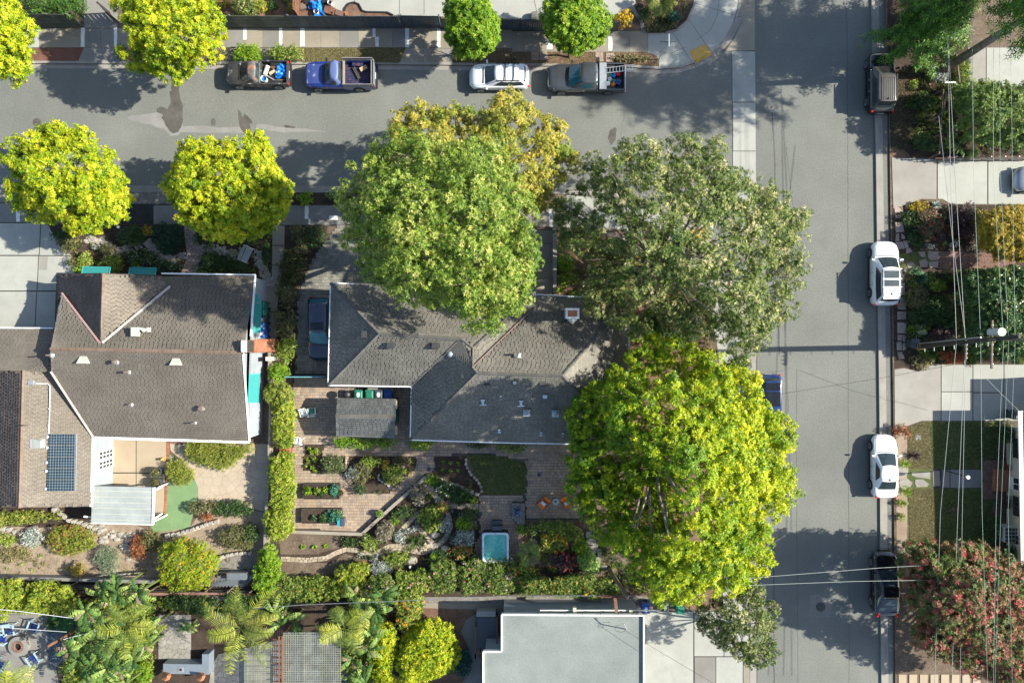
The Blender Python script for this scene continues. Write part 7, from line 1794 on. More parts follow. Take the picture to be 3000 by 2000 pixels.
wire('dark paired cable running along the lower fences behind the palms',[(740,1781,4.4),(900,1770,4.5),(1150,1760,5),(1500,1744,5.4),(1760,1744,5.8)],.02,MATS['thick_cable'])
wire('white cable over the fire pit patio',[(-20,1834,3.8),(120,1845,3.9),(195,1850,4)],.016,M_logo)
wire('pale cable above the palm clump in the bottom left corner',[(-20,1782,4.2),(60,1790,4.2),(215,1810,4.1),(270,1822,4.0)],.02,M_logo)
wire('short white cable from the reddish pole to the palms',[(186,1872,3.9),(305,1840,3.9)],.02,M_logo)
# ================================================================== TREES
def fv(pts,s=1.2755): return [(x * s,y * s) for x,y in pts]
YG = 'yellow-green street trees along the side street'
tree('street_tree','yellow-green tree cut off by the left picture edge at the top',fv([(-60,-40),(10,-30),(30,10),(50,40),(78,70),(66,110),(60,140),(25,178),(0,182),(-60,150)]),(-30,160),3.2,6.4,.85,L_yel,M_barkd,dens=60,ll=0.165,lw=0.085,group=YG,spacing=0.92)
tree('street_tree','large yellow-green tree above the wet road stain in the upper left',fv([(272,-20),(280,28),(268,40),(284,75),(292,110),(285,122),(300,142),(330,150),(345,165),(372,178),(395,170),(440,158),(462,170),(485,140),(500,120),(518,95),(524,50),(505,20),(480,-10),(460,-40),(300,-40)]),(560,165),3.4,7.4,.95,L_yel,M_barkd,dens=60,ll=0.165,lw=0.085,group=YG,spacing=0.92)
tree('street_tree','yellow-green tree over the gravel verge at the left, nearest the driveway',fv([(8,372),(30,345),(48,310),(85,295),(122,285),(160,283),(205,305),(240,335),(268,358),(282,400),(280,425),(305,440),(282,470),(268,500),(235,525),(190,545),(160,535),(135,510),(90,505),(60,485),(15,468),(30,440),(5,410)]),(250,590),2.8,7.0,.95,L_yel,M_barkd,dens=60,ll=0.165,lw=0.085,group=YG,spacing=0.92)
tree('street_tree','round yellow-green tree over the dark asphalt patch in the pavement',fv([(368,412),(390,385),(392,340),(420,328),(448,315),(488,312),(520,308),(560,308),(610,298),(622,330),(640,355),(655,380),(648,410),(664,455),(655,500),(620,515),(595,540),(555,545),(510,548),(470,540),(440,515),(400,500),(395,475),(370,455),(385,432)]),(620,585),2.8,7.0,.95,L_yel,M_barkd,dens=60,ll=0.165,lw=0.085,group=YG,spacing=0.92)
SG = 'small round street trees by the navy fence'
tree('street_tree','left of the two small round green trees along the navy fence',fv([(1040,-15),(1022,20),(1026,55),(1022,85),(1050,110),(1065,130),(1105,128),(1130,112),(1150,85),(1145,45),(1128,10),(1100,-18)]),(1380,165),2.2,5.4,.6,L_grn,M_barkd,dens=75,ll=.17,lw=.08,group=SG,trunk_r=.09,nlimb=8)
tree('street_tree','right of the two small round green trees, beside the picket fence',fv([(1270,-15),(1255,25),(1245,50),(1258,82),(1275,100),(1300,118),(1330,125),(1360,108),(1385,90),(1402,65),(1395,35),(1370,5),(1345,-15)]),(1668,170),2.2,5.2,.6,L_grn,M_barkd,dens=75,ll=.17,lw=.08,group=SG,trunk_r=.09,nlimb=8)
tree('broad_tree','ochre-yellow tree with visible branches leaning over the side street',fv([(880,335),(895,300),(905,265),(940,240),(985,228),(1045,238),(1075,262),(1110,248),(1165,222),(1215,232),(1255,262),(1290,290),(1322,345),(1310,400),(1290,440),(1268,478),(1225,475),(1230,520),(1200,500),(1170,470),(1100,440),(1000,420),(900,400),(872,370)]),(1420,590),4.2,8.6,1.0,L_ocre,M_bark,dens=56,ll=0.14,lw=0.07,trunk_r=.28,nlimb=18,twigs=160,shell=.4,cat='tree',spacing=1.05)
tree('broad_tree','large mid-green tree over the paved drive and charcoal roof',fv([(742,458),(775,440),(815,412),(845,365),(900,345),(950,322),(1020,335),(1090,325),(1150,355),(1185,400),(1215,440),(1235,500),(1222,560),(1212,610),(1205,650),(1155,705),(1105,730),(1060,718),(1010,690),(960,672),(925,690),(905,722),(880,700),(850,680),(860,650),(800,640),(835,600),(785,555),(745,520),(790,500),(748,485)]),(1315,735),9.0,17.5,1.3,L_mid,M_bark,dens=40,ll=0.15,lw=0.07,trunk_r=.35,nlimb=24,twigs=260,shell=.4,flat=0.5,spacing=0.98,depth=7)
tree('broad_tree','sprawling grey-olive tree with pale limbs over the street corner',fv([(1268,478),(1290,450),(1330,390),(1335,360),(1372,335),(1420,345),(1468,325),(1518,298),(1560,305),(1600,340),(1650,320),(1690,370),(1725,400),(1765,420),(1812,450),(1838,480),(1852,540),(1856,590),(1838,640),(1812,672),(1828,700),(1800,740),(1795,780),(1762,815),(1735,845),(1690,855),(1640,800),(1590,760),(1540,745),(1500,780),(1450,800),(1412,775),(1380,760),(1340,730),(1355,690),(1310,660),(1335,620),(1290,590),(1300,545),(1262,515)]),(1896,800),5.0,13.5,1.1,L_gum,M_bark,dens=37,ll=0.15,lw=0.065,trunk_r=.4,nlimb=44,twigs=700,shell=.5,flat=0.8,spacing=1.12,caps=[(1700,840,2120,1150,4.6),(1700,700,1850,840,6.5)])
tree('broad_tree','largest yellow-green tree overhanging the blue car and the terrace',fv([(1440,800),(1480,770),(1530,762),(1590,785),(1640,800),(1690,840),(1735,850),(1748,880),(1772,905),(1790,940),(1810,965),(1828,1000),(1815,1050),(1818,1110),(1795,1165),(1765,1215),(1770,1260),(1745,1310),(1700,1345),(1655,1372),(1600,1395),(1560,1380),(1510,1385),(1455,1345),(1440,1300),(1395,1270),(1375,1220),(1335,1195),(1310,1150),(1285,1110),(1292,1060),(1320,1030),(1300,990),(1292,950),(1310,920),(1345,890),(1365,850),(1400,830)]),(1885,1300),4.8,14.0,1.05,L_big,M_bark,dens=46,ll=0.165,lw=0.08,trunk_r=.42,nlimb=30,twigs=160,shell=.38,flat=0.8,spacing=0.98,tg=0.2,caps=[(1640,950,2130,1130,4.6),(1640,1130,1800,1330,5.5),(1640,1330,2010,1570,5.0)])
tree('broad_tree','sparse twiggy green tree over the bottom driveway beside the street',fv([(1595,1412),(1620,1382),(1660,1352),(1700,1340),(1745,1348),(1785,1375),(1790,1410),(1788,1450),(1785,1490),(1765,1520),(1725,1540),(1690,1525),(1655,1490),(1625,1460),(1590,1440)]),(2150,1830),2.6,6.6,.62,L_gum,M_bark,dens=62,ll=0.12,lw=0.06,trunk_r=.14,nlimb=16,twigs=420,shell=.5,spacing=1.1,tilt=.5)
tree('broad_tree','dense tree with red and green foliage in the bottom right corner',fv([(2068,1260),(2100,1242),(2160,1255),(2210,1240),(2260,1262),(2300,1250),(2340,1290),(2400,1300),(2400,1600),(2300,1600),(2250,1540),(2200,1530),(2160,1500),(2110,1500),(2095,1460),(2105,1420),(2085,1380),(2100,1340),(2075,1310)]),(2890,1750),2.6,7.0,.8,L_red,M_bark,dens=44,ll=.16,lw=.075,trunk_r=.3,nlimb=22,twigs=60)
def conifer(name,label,base,cx,cy,z0,z1,rad,mat,n=70,seed=0,lean=(0,0),spread=1.0,group=None):
 """tall tree with drooping sprays carried by whorled boughs"""
 rg = random.Random(seed); b = W(base[0],base[1],.1); t = thing(name,label,'tree',b,0,group)
 top = Vector((b.x + lean[0],b.y + lean[1],z1)); m = MB(); m.tube([b,b.lerp(top,.5) + Vector((.1,.1,0)),top],.34,10,.08); m.build('trunk',M_bark,t,smooth=True)
 Cs,Ns,To = [],[],[]; mb = MB()
 for k in range(n):
  u = rg.random(); z = z0 + (z1 - z0) * u; ax = b.lerp(top,(z - .1) / (z1 - .1)); a = rg.uniform(0,2 * math.pi); rr = rad * (1 - u * .75) * rg.uniform(.5,1.1)
  e = ax + Vector((math.cos(a) * rr,math.sin(a) * rr,rg.uniform(-.6,.4))); mb.tube([ax,ax.lerp(e,.5) + Vector((0,0,.25)),e],.05,4,.012)
  ns = int(22 * rr * spread) + 8
  for q in range(ns):
   w_ = (q + .5) / ns; p = ax.lerp(e,w_) + Vector((rg.gauss(0,.30) * (1 - w_ * .3),rg.gauss(0,.30) * (1 - w_ * .3),rg.gauss(0,.16) + .2 * math.sin(w_ * 3.1)))
   Cs.append(p); Ns.append((math.cos(a) * .4 + rg.gauss(0,.3),math.sin(a) * .4 + rg.gauss(0,.3),1)); To.append(min(1,max(0,rg.gauss(.5,.22))))
 mb.build('boughs',M_barkd,t,kind='stuff')
 V,tt = rosettes(np.array(Cs),np.array(Ns),6,.30,.07,.15,np.array(To)); o = link_mesh('crown',quad_mesh('crown',V - np.array(b),tt,mat),t)
 return t
TC = 'tall conifers shading the crossing'
conifer('conifer_tree','green conifer spreading over the black SUV at the upper right',(2640,150),0,0,2.2,7.5,3.7,L_con,110,3,(-.2,.3))
conifer('conifer_tree','tall conifer with pale leaning trunk at the top right',(2748,215),0,0,9.5,17.5,5.2,L_con,100,4,(0,0),.9,TC)
conifer('conifer_tree','tall conifer whose branches hang in at the upper right corner',(2790,45),0,0,7.0,17.5,5.0,L_con,110,5,(.3,.2),.9,TC)
conifer('conifer_tree','olive-tipped conifer boughs behind the leaning trunk at the upper right',(2700,60),0,0,1.6,5.5,3.0,leafmat('olive_cypress_leaf',[(0,(.05,.09,.015)),(.6,(.13,.20,.03)),(1,(.34,.28,.05))]),80,6)
tree('broad_tree','pale green feathery tree beside the upper right driveway',fv([(2190,205),(2230,190),(2275,185),(2320,190),(2400,200),(2400,340),(2330,335),(2280,325),(2240,330),(2215,300),(2205,260)]),(2860,370),1.6,4.6,.55,leafmat('pale_green_leaf',[(0,(.06,.12,.02)),(.5,(.16,.25,.05)),(1,(.34,.40,.12))]),M_bark,dens=80,ll=.14,lw=.06,trunk_r=.1,nlimb=14,spacing=.95,shell=.45)
tree('broad_tree','golden-orange tree at the right edge above the brick path',fv([(2250,495),(2290,478),(2330,480),(2400,490),(2400,600),(2345,598),(2300,590),(2262,575),(2248,535)]),(2920,670),1.5,4.2,.5,L_gold,M_bark,dens=85,ll=.13,lw=.06,trunk_r=.1,nlimb=12)
tree('broad_tree','dark glossy tree with pale tips around the transformer on the right',fv([(2215,640),(2260,620),(2310,612),(2400,625),(2400,830),(2340,826),(2290,815),(2240,800),(2218,770),(2230,720),(2205,690)]),(2900,920),1.8,4.6,.55,leafmat('glossy_leaf',[(0,(.02,.06,.018)),(.55,(.06,.13,.03)),(.85,(.18,.25,.06)),(1,(.42,.42,.20))],rough=.3),M_bark,dens=80,ll=.16,lw=.075,trunk_r=.12,nlimb=14)
# ================================================================== SHRUBS AND HEDGES
S = shrub
HG = 'sections of the tall yellow-green boundary hedge'
def hedge(label,pts,h,mat=None,group=HG,lr=.42,**k): return S(label,pts,h,mat or L_hedge,'hedge','hedge',lr=lr,dens=85,ll=.12,lw=.065,group=group,**k)
hedge('round bright green bush at the very top of the long boundary hedge',ell(820,1095,34,28),1.7,L_grn)
hedge('olive top section of the boundary hedge spilling over the teal awning',[(765,1140),(790,1120),(850,1128),(862,1160),(855,1185),(800,1190),(770,1175)],1.9,leafmat('mixed_hedge_leaf',[(0,(.09,.14,.02)),(.6,(.26,.32,.04)),(1,(.5,.42,.12))]))
hedge('long bright section of the boundary hedge beside the resin chairs',[(806,1165),(862,1160),(864,1240),(858,1305),(830,1312),(800,1300),(800,1230)],1.9)
hedge('middle section of the boundary hedge beside the dark vegetable bed',[(790,1342),(820,1330),(860,1335),(860,1400),(862,1470),(845,1500),(800,1480),(786,1410)],1.9)
hedge('lower section of the boundary hedge near the raised planters',[(775,1500),(850,1470),(862,1530),(848,1575),(800,1582),(772,1545)],1.8)
hedge('lowest vivid green lobe of the boundary hedge at the palm',[(762,1605),(800,1598),(815,1640),(825,1690),(800,1740),(762,1750),(745,1700),(750,1640)],1.6,L_grn)
S('reddish climbing flowers in the gap of the boundary hedge',(838,1320,16,14),.8,L_grn,extra=[(F_rd,60,.09)])
DH = 'dark clipped hedge beside the paved drive'
for pts,lab,mt in (([(852,665),(880,660),(895,690),(880,720),(850,700)],'brown-green rounded shrub at the top of the drive hedge',L_oliv),([(900,665),(950,660),(960,690),(935,720),(900,730),(890,700)],'deep green shrub under the big tree at the head of the drive',L_dark),([(868,715),(900,712),(902,740),(870,745)],'small olive ball beside the curved drive edge',L_oliv),([(825,735),(870,730),(900,765),(890,820),(870,835),(825,830),(815,790)],'biggest dark olive mound of the hedge beside the curved drive',leafmat('dark_olive_leaf',[(0,(.03,.04,.01)),(.5,(.07,.085,.02)),(1,(.14,.13,.04))])),([(812,835),(866,835),(864,900),(840,915),(815,880)],'loose olive section of the drive hedge opposite the parked dark car',L_oliv),([(805,915),(866,910),(866,985),(830,1000),(802,970)],'lower olive section of the drive hedge beside the blue bins',L_oliv),([(812,1000),(864,995),(864,1060),(840,1080),(812,1060)],'lowest section of the drive hedge above the bright round bush',L_mid)):
 S(lab,pts,1.3,mt,'hedge','hedge',lr=.36,group=DH)
S('clipped light green hedge wrapping the lower side of the shed',[(982,1280),(1166,1284),(1164,1312),(1060,1314),(982,1306)],.95,L_grn,'hedge','hedge',lr=.3)
S('bright green ball under the lower left corner of the charcoal roof',(1240,1290,44,30),1.2,L_grn,lr=.3)
S('dark leafy planting under the lower gutter of the charcoal roof, left part',[(1360,1295),(1440,1297),(1440,1312),(1370,1312)],.7,L_dark)
S('dark strap-leaved planting under the lower gutter of the charcoal roof, right part',[(1450,1297),(1546,1300),(1540,1325),(1490,1330),(1450,1312)],.8,L_mid)
VH = 'neatly clipped hedges in the verge above the grey pickup'
S('small gravel-side shrub right of the big upper left tree',(650,165,22,18),.7,L_oliv)
S('clipped rectangular bright hedge above the old grey pickup',[(690,135),(760,132),(764,178),(690,180),(684,158)],.9,L_grn,'hedge','hedge',lr=.28,group=VH)
S('left rounded half of the loose green shrub above the grey pickup bed',(818,155,30,24),1.0,L_mid,lr=.3)
S('right rounded half of the loose green shrub above the blue pickup',(865,156,30,25),1.0,L_mid,lr=.3)
S('dark round shrub at the lower left of the big upper left tree',(352,155,16,22),.8,L_dark)
S('tall dark green shrub behind the slat fence in the top left corner',[(60,-20),(240,-20),(245,30),(225,60),(160,40),(90,45),(70,10)],2.2,leafmat('deep_green_leaf',[(0,(.02,.06,.012)),(.5,(.06,.15,.02)),(1,(.16,.28,.04))]),lr=.5)
S('feathery pale green shrub above the slat fence, right of the big tree',[(660,-20),(745,-20),(745,40),(715,50),(680,20)],1.6,L_gum,lr=.4)
S('small yellow-flowering bush at the left end of the slat fence yard',(762,18,18,22),.9,L_ocre)
S('green strappy tuft beside the red-brown board fence',(800,18,16,14),.6,L_dark)
S('bright yellow flowering bush between picket fence and path',(1828,58,27,28),1.2,L_gold,extra=[(F_ye,160,.1)])
S('dark green shrub left of the fan palm in the corner bed',(1886,45,18,20),.9,L_dark)
S('blue-green round shrub right of the fan palm in the corner bed',(1980,52,16,16),.8,leafmat('blue_green_leaf',[(0,(.01,.07,.05)),(1,(.04,.16,.12))]))
S('low brownish ground cover along the lower edge of the corner bed',[(1885,75),(1980,70),(1990,82),(1940,92),(1888,93)],.3,L_oliv,'ground_cover','ground cover')
S('straggly dry shrub on the verge left of the white compact SUV',(1345,165,22,14),.35,L_oliv,'ground_cover','ground cover')
S('green weed patch on the verge below the left small tree',(1395,178,18,6),.25,L_mid,'ground_cover','ground cover')
S('dry weed patch on the verge above the white compact SUV',(1505,175,18,10),.25,L_dryg,'ground_cover','ground cover')
S('weedy strip tip on the verge left of the street sign',(1850,172,60,12),.25,L_dryg,'ground_cover','ground cover')
S('dark dense dome-shaped bush above the left teal awnings',(492,697,50,48),1.3,leafmat('black_green_leaf',[(0,(.006,.03,.02)),(.6,(.018,.07,.035)),(1,(.05,.13,.06))]),lr=.36)
S('rounded grey-green shrub left of the dark dome-shaped bush',(385,690,40,30),.9,L_dark,lr=.3)
S('small yellow shrub between the grey-green shrub and the dark dome',(432,678,13,18),.6,L_gold)
S('pale olive shrub at the curved edge of the left driveway',(204,715,32,26),.9,L_oliv)
S('tiny pale shrub on the bare soil right of the driveway',(278,722,12,8),.4,L_silv)
S('pale loose shrub in the middle of the left front garden',(312,730,22,18),.7,L_oliv)
S('upright yellow-green shrub above the left teal awning',(250,765,18,28),.7,L_mid)
S('small sage shrub at the lower driveway edge',(212,768,18,16),.7,L_oliv)
S('rounded light green shrub between the two teal awnings',(325,775,34,26),.9,L_mid)
S('yellow-green shrub at the left side of the left teal awning',(232,792,16,16),.8,L_grn)
S('broad low shrub dotted with white flowers above the second teal awning',[(370,745),(410,728),(450,735),(480,760),(540,765),(545,780),(520,800),(470,800),(455,780),(400,778)],.8,L_dark,extra=[(F_wh,130,.05)])
S('bright lime clump at the left end of the second teal awning',(400,777,16,8),.5,L_grn)
S('dark green shrub under the yellow tree at the top of the flagstone path',(585,700,22,20),.8,L_dark)
S('wide dark green shrub right of the flagstone path',[(590,745),(625,735),(660,758),(700,762),(735,790),(735,803),(585,803),(582,775)],.9,L_dark,lr=.32)
S('loose green shrub behind the garden bench',(735,695,30,22),.8,L_dark)
S('green shrub strip beside the straight concrete walk',(780,740,14,38),.7,L_dark)
S('shadowed shrub under the left yellow tree by the driveway',(185,690,40,18),.8,L_dark)
S('green leafy plant in the dark verge bed right of the yellow tree',(895,580,24,20),.5,L_grn)
S('low flowering plants in the dark verge bed further right',(985,572,34,10),.4,L_mid,extra=[(F_wh,20,.07)])
S('long flowering yellow-green clump under the white gutter',[(537,1310),(570,1292),(650,1298),(735,1302),(745,1320),(700,1345),(670,1370),(620,1368),(570,1350)],.9,leafmat('daylily_leaf',[(0,(.10,.15,.02)),(.6,(.28,.33,.04)),(1,(.52,.45,.14))]),lr=.3,extra=[(F_wh,50,.05)],tilt=.9,ll=.2,lw=.035)
S('upright flowering grass clump at the lower right corner of the peach patio',[(497,1350),(530,1348),(560,1380),(575,1410),(540,1420),(498,1410),(488,1385)],.9,MATS['daylily_leaf'],lr=.28,extra=[(F_wh,40,.05)],tilt=.9,ll=.2,lw=.035)
S('flowering shrub right of the artificial lawn',[(540,1475),(600,1460),(640,1470),(620,1500),(560,1505)],.8,L_oliv,extra=[(F_wh,40,.05)])
S('dark green shrub at the lower left of the shaded flagstones',(680,1490,62,26),.9,L_dark,lr=.3)
S('rusty-orange flowering shrub above the dry-stone row',(606,1512,22,14),.6,L_rust)
S('brown-tipped grey shrub right of the orange-flowered bush',[(640,1560),(680,1535),(720,1545),(745,1580),(740,1610),(690,1612),(650,1600)],.9,L_oliv,lr=.3)
S('deep green shrub at the right end of the bare bank',(735,1560,22,34),.9,L_dark)
S('yellow-green leafy clumps below the brown tile slope',[(-20,1500),(70,1495),(170,1500),(185,1520),(110,1530),(20,1540),(-20,1545)],.6,MATS['daylily_leaf'],lr=.28)
S('silvery blue-white shrub on the bank below the left roof',(95,1572,28,32),.7,L_silv,lr=.25)
S('low green shrub at the left edge of the bank',(15,1580,34,18),.5,L_mid)
S('large round red and green shrub below the left roof',[(130,1560),(170,1540),(230,1535),(280,1560),(285,1595),(240,1618),(200,1630),(150,1610)],1.0,leafmat('red_green_leaf',[(0,(.07,.13,.02)),(.45,(.18,.28,.03)),(.6,(.34,.30,.05)),(1,(.42,.12,.05))]),lr=.34)
S('bluish-grey spiky shrub in the middle of the dry bank',(315,1638,34,42),.8,leafmat('rosemary_leaf',[(0,(.10,.15,.09)),(.6,(.22,.28,.17)),(1,(.38,.42,.28))]),lr=.26,tilt=.9,ll=.18,lw=.03)
S('rust-red flowering shrub on the bank below the artificial lawn',(408,1600,30,36),.9,L_rust,lr=.28)
S('olive shrub touching the rust-red one on its right',(440,1590,32,34),.9,L_oliv,lr=.28)
S('little yellow-orange bush near the lower fence',(230,1672,24,22),.8,L_gold)
S('low brownish ground cover left on the dry bank',(40,1622,60,22),.2,L_dryg,'ground_cover','ground cover')
S('dense green shrub with orange flowers left of the palm deck',[(465,1620),(480,1590),(530,1575),(590,1585),(630,1605),(640,1640),(632,1680),(600,1715),(555,1738),(510,1725),(470,1700),(458,1660)],2.6,leafmat('orange_bush_leaf',[(0,(.09,.15,.01)),(.4,(.20,.30,.015)),(.85,(.42,.44,.02)),(1,(.56,.48,.03))]),lr=.42,extra=[(F_or,90,.12)])
hedge('clipped yellow-green hedge block in the bottom left, outer half',[(-40,1700),(60,1698),(75,1730),(75,1785),(-40,1800)],2.4,L_hedge,'clipped hedge blocks above the fire pit')
hedge('clipped yellow-green hedge block in the bottom left, inner half',[(80,1708),(150,1705),(195,1725),(235,1750),(215,1790),(120,1795),(78,1785)],2.4,L_hedge,'clipped hedge blocks above the fire pit')
hedge('small yellow hedge corner at the left edge above the fire pit',[(-40,1800),(20,1795),(15,1815),(0,1822),(-40,1822)],1.6,L_hedge,'clipped hedge blocks above the fire pit')
S('white-speckled mound in the upper bed left of the stone column',(976,1358,36,27),.8,leafmat('speckled_leaf',[(0,(.04,.08,.02)),(.6,(.11,.15,.05)),(1,(.36,.36,.2))]),lr=.28)
S('yellow-green feathery shrub at the top of the middle bed',(1085,1350,32,18),.8,L_mid)
S('grey twiggy shrub in the middle of the middle bed',(1062,1382,36,30),.8,L_oliv)
S('silver-blue shrub at the left edge of the middle bed',(1035,1385,18,20),.6,L_silv)
S('large green ground cover mound at the right of the middle bed',[(1118,1375),(1150,1358),(1180,1362),(1196,1385),(1172,1410),(1150,1425),(1128,1410),(1116,1392)],.7,L_mid,lr=.28)
S('tan spotted shrub standing above the ground cover mound',(1128,1360,12,18),.6,L_gold)
S('brown low planting in the upper right corner of the middle bed',(1180,1348,34,12),.4,L_oliv,'ground_cover','ground cover')
S('dark green shrub at the lower left corner of the middle bed',(1055,1430,20,18),.7,L_dark)
for i,(x,y,lab) in enumerate(((1298,1352,'upper left seedling'),(1320,1355,'upper middle seedling'),(1341,1355,'upper right seedling'),(1296,1376,'lower left seedling'),(1319,1378,'lower middle seedling'),(1342,1377,'lower right seedling'))):
 spiky(lab + ' of six in the dark bed beside the lawn',x,y,10,.25,.05,L_grn,cat='seedling',group='six strappy seedlings in the dark bed',name='seedling')
for i,(x,y,lab) in enumerate(((888,1600,'left'),(921,1600,'middle'),(955,1597,'right'))):
 spiky(lab + ' bright green rosette of three in the bare bed under the low wall',x,y,16,.28,.12,L_grn,cat='vegetable',group='three leafy rosettes in the bare bed',name='leafy_rosette')
for i,(x,y) in enumerate(((905,1312),(925,1318),(912,1325),(933,1326),(897,1340),(920,1342),(903,1352),(925,1350),(895,1365),(915,1368),(925,1376))):
 S('tiny bean plant in the dark square bed by the patio edge',(x,y,5,5,8),.3,L_grn,'seedling','seedling',group='tiny bean plants in the dark square bed',lr=.1,dens=120)
S('small leafy sprout right of the dark square bed seedlings',(1378,1420,8,14),.4,L_dark)
S('fresh green mounded herb at the top of the rock garden',(1268,1405,24,16),.5,L_grn)
S('leafy dark shrub with white flowers in the rock garden',(1300,1430,30,24),.7,L_dark,extra=[(F_wh,45,.08)])
S('strappy dark plants below the arc of boulders',(1345,1450,34,22),.6,L_dark,tilt=.8,ll=.22,lw=.04)
S('light green clump at the lower left corner of the back lawn',(1387,1463,14,12),.5,L_grn)
S('grey flowering shrub below the diagonal garden wall',(1227,1448,28,30),.9,leafmat('buff_leaf',[(0,(.08,.09,.05)),(.5,(.22,.2,.13)),(1,(.48,.42,.33))]),lr=.28)
S('tan shrub beside the lower end of the diagonal wall',(1128,1555,28,28),.9,MATS['buff_leaf'],lr=.28)
S('dark shrubs along the foot of the diagonal wall',[(1150,1500),(1190,1470),(1210,1490),(1190,1520),(1160,1530),(1140,1520)],.7,L_dark)
S('bright green clump between wall and garden path',(1155,1525,16,12),.5,L_grn)
S('yellow and white mixed clump by the lower walk',(1082,1592,26,24),.7,L_mid,extra=[(F_wh,30,.06)])
S('reddish-flowered shrub in the centre of the rock garden',(1295,1485,22,18),.6,L_mid,extra=[(F_rd,30,.09)])
S('big green shrub in the middle of the rock garden loops',[(1235,1500),(1262,1480),(1290,1500),(1300,1530),(1285,1555),(1255,1560),(1235,1535),(1222,1520)],.9,L_mid,lr=.3)
S('white-flowered grey shrub right of the middle loop',(1300,1535,20,22),.7,L_silv,extra=[(F_wh,30,.05)])
S('silvery low shrub left of the large dark spiky plant',(1172,1572,20,20),.5,L_silv)
spiky('large dark strap-leaved plant in the rock garden',1216,1585,46,.85,.07,L_dark)
spiky('smaller dark strap-leaved plant above the lower walk',1240,1572,26,.6,.06,L_dark)
S('round-leaved shrub at the left edge of the hot tub terrace',(1375,1505,26,22),1.2,L_dark,lr=.28)
S('clipped yellow-green mound left of the hot tub',(1357,1532,30,22),1.0,L_grn,lr=.28)
S('twiggy grey-green shrub below the yellow-green mound',(1360,1575,28,26),.9,L_silv,lr=.28)
S('pink-flowering shrub left of the hot tub corner',(1355,1615,34,20),.8,L_mid,extra=[(F_rd,60,.10)])
S('green plant above the flower border left of the hot tub',(1290,1625,24,16),.6,L_dark)
S('green shrubs above the curved lower walk',[(990,1572),(1050,1575),(1058,1600),(1000,1602)],.5,L_dark)
S('mossy olive mound right of the curved lower walk',(1160,1635,40,22),.8,L_mid,lr=.3)
S('spiky pale green plant at the flower border',(1115,1668,28,18),.7,L_silv,tilt=.9,ll=.22,lw=.04)
S('small bright shrub right of the paved plinth',(1524,1548,14,16),.6,L_grn)
S('green shrub with white flowers right of the plinth shrub',(1558,1550,20,14),.6,L_mid,extra=[(F_wh,14,.07)])
FB = 'sections of the mixed flower border along the lower boundary'
mix = leafmat('border_leaf',[(0,(.04,.09,.015)),(.45,(.11,.19,.03)),(.8,(.28,.34,.06)),(1,(.46,.38,.14))])
for i,(pts,h,mt,fl,lab) in enumerate((
 ([(790,1690),(830,1682),(880,1690),(900,1720),(890,1760),(800,1765),(775,1730)],1.4,mix,[(F_or,18,.1)],'leftmost flower border section, just right of the vivid hedge lobe'),
 ([(880,1692),(940,1686),(985,1700),(990,1750),(950,1765),(890,1760)],1.4,L_mid,[(F_or,14,.1)],'second flower border section, above the dark paired cable'),
 ([(985,1665),(1020,1650),(1060,1645),(1085,1670),(1075,1720),(1050,1755),(990,1750)],1.4,L_hedge,[(F_or,22,.1)],'yellow-green flower border section below the bare lower bed'),
 ([(1075,1690),(1130,1680),(1160,1700),(1165,1745),(1120,1765),(1065,1755)],1.4,mix,[(F_pk,45,.1)],'purple-spotted flower border section above the pale banana leaves'),
 ([(1150,1655),(1200,1680),(1260,1660),(1270,1700),(1255,1740),(1180,1750),(1160,1710)],1.4,L_mid,[(F_pk,30,.1)],'green flower border section below the mossy olive mound'),
 ([(1260,1650),(1330,1640),(1345,1680),(1340,1735),(1265,1742),(1255,1700)],1.4,mix,[(F_pk,60,.1)],'pink-dotted flower border section under the little grey lantern'),
 ([(1345,1645),(1400,1632),(1425,1650),(1425,1730),(1345,1738)],1.4,mix,[(F_pk,90,.1)],'flower border section left below the hot tub'),
 ([(1400,1640),(1500,1632),(1520,1660),(1515,1735),(1425,1738)],1.5,mix,[(F_pk,130,.1),(F_or,20,.1)],'flower border section right against the lower rim of the hot tub'),
 ([(1505,1690),(1560,1682),(1620,1695),(1625,1735),(1515,1745)],1.3,mix,[(F_or,30,.1)],'orange-dotted hedge section under the fan palm'),
 ([(1620,1690),(1700,1680),(1760,1690),(1820,1715),(1815,1748),(1720,1752),(1625,1740)],1.3,mix,[(F_or,60,.1)],'long orange-dotted hedge section left of the leaning pole'),
 ([(1500,1650),(1560,1640),(1570,1675),(1530,1688),(1500,1680)],1.0,L_mid,[(F_rd,14,.1)],'green border section between hot tub and fan palm'))):
 S(lab,pts,h,mt,'flower_border','flower border',lr=.36,dens=80,extra=fl,group=FB)
S('orange and yellow flowering shrub right of the fan palm',[(1580,1570),(1620,1545),(1660,1555),(1665,1600),(1630,1618),(1590,1612)],1.0,L_mid,lr=.3,extra=[(F_or,90,.12),(F_ye,40,.1)])
S('tall green and olive shrubs at the top of the right flower border',[(1575,1530),(1640,1528),(1690,1535),(1710,1570),(1690,1600),(1660,1570),(1590,1560)],1.2,L_mid,lr=.34)
S('dark shrub with crimson flowers right of the orange shrub',(1655,1645,40,26),.9,L_plum,extra=[(F_rd,40,.12)])
S('round pale lime shrub beside the stone steps',(1727,1648,30,34),1.2,leafmat('lime_leaf',[(0,(.12,.28,.05)),(.6,(.28,.44,.10)),(1,(.45,.55,.2))]),lr=.3)
S('bright green shrub at the top left of the stone steps',(1700,1600,22,26),.9,L_grn)
S('red bougainvillea shrub above the alley, mixed with green',[(1150,1740),(1215,1730),(1245,1750),(1235,1790),(1225,1840),(1190,1880),(1165,1840),(1160,1790)],1.8,L_mid,lr=.36,extra=[(F_or,60,.14)])
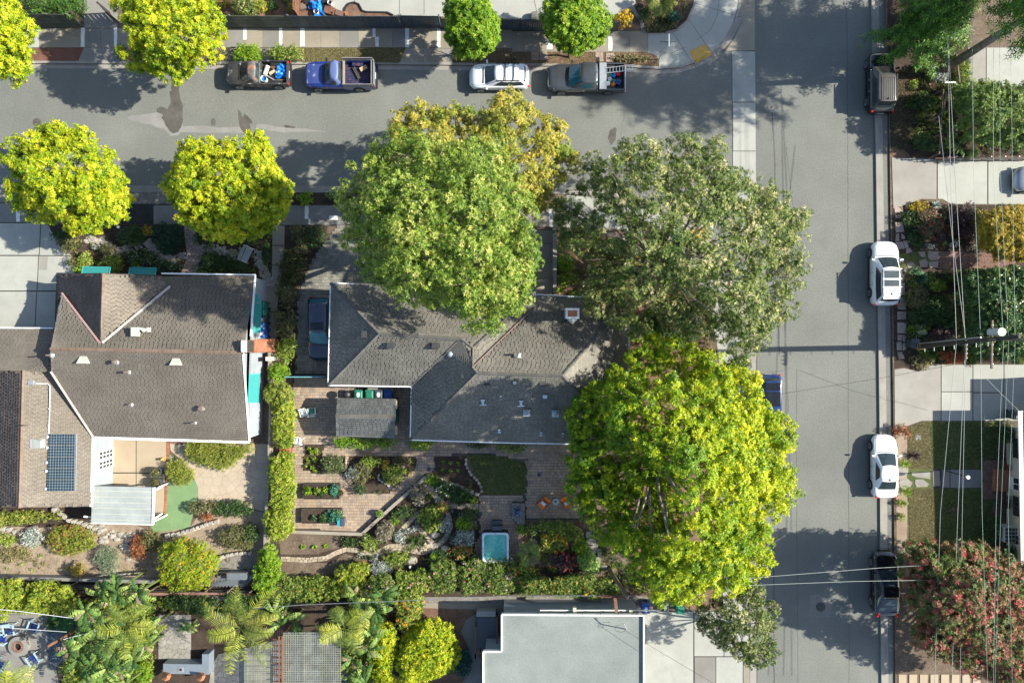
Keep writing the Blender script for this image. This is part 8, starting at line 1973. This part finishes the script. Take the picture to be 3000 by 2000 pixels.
S('large round yellow-green bush at the bottom between banana and porch path',[(1180,1860),(1215,1825),(1255,1810),(1300,1825),(1335,1870),(1342,1920),(1325,1960),(1290,1985),(1230,2000),(1180,2020),(1160,1950),(1170,1900)],2.6,L_yel,lr=.45,ll=.15,lw=.075)
S('yellow bush left of the large round one at the bottom',[(1100,1830),(1135,1815),(1160,1850),(1165,1920),(1150,1960),(1160,2020),(1110,2020),(1090,1960),(1080,1880)],2.0,L_yel,lr=.38,ll=.14,lw=.07)
S('dark star-flowered shrub between gravel roof and curved path',(1355,1945,26,38),1.1,MATS['blue_green_leaf'],lr=.3,extra=[(F_wh,40,.05)])
S('dark hanging greenery at the shaded end of the retaining wall',[(480,1745),(560,1745),(640,1752),(640,1775),(560,1785),(490,1780)],.8,L_dark)
S('green creeper over the edge between palm and flower border',[(655,1735),(720,1730),(780,1750),(790,1790),(720,1780),(660,1765)],.9,L_dark)
S('dark leaves around the left palm foot above the terrace',[(570,1770),(610,1775),(610,1810),(575,1800)],1.0,L_dark)
S('small yellow-green shrub above the outdoor counter',(425,1975,24,34),1.4,L_grn,lr=.3)
S('green shrub below the hedge blocks on the small lawn',(155,1830,18,14),.6,L_dark)
S('blossoming bushes beneath the grey-olive tree, yellow part',(1855,770,34,22),1.0,L_gold,extra=[(F_ye,120,.12)])
S('green bush right of the entrance steps, upper',(1655,770,34,28),.9,L_grn)
S('green bush right of the entrance steps, lower',(1665,820,30,22),.9,L_mid)
spiky('bright grassy clump at the foot of the entrance steps',1640,850,60,.5,.03,L_grn,cat='grass clump')
S('rounded green bushes inside the corner pavement',[(1900,700),(1960,720),(1990,780),(1960,800),(1900,760)],1.1,L_grn,lr=.4)
S('dark green bushes below the grey-olive tree by the corner',[(1900,910),(1990,880),(2050,880),(2070,950),(2040,1010),(1950,1010),(1890,960)],1.4,L_dark,lr=.45)
S('bright green bush at the edge of the largest tree under the roof corner',(1890,985,50,26),1.2,L_grn,lr=.34)
spiky('green clump left of the entrance steps by the white gutter',1515,805,50,.5,.04,L_grn,cat='grass clump')
S('dark ivy bank at the street under the largest tree, upper end',(2185,1065,16,18),.6,L_dark)
S('dark ivy bank at the street under the largest tree, lower end',(2165,1700,26,16),.7,L_dark)
S('green shrub under the conifer left of the timber trellis',(2720,195,30,22),1.0,L_mid)
S('pale green shrub beside the trellis top',(2755,220,22,20),.9,L_silv)
S('soft green shrub at the upper right driveway corner',(2825,205,22,30),1.2,L_mid)
S('large dark green shrub below the pink spiky plant',[(2665,275),(2700,268),(2735,280),(2730,320),(2690,325),(2662,305)],1.0,L_dark,lr=.34)
S('dark green shrub above the wire fence near the kerb',[(2670,400),(2710,392),(2745,410),(2740,440),(2700,445),(2672,425)],1.0,L_dark,lr=.34)
S('bright tufty plant in the middle of the upper right garden',(2815,310,22,20),.7,L_grn)
spiky('pink and white striped spiky plant in the upper right garden',2724,255,40,.62,.07,leafmat('pink_blade',[(0,(.22,.12,.10)),(1,(.5,.36,.30))]))
spiky('large brown-green flax plant in the upper right garden',2705,358,90,1.2,.06,leafmat('flax_blade',[(0,(.05,.07,.02)),(.5,(.12,.13,.04)),(1,(.30,.22,.09))]))
S('orange and green succulent patch at the driveway corner',(2692,605,30,16),.4,L_gold)
spiky('pale blue-green agave cluster at the driveway corner',2740,602,34,.5,.10,L_silv)
S('mixed green succulents above the pink-flowering shrub',(2670,640,34,22),.6,L_dark)
S('pink-flowering shrub in the succulent garden',[(2690,620),(2730,615),(2765,640),(2755,680),(2710,695),(2680,670)],.9,leafmat('bronze_leaf',[(0,(.06,.07,.03)),(.6,(.2,.16,.08)),(1,(.4,.28,.16))]),lr=.32,extra=[(F_rd,50,.1)])
S('low green mat beside the kerbside stones',[(2650,680),(2680,670),(2715,700),(2710,730),(2670,735),(2652,710)],.5,L_dark)
S('dark plum spiky shrub right of the pink-flowering one',[(2790,605),(2840,598),(2870,630),(2865,680),(2830,700),(2800,680),(2785,640)],1.1,L_plum,lr=.34)
S('yellow-green soft shrub left of the golden tree',(2860,640,20,24),1.0,L_ocre)
spiky('large bright agave with pointed leaves below the brick path',2695,815,50,.75,.14,leafmat('agave_leaf',[(0,(.04,.12,.06)),(1,(.13,.27,.12))]))
spiky('second bright agave just above the first one',2678,795,30,.55,.12,MATS['agave_leaf'])
S('green shrub right of the two bright agaves',(2745,835,26,20),.8,L_mid)
S('large olive rounded shrub beside the white SUV with dark roof glass',[(2655,850),(2690,830),(2715,860),(2712,900),(2680,915),(2655,890)],.9,L_oliv,lr=.32)
S('dull green rounded shrub below the olive one',(2700,925,44,28),.8,L_dark,lr=.32)
S('dark grey-green mass of shrubs in the right garden',[(2720,880),(2760,860),(2800,880),(2810,930),(2790,970),(2740,960),(2715,930)],1.0,L_dark,lr=.36)
S('dusky red-brown shrub above the utility pole',[(2720,975),(2760,945),(2800,940),(2805,985),(2770,1000),(2725,1000)],.9,L_plum,lr=.32)
S('fiery red and orange plants below the utility pole',[(2740,1032),(2800,1028),(2835,1035),(2830,1060),(2770,1066)],.6,leafmat('fiery_leaf',[(0,(.2,.12,.03)),(.5,(.45,.16,.05)),(1,(.6,.06,.05))]))
S('golden dry grass wedge at the driveway beneath the pole',[(2655,1045),(2700,1040),(2740,1055),(2710,1085),(2680,1078)],.4,L_dryg,'ground_cover','ground cover')
spiky('white-edged agave above the dark bin',2685,968,34,.85,.09,leafmat('striped_agave',[(0,(.10,.17,.09)),(1,(.45,.48,.34))]))
S('green glossy hedge along the driveway under the transformer',[(2850,1020),(2920,1018),(3020,1020),(3020,1055),(2920,1058),(2860,1045)],1.1,MATS['glossy_leaf'],lr=.34)
S('dark green shrubs below the brick path at the right',[(2800,795),(2870,790),(2930,795),(2920,830),(2850,840),(2800,830)],1.0,L_dark,lr=.34)
S('red-stemmed shrub at the kerb above the white sedan',(2640,1262,26,20),.7,L_rust)
S('small green plant between the dark spiky plant and the flagstones',(2650,1358,16,14),.5,L_grn)
S('round yellow-green ball beside the white sedan boot',(2652,1438,15,15),.6,L_grn)
S('little weedy plant in the dry strip by the lower kerb',(2642,1472,20,10),.3,L_mid)
S('scraggly weed at the top of the dry strip above the red tree',(2640,1512,12,10),.3,L_mid)
spiky('dark purple spiky plant at the edge of the dry lawn',2674,1333,60,.75,.05,L_plum)
S('dense dark shrub against the cream house, upper',[(2920,1240),(2955,1232),(2970,1260),(2965,1300),(2930,1300),(2915,1270)],1.1,L_dark,lr=.34)
S('small dark shrub beside the porch bricks',(2930,1335,14,18),.8,L_plum)
S('reddish strap-leaved plant at the front door',(2948,1368,14,10),.6,L_rust)
S('reddish shrub between porch and cold frame',(2940,1470,20,20),.8,L_plum)
S('dark bushes in front of the cold frame',[(2890,1520),(2925,1510),(2935,1560),(2930,1620),(2890,1620)],1.0,L_dark,lr=.34)
S('shrub behind the cold frame at the lower right',[(2940,1600),(2990,1600),(2990,1650),(2940,1655)],1.2,L_dark,lr=.34)
S('dry round stump-like tuft in the shaded lawn',(2790,1490,18,14),.3,L_dead,'stump_tuft','tuft')
# ================================================================== PALMS AND BANANAS
def frond(L,w,nl,droop,up,mat,seed):
 rg = random.Random(seed); V = []; T = []; pts = []; bend = rg.uniform(-.3,.3)
 for k in range(9):
  u = k / 8; pts.append(Vector((L * u * (1 - .18 * u),bend * L * u * u,L * (up * u - droop * u * u))))
 base = rg.uniform(.3,.7)
 for i in range(nl):
  u = .12 + .88 * i / nl; k = min(7,int(u * 8)); f = u * 8 - k; p = pts[k].lerp(pts[k + 1],f); d = (pts[k + 1] - pts[k]).normalized()
  ll = w * math.sin(math.pi * min(1,u * .9 + .12)) ** .6 * rg.uniform(.8,1.1)
  for s in (-1,1):
   dr = (d * .55 + Vector((0,s,.30 - .8 * rg.random()))).normalized(); wd = .036
   a = p; b = p + dr * ll * .55 + Vector((0,0,-.02)); c = p + dr * ll + Vector((0,0,-.16 * ll)); sd = d * wd / 2
   V.append([a - sd,a + sd,b + sd * 1.1,b - sd * 1.1]); V.append([b - sd * 1.1,b + sd * 1.1,c + sd * .2,c - sd * .2])
   tn = min(1,max(0,base + rg.gauss(0,.22))); T += [tn,tn]
 me = quad_mesh('frond',np.array([[tuple(q) for q in f] for f in V]),np.array(T),mat)
 m = MB(); m.tube(pts,.03,4,.008); return me,m
def palm(label,base,top,z,n,L,mats,seed=0,w=.62,name='palm_tree',trunk=.14,el=(0.15,1.0)):
 rg = random.Random(seed); b = W(base[0],base[1],.1); t = thing(name,label,'palm tree',b); tp = W(top[0],top[1],z)
 m = MB(); m.tube([b,b.lerp(tp,.5) + Vector((.05,0,0)),tp],trunk,8,trunk * .7); m.build('trunk',M_barkd,t,smooth=True)
 rel = tp - b
 for k in range(n):
  me,sm = frond(L * rg.uniform(.75,1.15),w,26,rg.uniform(.35,.75),rg.uniform(*el),rg.choice(mats),seed * 100 + k)
  o = link_mesh('frond',me,t,tuple(rel)); o.rotation_euler = (rg.uniform(-.25,.25),0,k * 2.39996 + rg.uniform(-.3,.3))
  mo = sm.mesh('rachis',L_palm); r = link_mesh('rachis',mo,o)
 return t
palm('large yellow-green feather palm beside the flagstone terrace',(690,1790),(705,1838),4.6,18,3.3,[L_palm,L_palm,L_palm,leafmat('green_frond',[(0,(.10,.16,.03)),(1,(.30,.36,.07))])],3)
palm('smaller feather palm among the banana leaves right of the lattice pergola',(985,1790),(1010,1838),3.8,13,2.4,[L_palm,MATS['green_frond']],5)
palm('feather palm leaning over the banana clump on the left',(385,1790),(370,1830),4.2,14,2.6,[L_palm,MATS['green_frond'],L_palm],8)
palm('palm cut by the bottom left corner with curved fronds',(40,1985),(20,2010),3.6,12,2.2,[L_palm,MATS['green_frond']],9)
palm('short bushy palm in the corner bed at the top',(1932,20),(1938,8),1.4,20,1.25,[leafmat('olive_palm',[(0,(.10,.14,.02)),(1,(.36,.36,.08))])],12,w=.35,el=(.3,1.1))
palm('small fan-like palm beside the striped boulder in the border',(1555,1618),(1552,1622),1.3,16,1.1,[MATS['green_frond'],MATS['green_frond'],L_dead],13,w=.45,el=(.1,.9))
def banana_leaf(L,w,seed,mat):
 rg = random.Random(seed); V = []; T = []; n = 8; tn = rg.random(); P = []
 for k in range(n + 1):
  u = k / n; x = L * u * (1 - .2 * u); z = L * (.55 * u - .62 * u * u); ww = w * math.sin(math.pi * (u * .92 + .06)) ** .55
  P.append((x,z,ww))
 for k in range(n):
  (x0,z0_,w0),(x1,z1_,w1) = P[k],P[k + 1]
  for s in (-1,1):
   tear = rg.choice((0,.02,.07))
   V.append([(x0 + tear,0,z0_),(x1,0,z1_),(x1,s * w1 / 2,z1_ - .12 * w1),(x0 + tear,s * w0 / 2,z0_ - .12 * w0)] if s < 0 else [(x0 + tear,0,z0_),(x0 + tear,w0 / 2,z0_ - .12 * w0),(x1,w1 / 2,z1_ - .12 * w1),(x1,0,z1_)]); T.append(min(1,max(0,tn + rg.gauss(0,.08))))
 return quad_mesh('leaf',np.array(V),np.array(T),mat)
BL = [banana_leaf(1.4,.31,k,L_bana) for k in range(8)] + [banana_leaf(1.05,.34,20 + k,L_dead) for k in range(2)]
def banana(label,stems,seed=0,nl=11,sc=1.0,group=None,name='banana_plant',h=(1.4,3.0)):
 rg = random.Random(seed); b = W(stems[0][0],stems[0][1],.1); t = thing(name,label,'banana plant',b,0,group)
 for (x,y) in stems:
  z = rg.uniform(*h); p = W(x,y,z); g = Vector((p.x + rg.uniform(-.2,.2),p.y + rg.uniform(-.2,.2),.1)); m = MB(); m.tube([g,p],.10,7,.06); m.build('stem',leafmat('banana_stem',[(0,(.15,.2,.06)),(1,(.2,.22,.08))]),t)
  for k in range(nl):
   me = BL[rg.randrange(8)] if rg.random() > .12 else BL[8 + rg.randrange(2)]; o = link_mesh('leaf',me,t,tuple(p - b)); s = sc * rg.uniform(.75,1.2); o.scale = (s,s,s); o.rotation_euler = (rg.uniform(-.5,.5),rg.uniform(-.5,.3),rg.uniform(0,6.28))
 return t
banana('banana clump overlapping the dark lower fence left of the orange-flowered bush',[(300,1740),(340,1730),(375,1755),(405,1735),(320,1765)],1,h=(2.4,4.4))
banana('banana clump in the centre of the lower left jungle',[(250,1790),(290,1800),(330,1810),(280,1840),(310,1870)],2,h=(2.4,4.4))
banana('banana clump right of the lower left jungle near the flagstone terrace',[(400,1850),(420,1890),(390,1930),(360,1880),(430,1840)],3,h=(2.4,4.4))
banana('banana clump at the bottom edge left of the small yellow-green shrub',[(230,1930),(270,1950),(310,1960),(350,1965),(250,1990),(300,2010),(370,2000)],4,nl=9,h=(2.4,4.4))
banana('banana clump at the bottom edge of the lower left jungle, inner part',[(200,1900),(240,1885),(330,1915),(290,1910)],5,h=(2.4,4.4))
banana('banana clump crossing the paired cable beside the smaller palm',[(1040,1740),(1085,1755),(1120,1745),(1060,1780),(1100,1790)],6)
banana('banana clump right of the lattice pergola, upper',[(1060,1830),(1090,1860),(1040,1880),(1080,1900)],7)
banana('banana clump right of the lattice pergola, at the bottom edge',[(1030,1930),(1060,1960),(1020,1990),(1070,2000),(1040,2030)],8,nl=9)
banana('dark banana leaves between the large palm and the flower border',[(800,1790),(830,1810),(860,1815),(820,1830)],9,nl=6)
banana('low banana plant left of the large palm by the terrace',[(560,1830),(545,1845)],10,nl=8,sc=.6,h=(.8,1.2))
banana('bird-of-paradise clump in the upper right garden, lower part',[(2790,380),(2830,400),(2770,420),(2850,440),(2810,430)],11,nl=7,sc=.7,h=(.7,1.5))
banana('bird-of-paradise clump beside the timber trellis',[(2810,255),(2830,262)],12,nl=7,sc=.8,h=(.8,1.4))
S('tangled green undergrowth beneath the lower left bananas',[(200,1760),(300,1750),(450,1760),(450,1900),(440,2020),(200,2020),(180,1960),(200,1880),(230,1820)],1.0,L_mid,lr=.42,dens=45,z0=.1)
S('tangled green undergrowth beneath the bananas right of the pergola',[(1010,1780),(1120,1780),(1130,1850),(1100,2020),(1010,2020),(1000,1900)],1.0,L_mid,lr=.42,dens=45)
# ================================================================== GRASS, LITTER
def blades(name,pts,n,size,mat,z=.12,label='',cat='grass',holes=()):
 P = [tuple(p)[:2] for p in wpoly(pts,z)]; xs = [p[0] for p in P]; ys = [p[1] for p in P]
 c = np.stack([RNG.uniform(min(xs),max(xs),n),RNG.uniform(min(ys),max(ys),n)],1); c = c[inpoly(c,P)]
 C = np.concatenate([c,np.full((len(c),1),z)],1); N = np.tile(np.array([[0,0,1.0]]),(len(C),1)) + RNG.normal(0,.2,C.shape)
 V,t = rosettes(C,N,3,size,size * .28,.8)
 o = link_mesh(name,quad_mesh(name,V,t,mat)); o['kind'] = 'stuff'; return tag(o,label,cat)
blades('lawn_grass',[(1372,1334),(1440,1332),(1505,1347),(1545,1360),(1541,1447),(1410,1447),(1409,1418),(1392,1390)],6000,.08,L_grass,.13,'short mown grass of the small back lawn beside the dark bed')
blades('lawn_grass',[(2722,1236),(2915,1236),(2910,1345),(2875,1345),(2875,1372),(2732,1372)],7000,.08,L_grass,.115,'short grass of the shaded front lawn above the porch path')
blades('lawn_grass',[(2735,1430),(2880,1430),(2890,1600),(2745,1618)],8000,.08,L_grass,.115,'short grass of the shaded front lawn below the porch path')
blades('dry_grass',[(2661,1250),(2700,1236),(2722,1236),(2732,1372),(2660,1372)],5000,.07,L_dryg,.117,'sunlit dry grass strip around the white meter lid')
blades('dry_grass',[(2664,1430),(2735,1430),(2745,1618),(2666,1618)],8000,.07,L_dryg,.117,'sunlit dry grass strip above the red and green tree')
blades('dry_grass',[(885,142),(1188,142),(1169,186),(885,186)],6000,.09,L_dryg,.114,'dry grass verge above the blue pickup')
blades('dry_grass',[(1326,146),(1896,157),(1926,170),(1928,194),(1326,186)],6000,.07,L_dryg,.114,'sparse dry grass on the mulched verge')
blades('dry_grass',[(700,142),(760,142),(760,180),(700,180)],400,.06,L_dryg,.114,'thin dry grass around the clipped verge hedge')
blades('dry_grass',[(2612,200),(2700,210),(2690,440),(2612,440)],2500,.08,L_dryg,.106,'dry grass on the soil beside the black SUV')
blades('dry_grass',[(-20,1600),(200,1620),(450,1620),(450,1685),(-20,1685)],900,.09,L_dryg,.11,'scattered dry tufts on the bare bank')
M_chip = leafmat('bark_chip',[(0,(.10,.06,.04)),(.6,(.24,.16,.10)),(1,(.45,.36,.26))])
M_fall = leafmat('fallen_leaf',[(0,(.35,.14,.04)),(.5,(.55,.28,.08)),(1,(.65,.50,.20))])
def litter(name,pts,n,size,mat,z,label):
 P = [tuple(p)[:2] for p in wpoly(pts,z)]; xs = [p[0] for p in P]; ys = [p[1] for p in P]
 c = np.stack([RNG.uniform(min(xs),max(xs),n),RNG.uniform(min(ys),max(ys),n)],1); c = c[inpoly(c,P)]
 C = np.concatenate([c,np.full((len(c),1),z + .006)],1); N = np.tile(np.array([[0,0,1.0]]),(len(C),1)) + RNG.normal(0,.15,C.shape)
 V,t = rosettes(C,N,1,size,size * .5,.05); o = link_mesh(name,quad_mesh(name,V,t,mat)); o['kind'] = 'stuff'; return tag(o,label,'litter')
litter('fallen_leaves',[(520,200),(650,200),(900,290),(700,330),(540,330)],620,.06,M_fall,.003,'orange fallen leaves on the road beside the old grey pickup')
litter('fallen_leaves',[(0,205),(2100,215),(2100,400),(0,400)],900,.045,M_fall,.003,'thin scatter of fallen leaves over the side street')
litter('fallen_leaves',[(100,85),(1890,95),(1890,150),(100,140)],420,.05,M_fall,.13,'fallen leaves along the upper pavement')
litter('fallen_leaves',[(2585,250),(2612,250),(2620,1600),(2600,1600)],600,.05,M_fall,.02,'brown leaves caught in the right-hand gutter')
litter('fallen_leaves',[(820,510),(1050,505),(1050,562),(820,560)],120,.05,M_fall,.012,'leaves in the gutter below the large mid-green tree')
litter('bark_chips',[(500,-40),(866,-40),(866,78),(500,78)],1600,.08,M_chip,.113,'bark chips in the yard behind the slat fence')
litter('bark_chips',[(1326,144),(1896,155),(1929,196),(1326,188)],2600,.07,M_chip,.113,'bark chips on the verge above the white compact SUV')
litter('bark_chips',[(140,657),(800,660),(800,835),(170,835)],3200,.07,M_chip,.112,'bark chips over the left front garden')
litter('bark_chips',[(1240,1780),(1400,1785),(1380,2000),(1240,2000)],1200,.07,M_chip,.118,'bark chips beside the curved porch path')
litter('bark_chips',[(2625,1620),(2760,1620),(2760,1960),(2628,1960)],1800,.07,M_chip,.106,'leaf litter under the red and green tree')
litter('bark_chips',[(815,1561),(996,1568),(1080,1640),(1040,1690),(815,1690)],900,.06,M_chip,.118,'bark chips on the bare lower bed')
litter('bark_chips',[(2612,600),(3000,606),(3000,1066),(2720,1066),(2612,1050)],3500,.07,M_chip,.106,'bark chips under the right-hand shrubs')
litter('twigs_and_leaves',[(0,1540),(760,1540),(740,1690),(0,1690)],2600,.08,M_chip,.111,'dry twigs and leaves on the bare bank')
litter('roof_debris',[(985,850),(1560,870),(1600,1280),(1230,1270)],1,.06,M_fall,4.5,'single pale leaf on the charcoal roof')
for k in range(8):
 m = MB(); m.prism(wpoly([(2630 + k * 31,1972),(2630 + k * 31 + 23,1972),(2630 + k * 31 + 22,2040),(2630 + k * 31,2040)]),.1,.14); m.build('stepping_slab',M_patio,label='%s peach slab of the row entering at the bottom right' % ('first','second','third','fourth','fifth','sixth','seventh','eighth')[k],cat='stepping stone',group='peach slabs at the bottom right')
t = thing('stone_steps','flat stone garden steps descending beside the lime shrub','steps',W(1740,1610,.1))
for k,(x,y,sx,sy) in enumerate(((1728,1565,.6,.45),(1730,1585,.6,.45),(1728,1608,.5,.6),(1744,1604,.35,.7),(1756,1622,.3,.8),(1752,1640,.35,.5),(1740,1585,.3,.3),(1765,1660,.7,.3))):
 m = MB(); m.box(W(x,y,.2 + .04 * (k % 3)),(sx,sy,.2)); m.build('stone',M_flagg,t)
def cover(label,pts,n,mats,rr=(.10,.26),dens=90,z=.1,name='ground_cover',avoid=()):
 """low unplanned growth filling a bed: one mass nobody could count"""
 P = [tuple(p)[:2] for p in wpoly(pts,z)]; xs = [p[0] for p in P]; ys = [p[1] for p in P]
 c = np.stack([RNG.uniform(min(xs),max(xs),n),RNG.uniform(min(ys),max(ys),n)],1); c = c[inpoly(c,P)]
 for a in avoid: c = c[~inpoly(c,[tuple(p)[:2] for p in wpoly(a,z)])]
 part = RNG.integers(0,len(mats),len(c)); r = RNG.uniform(rr[0],rr[1],len(c))
 t = thing(name,label,'ground cover',(float(np.mean(c[:,0])),float(np.mean(c[:,1])),z)); o0 = np.array(ORG[t])
 for k,mt in enumerate(mats):
  ii = np.where(part == k)[0]
  if not len(ii): continue
  C,N,T = lobe_points([np.array([c[i,0],c[i,1],z + r[i] * .4]) for i in ii],[r[i] for i in ii],dens,zmin=0); V,tt = rosettes(C,N,4,.10,.045,.5,T)
  o = link_mesh('leaves',quad_mesh('leaves',V - o0,tt,mt),t); o['kind'] = 'stuff'
 t['kind'] = 'stuff'
cover('low mixed planting between the paths of the rock garden',[(1245,1405),(1275,1400),(1400,1450),(1400,1570),(1385,1650),(1010,1650),(1100,1560),(1240,1440)],260,[L_mid,L_dark,L_oliv,L_silv])
cover('low mixed planting in the middle bed of the back patio',PB2,45,[L_mid,L_dark,L_gold,L_oliv],(.08,.18))
cover('low mixed planting right of the hot tub',[(1540,1530),(1700,1530),(1710,1650),(1600,1690),(1520,1660)],120,[L_mid,L_dark,L_grn,L_gold,L_rust])
cover('low growth under the right-hand shrubs below the brick path',[(2655,795),(3010,795),(3010,1060),(2720,1060),(2655,1000)],330,[L_mid,L_dark,L_oliv,L_grn,MATS['glossy_leaf']],(.14,.36))
cover('low growth in the succulent garden above the brick path',[(2650,600),(2990,606),(2990,732),(2660,732)],170,[L_mid,L_dark,L_rust,L_silv,L_plum],(.10,.26))
cover('low growth of the upper right garden around the trellis',[(2680,200),(2840,170),(2850,255),(2990,270),(2990,455),(2690,455),(2660,300)],330,[L_mid,L_dark,L_grn,L_oliv],(.12,.34))
cover('low growth of the left front garden between the cobbles',[(180,665),(540,665),(520,745),(330,790),(230,800),(215,740)],110,[L_mid,L_dark,L_oliv],(.08,.2))
cover('low growth of the left front garden right of the flagstone path',[(600,665),(790,665),(790,800),(600,790)],80,[L_mid,L_dark],(.08,.2))
cover('weeds and dry tufts on the bare bank',[(0,1560),(760,1560),(740,1680),(0,1685)],120,[L_oliv,L_dryg,L_mid],(.06,.18))
cover('leafy growth in the yard behind the slat fence',[(560,-20),(860,-20),(860,40),(560,60)],90,[L_mid,L_oliv,L_gold],(.12,.3))
cover('low growth in the shaded corner bed at the top',[(1865,-30),(2025,-30),(2005,55),(1950,90),(1888,94)],110,[L_oliv,L_dark,L_dryg],(.1,.22))
cover('low growth under the trees inside the corner pavement',[(1640,680),(1900,700),(2020,830),(2080,1000),(2090,1150),(1860,1150),(1850,905),(1640,860)],260,[L_dark,L_mid,L_oliv],(.14,.34))
cover('low growth along the foot of the leaning pole and steps',[(1700,1580),(1860,1600),(1900,1740),(1700,1680)],110,[L_dark,L_mid],(.14,.3))
cover('low growth in the verge bed below the side street',[(860,564),(1500,566),(1500,600),(860,598)],60,[L_dark,L_mid,L_rust],(.08,.2))
cover('shaded growth behind the lower left fences',[(440,1740),(860,1750),(860,1800),(600,1800),(560,1790),(450,1795)],120,[L_dark,L_mid],(.14,.3))
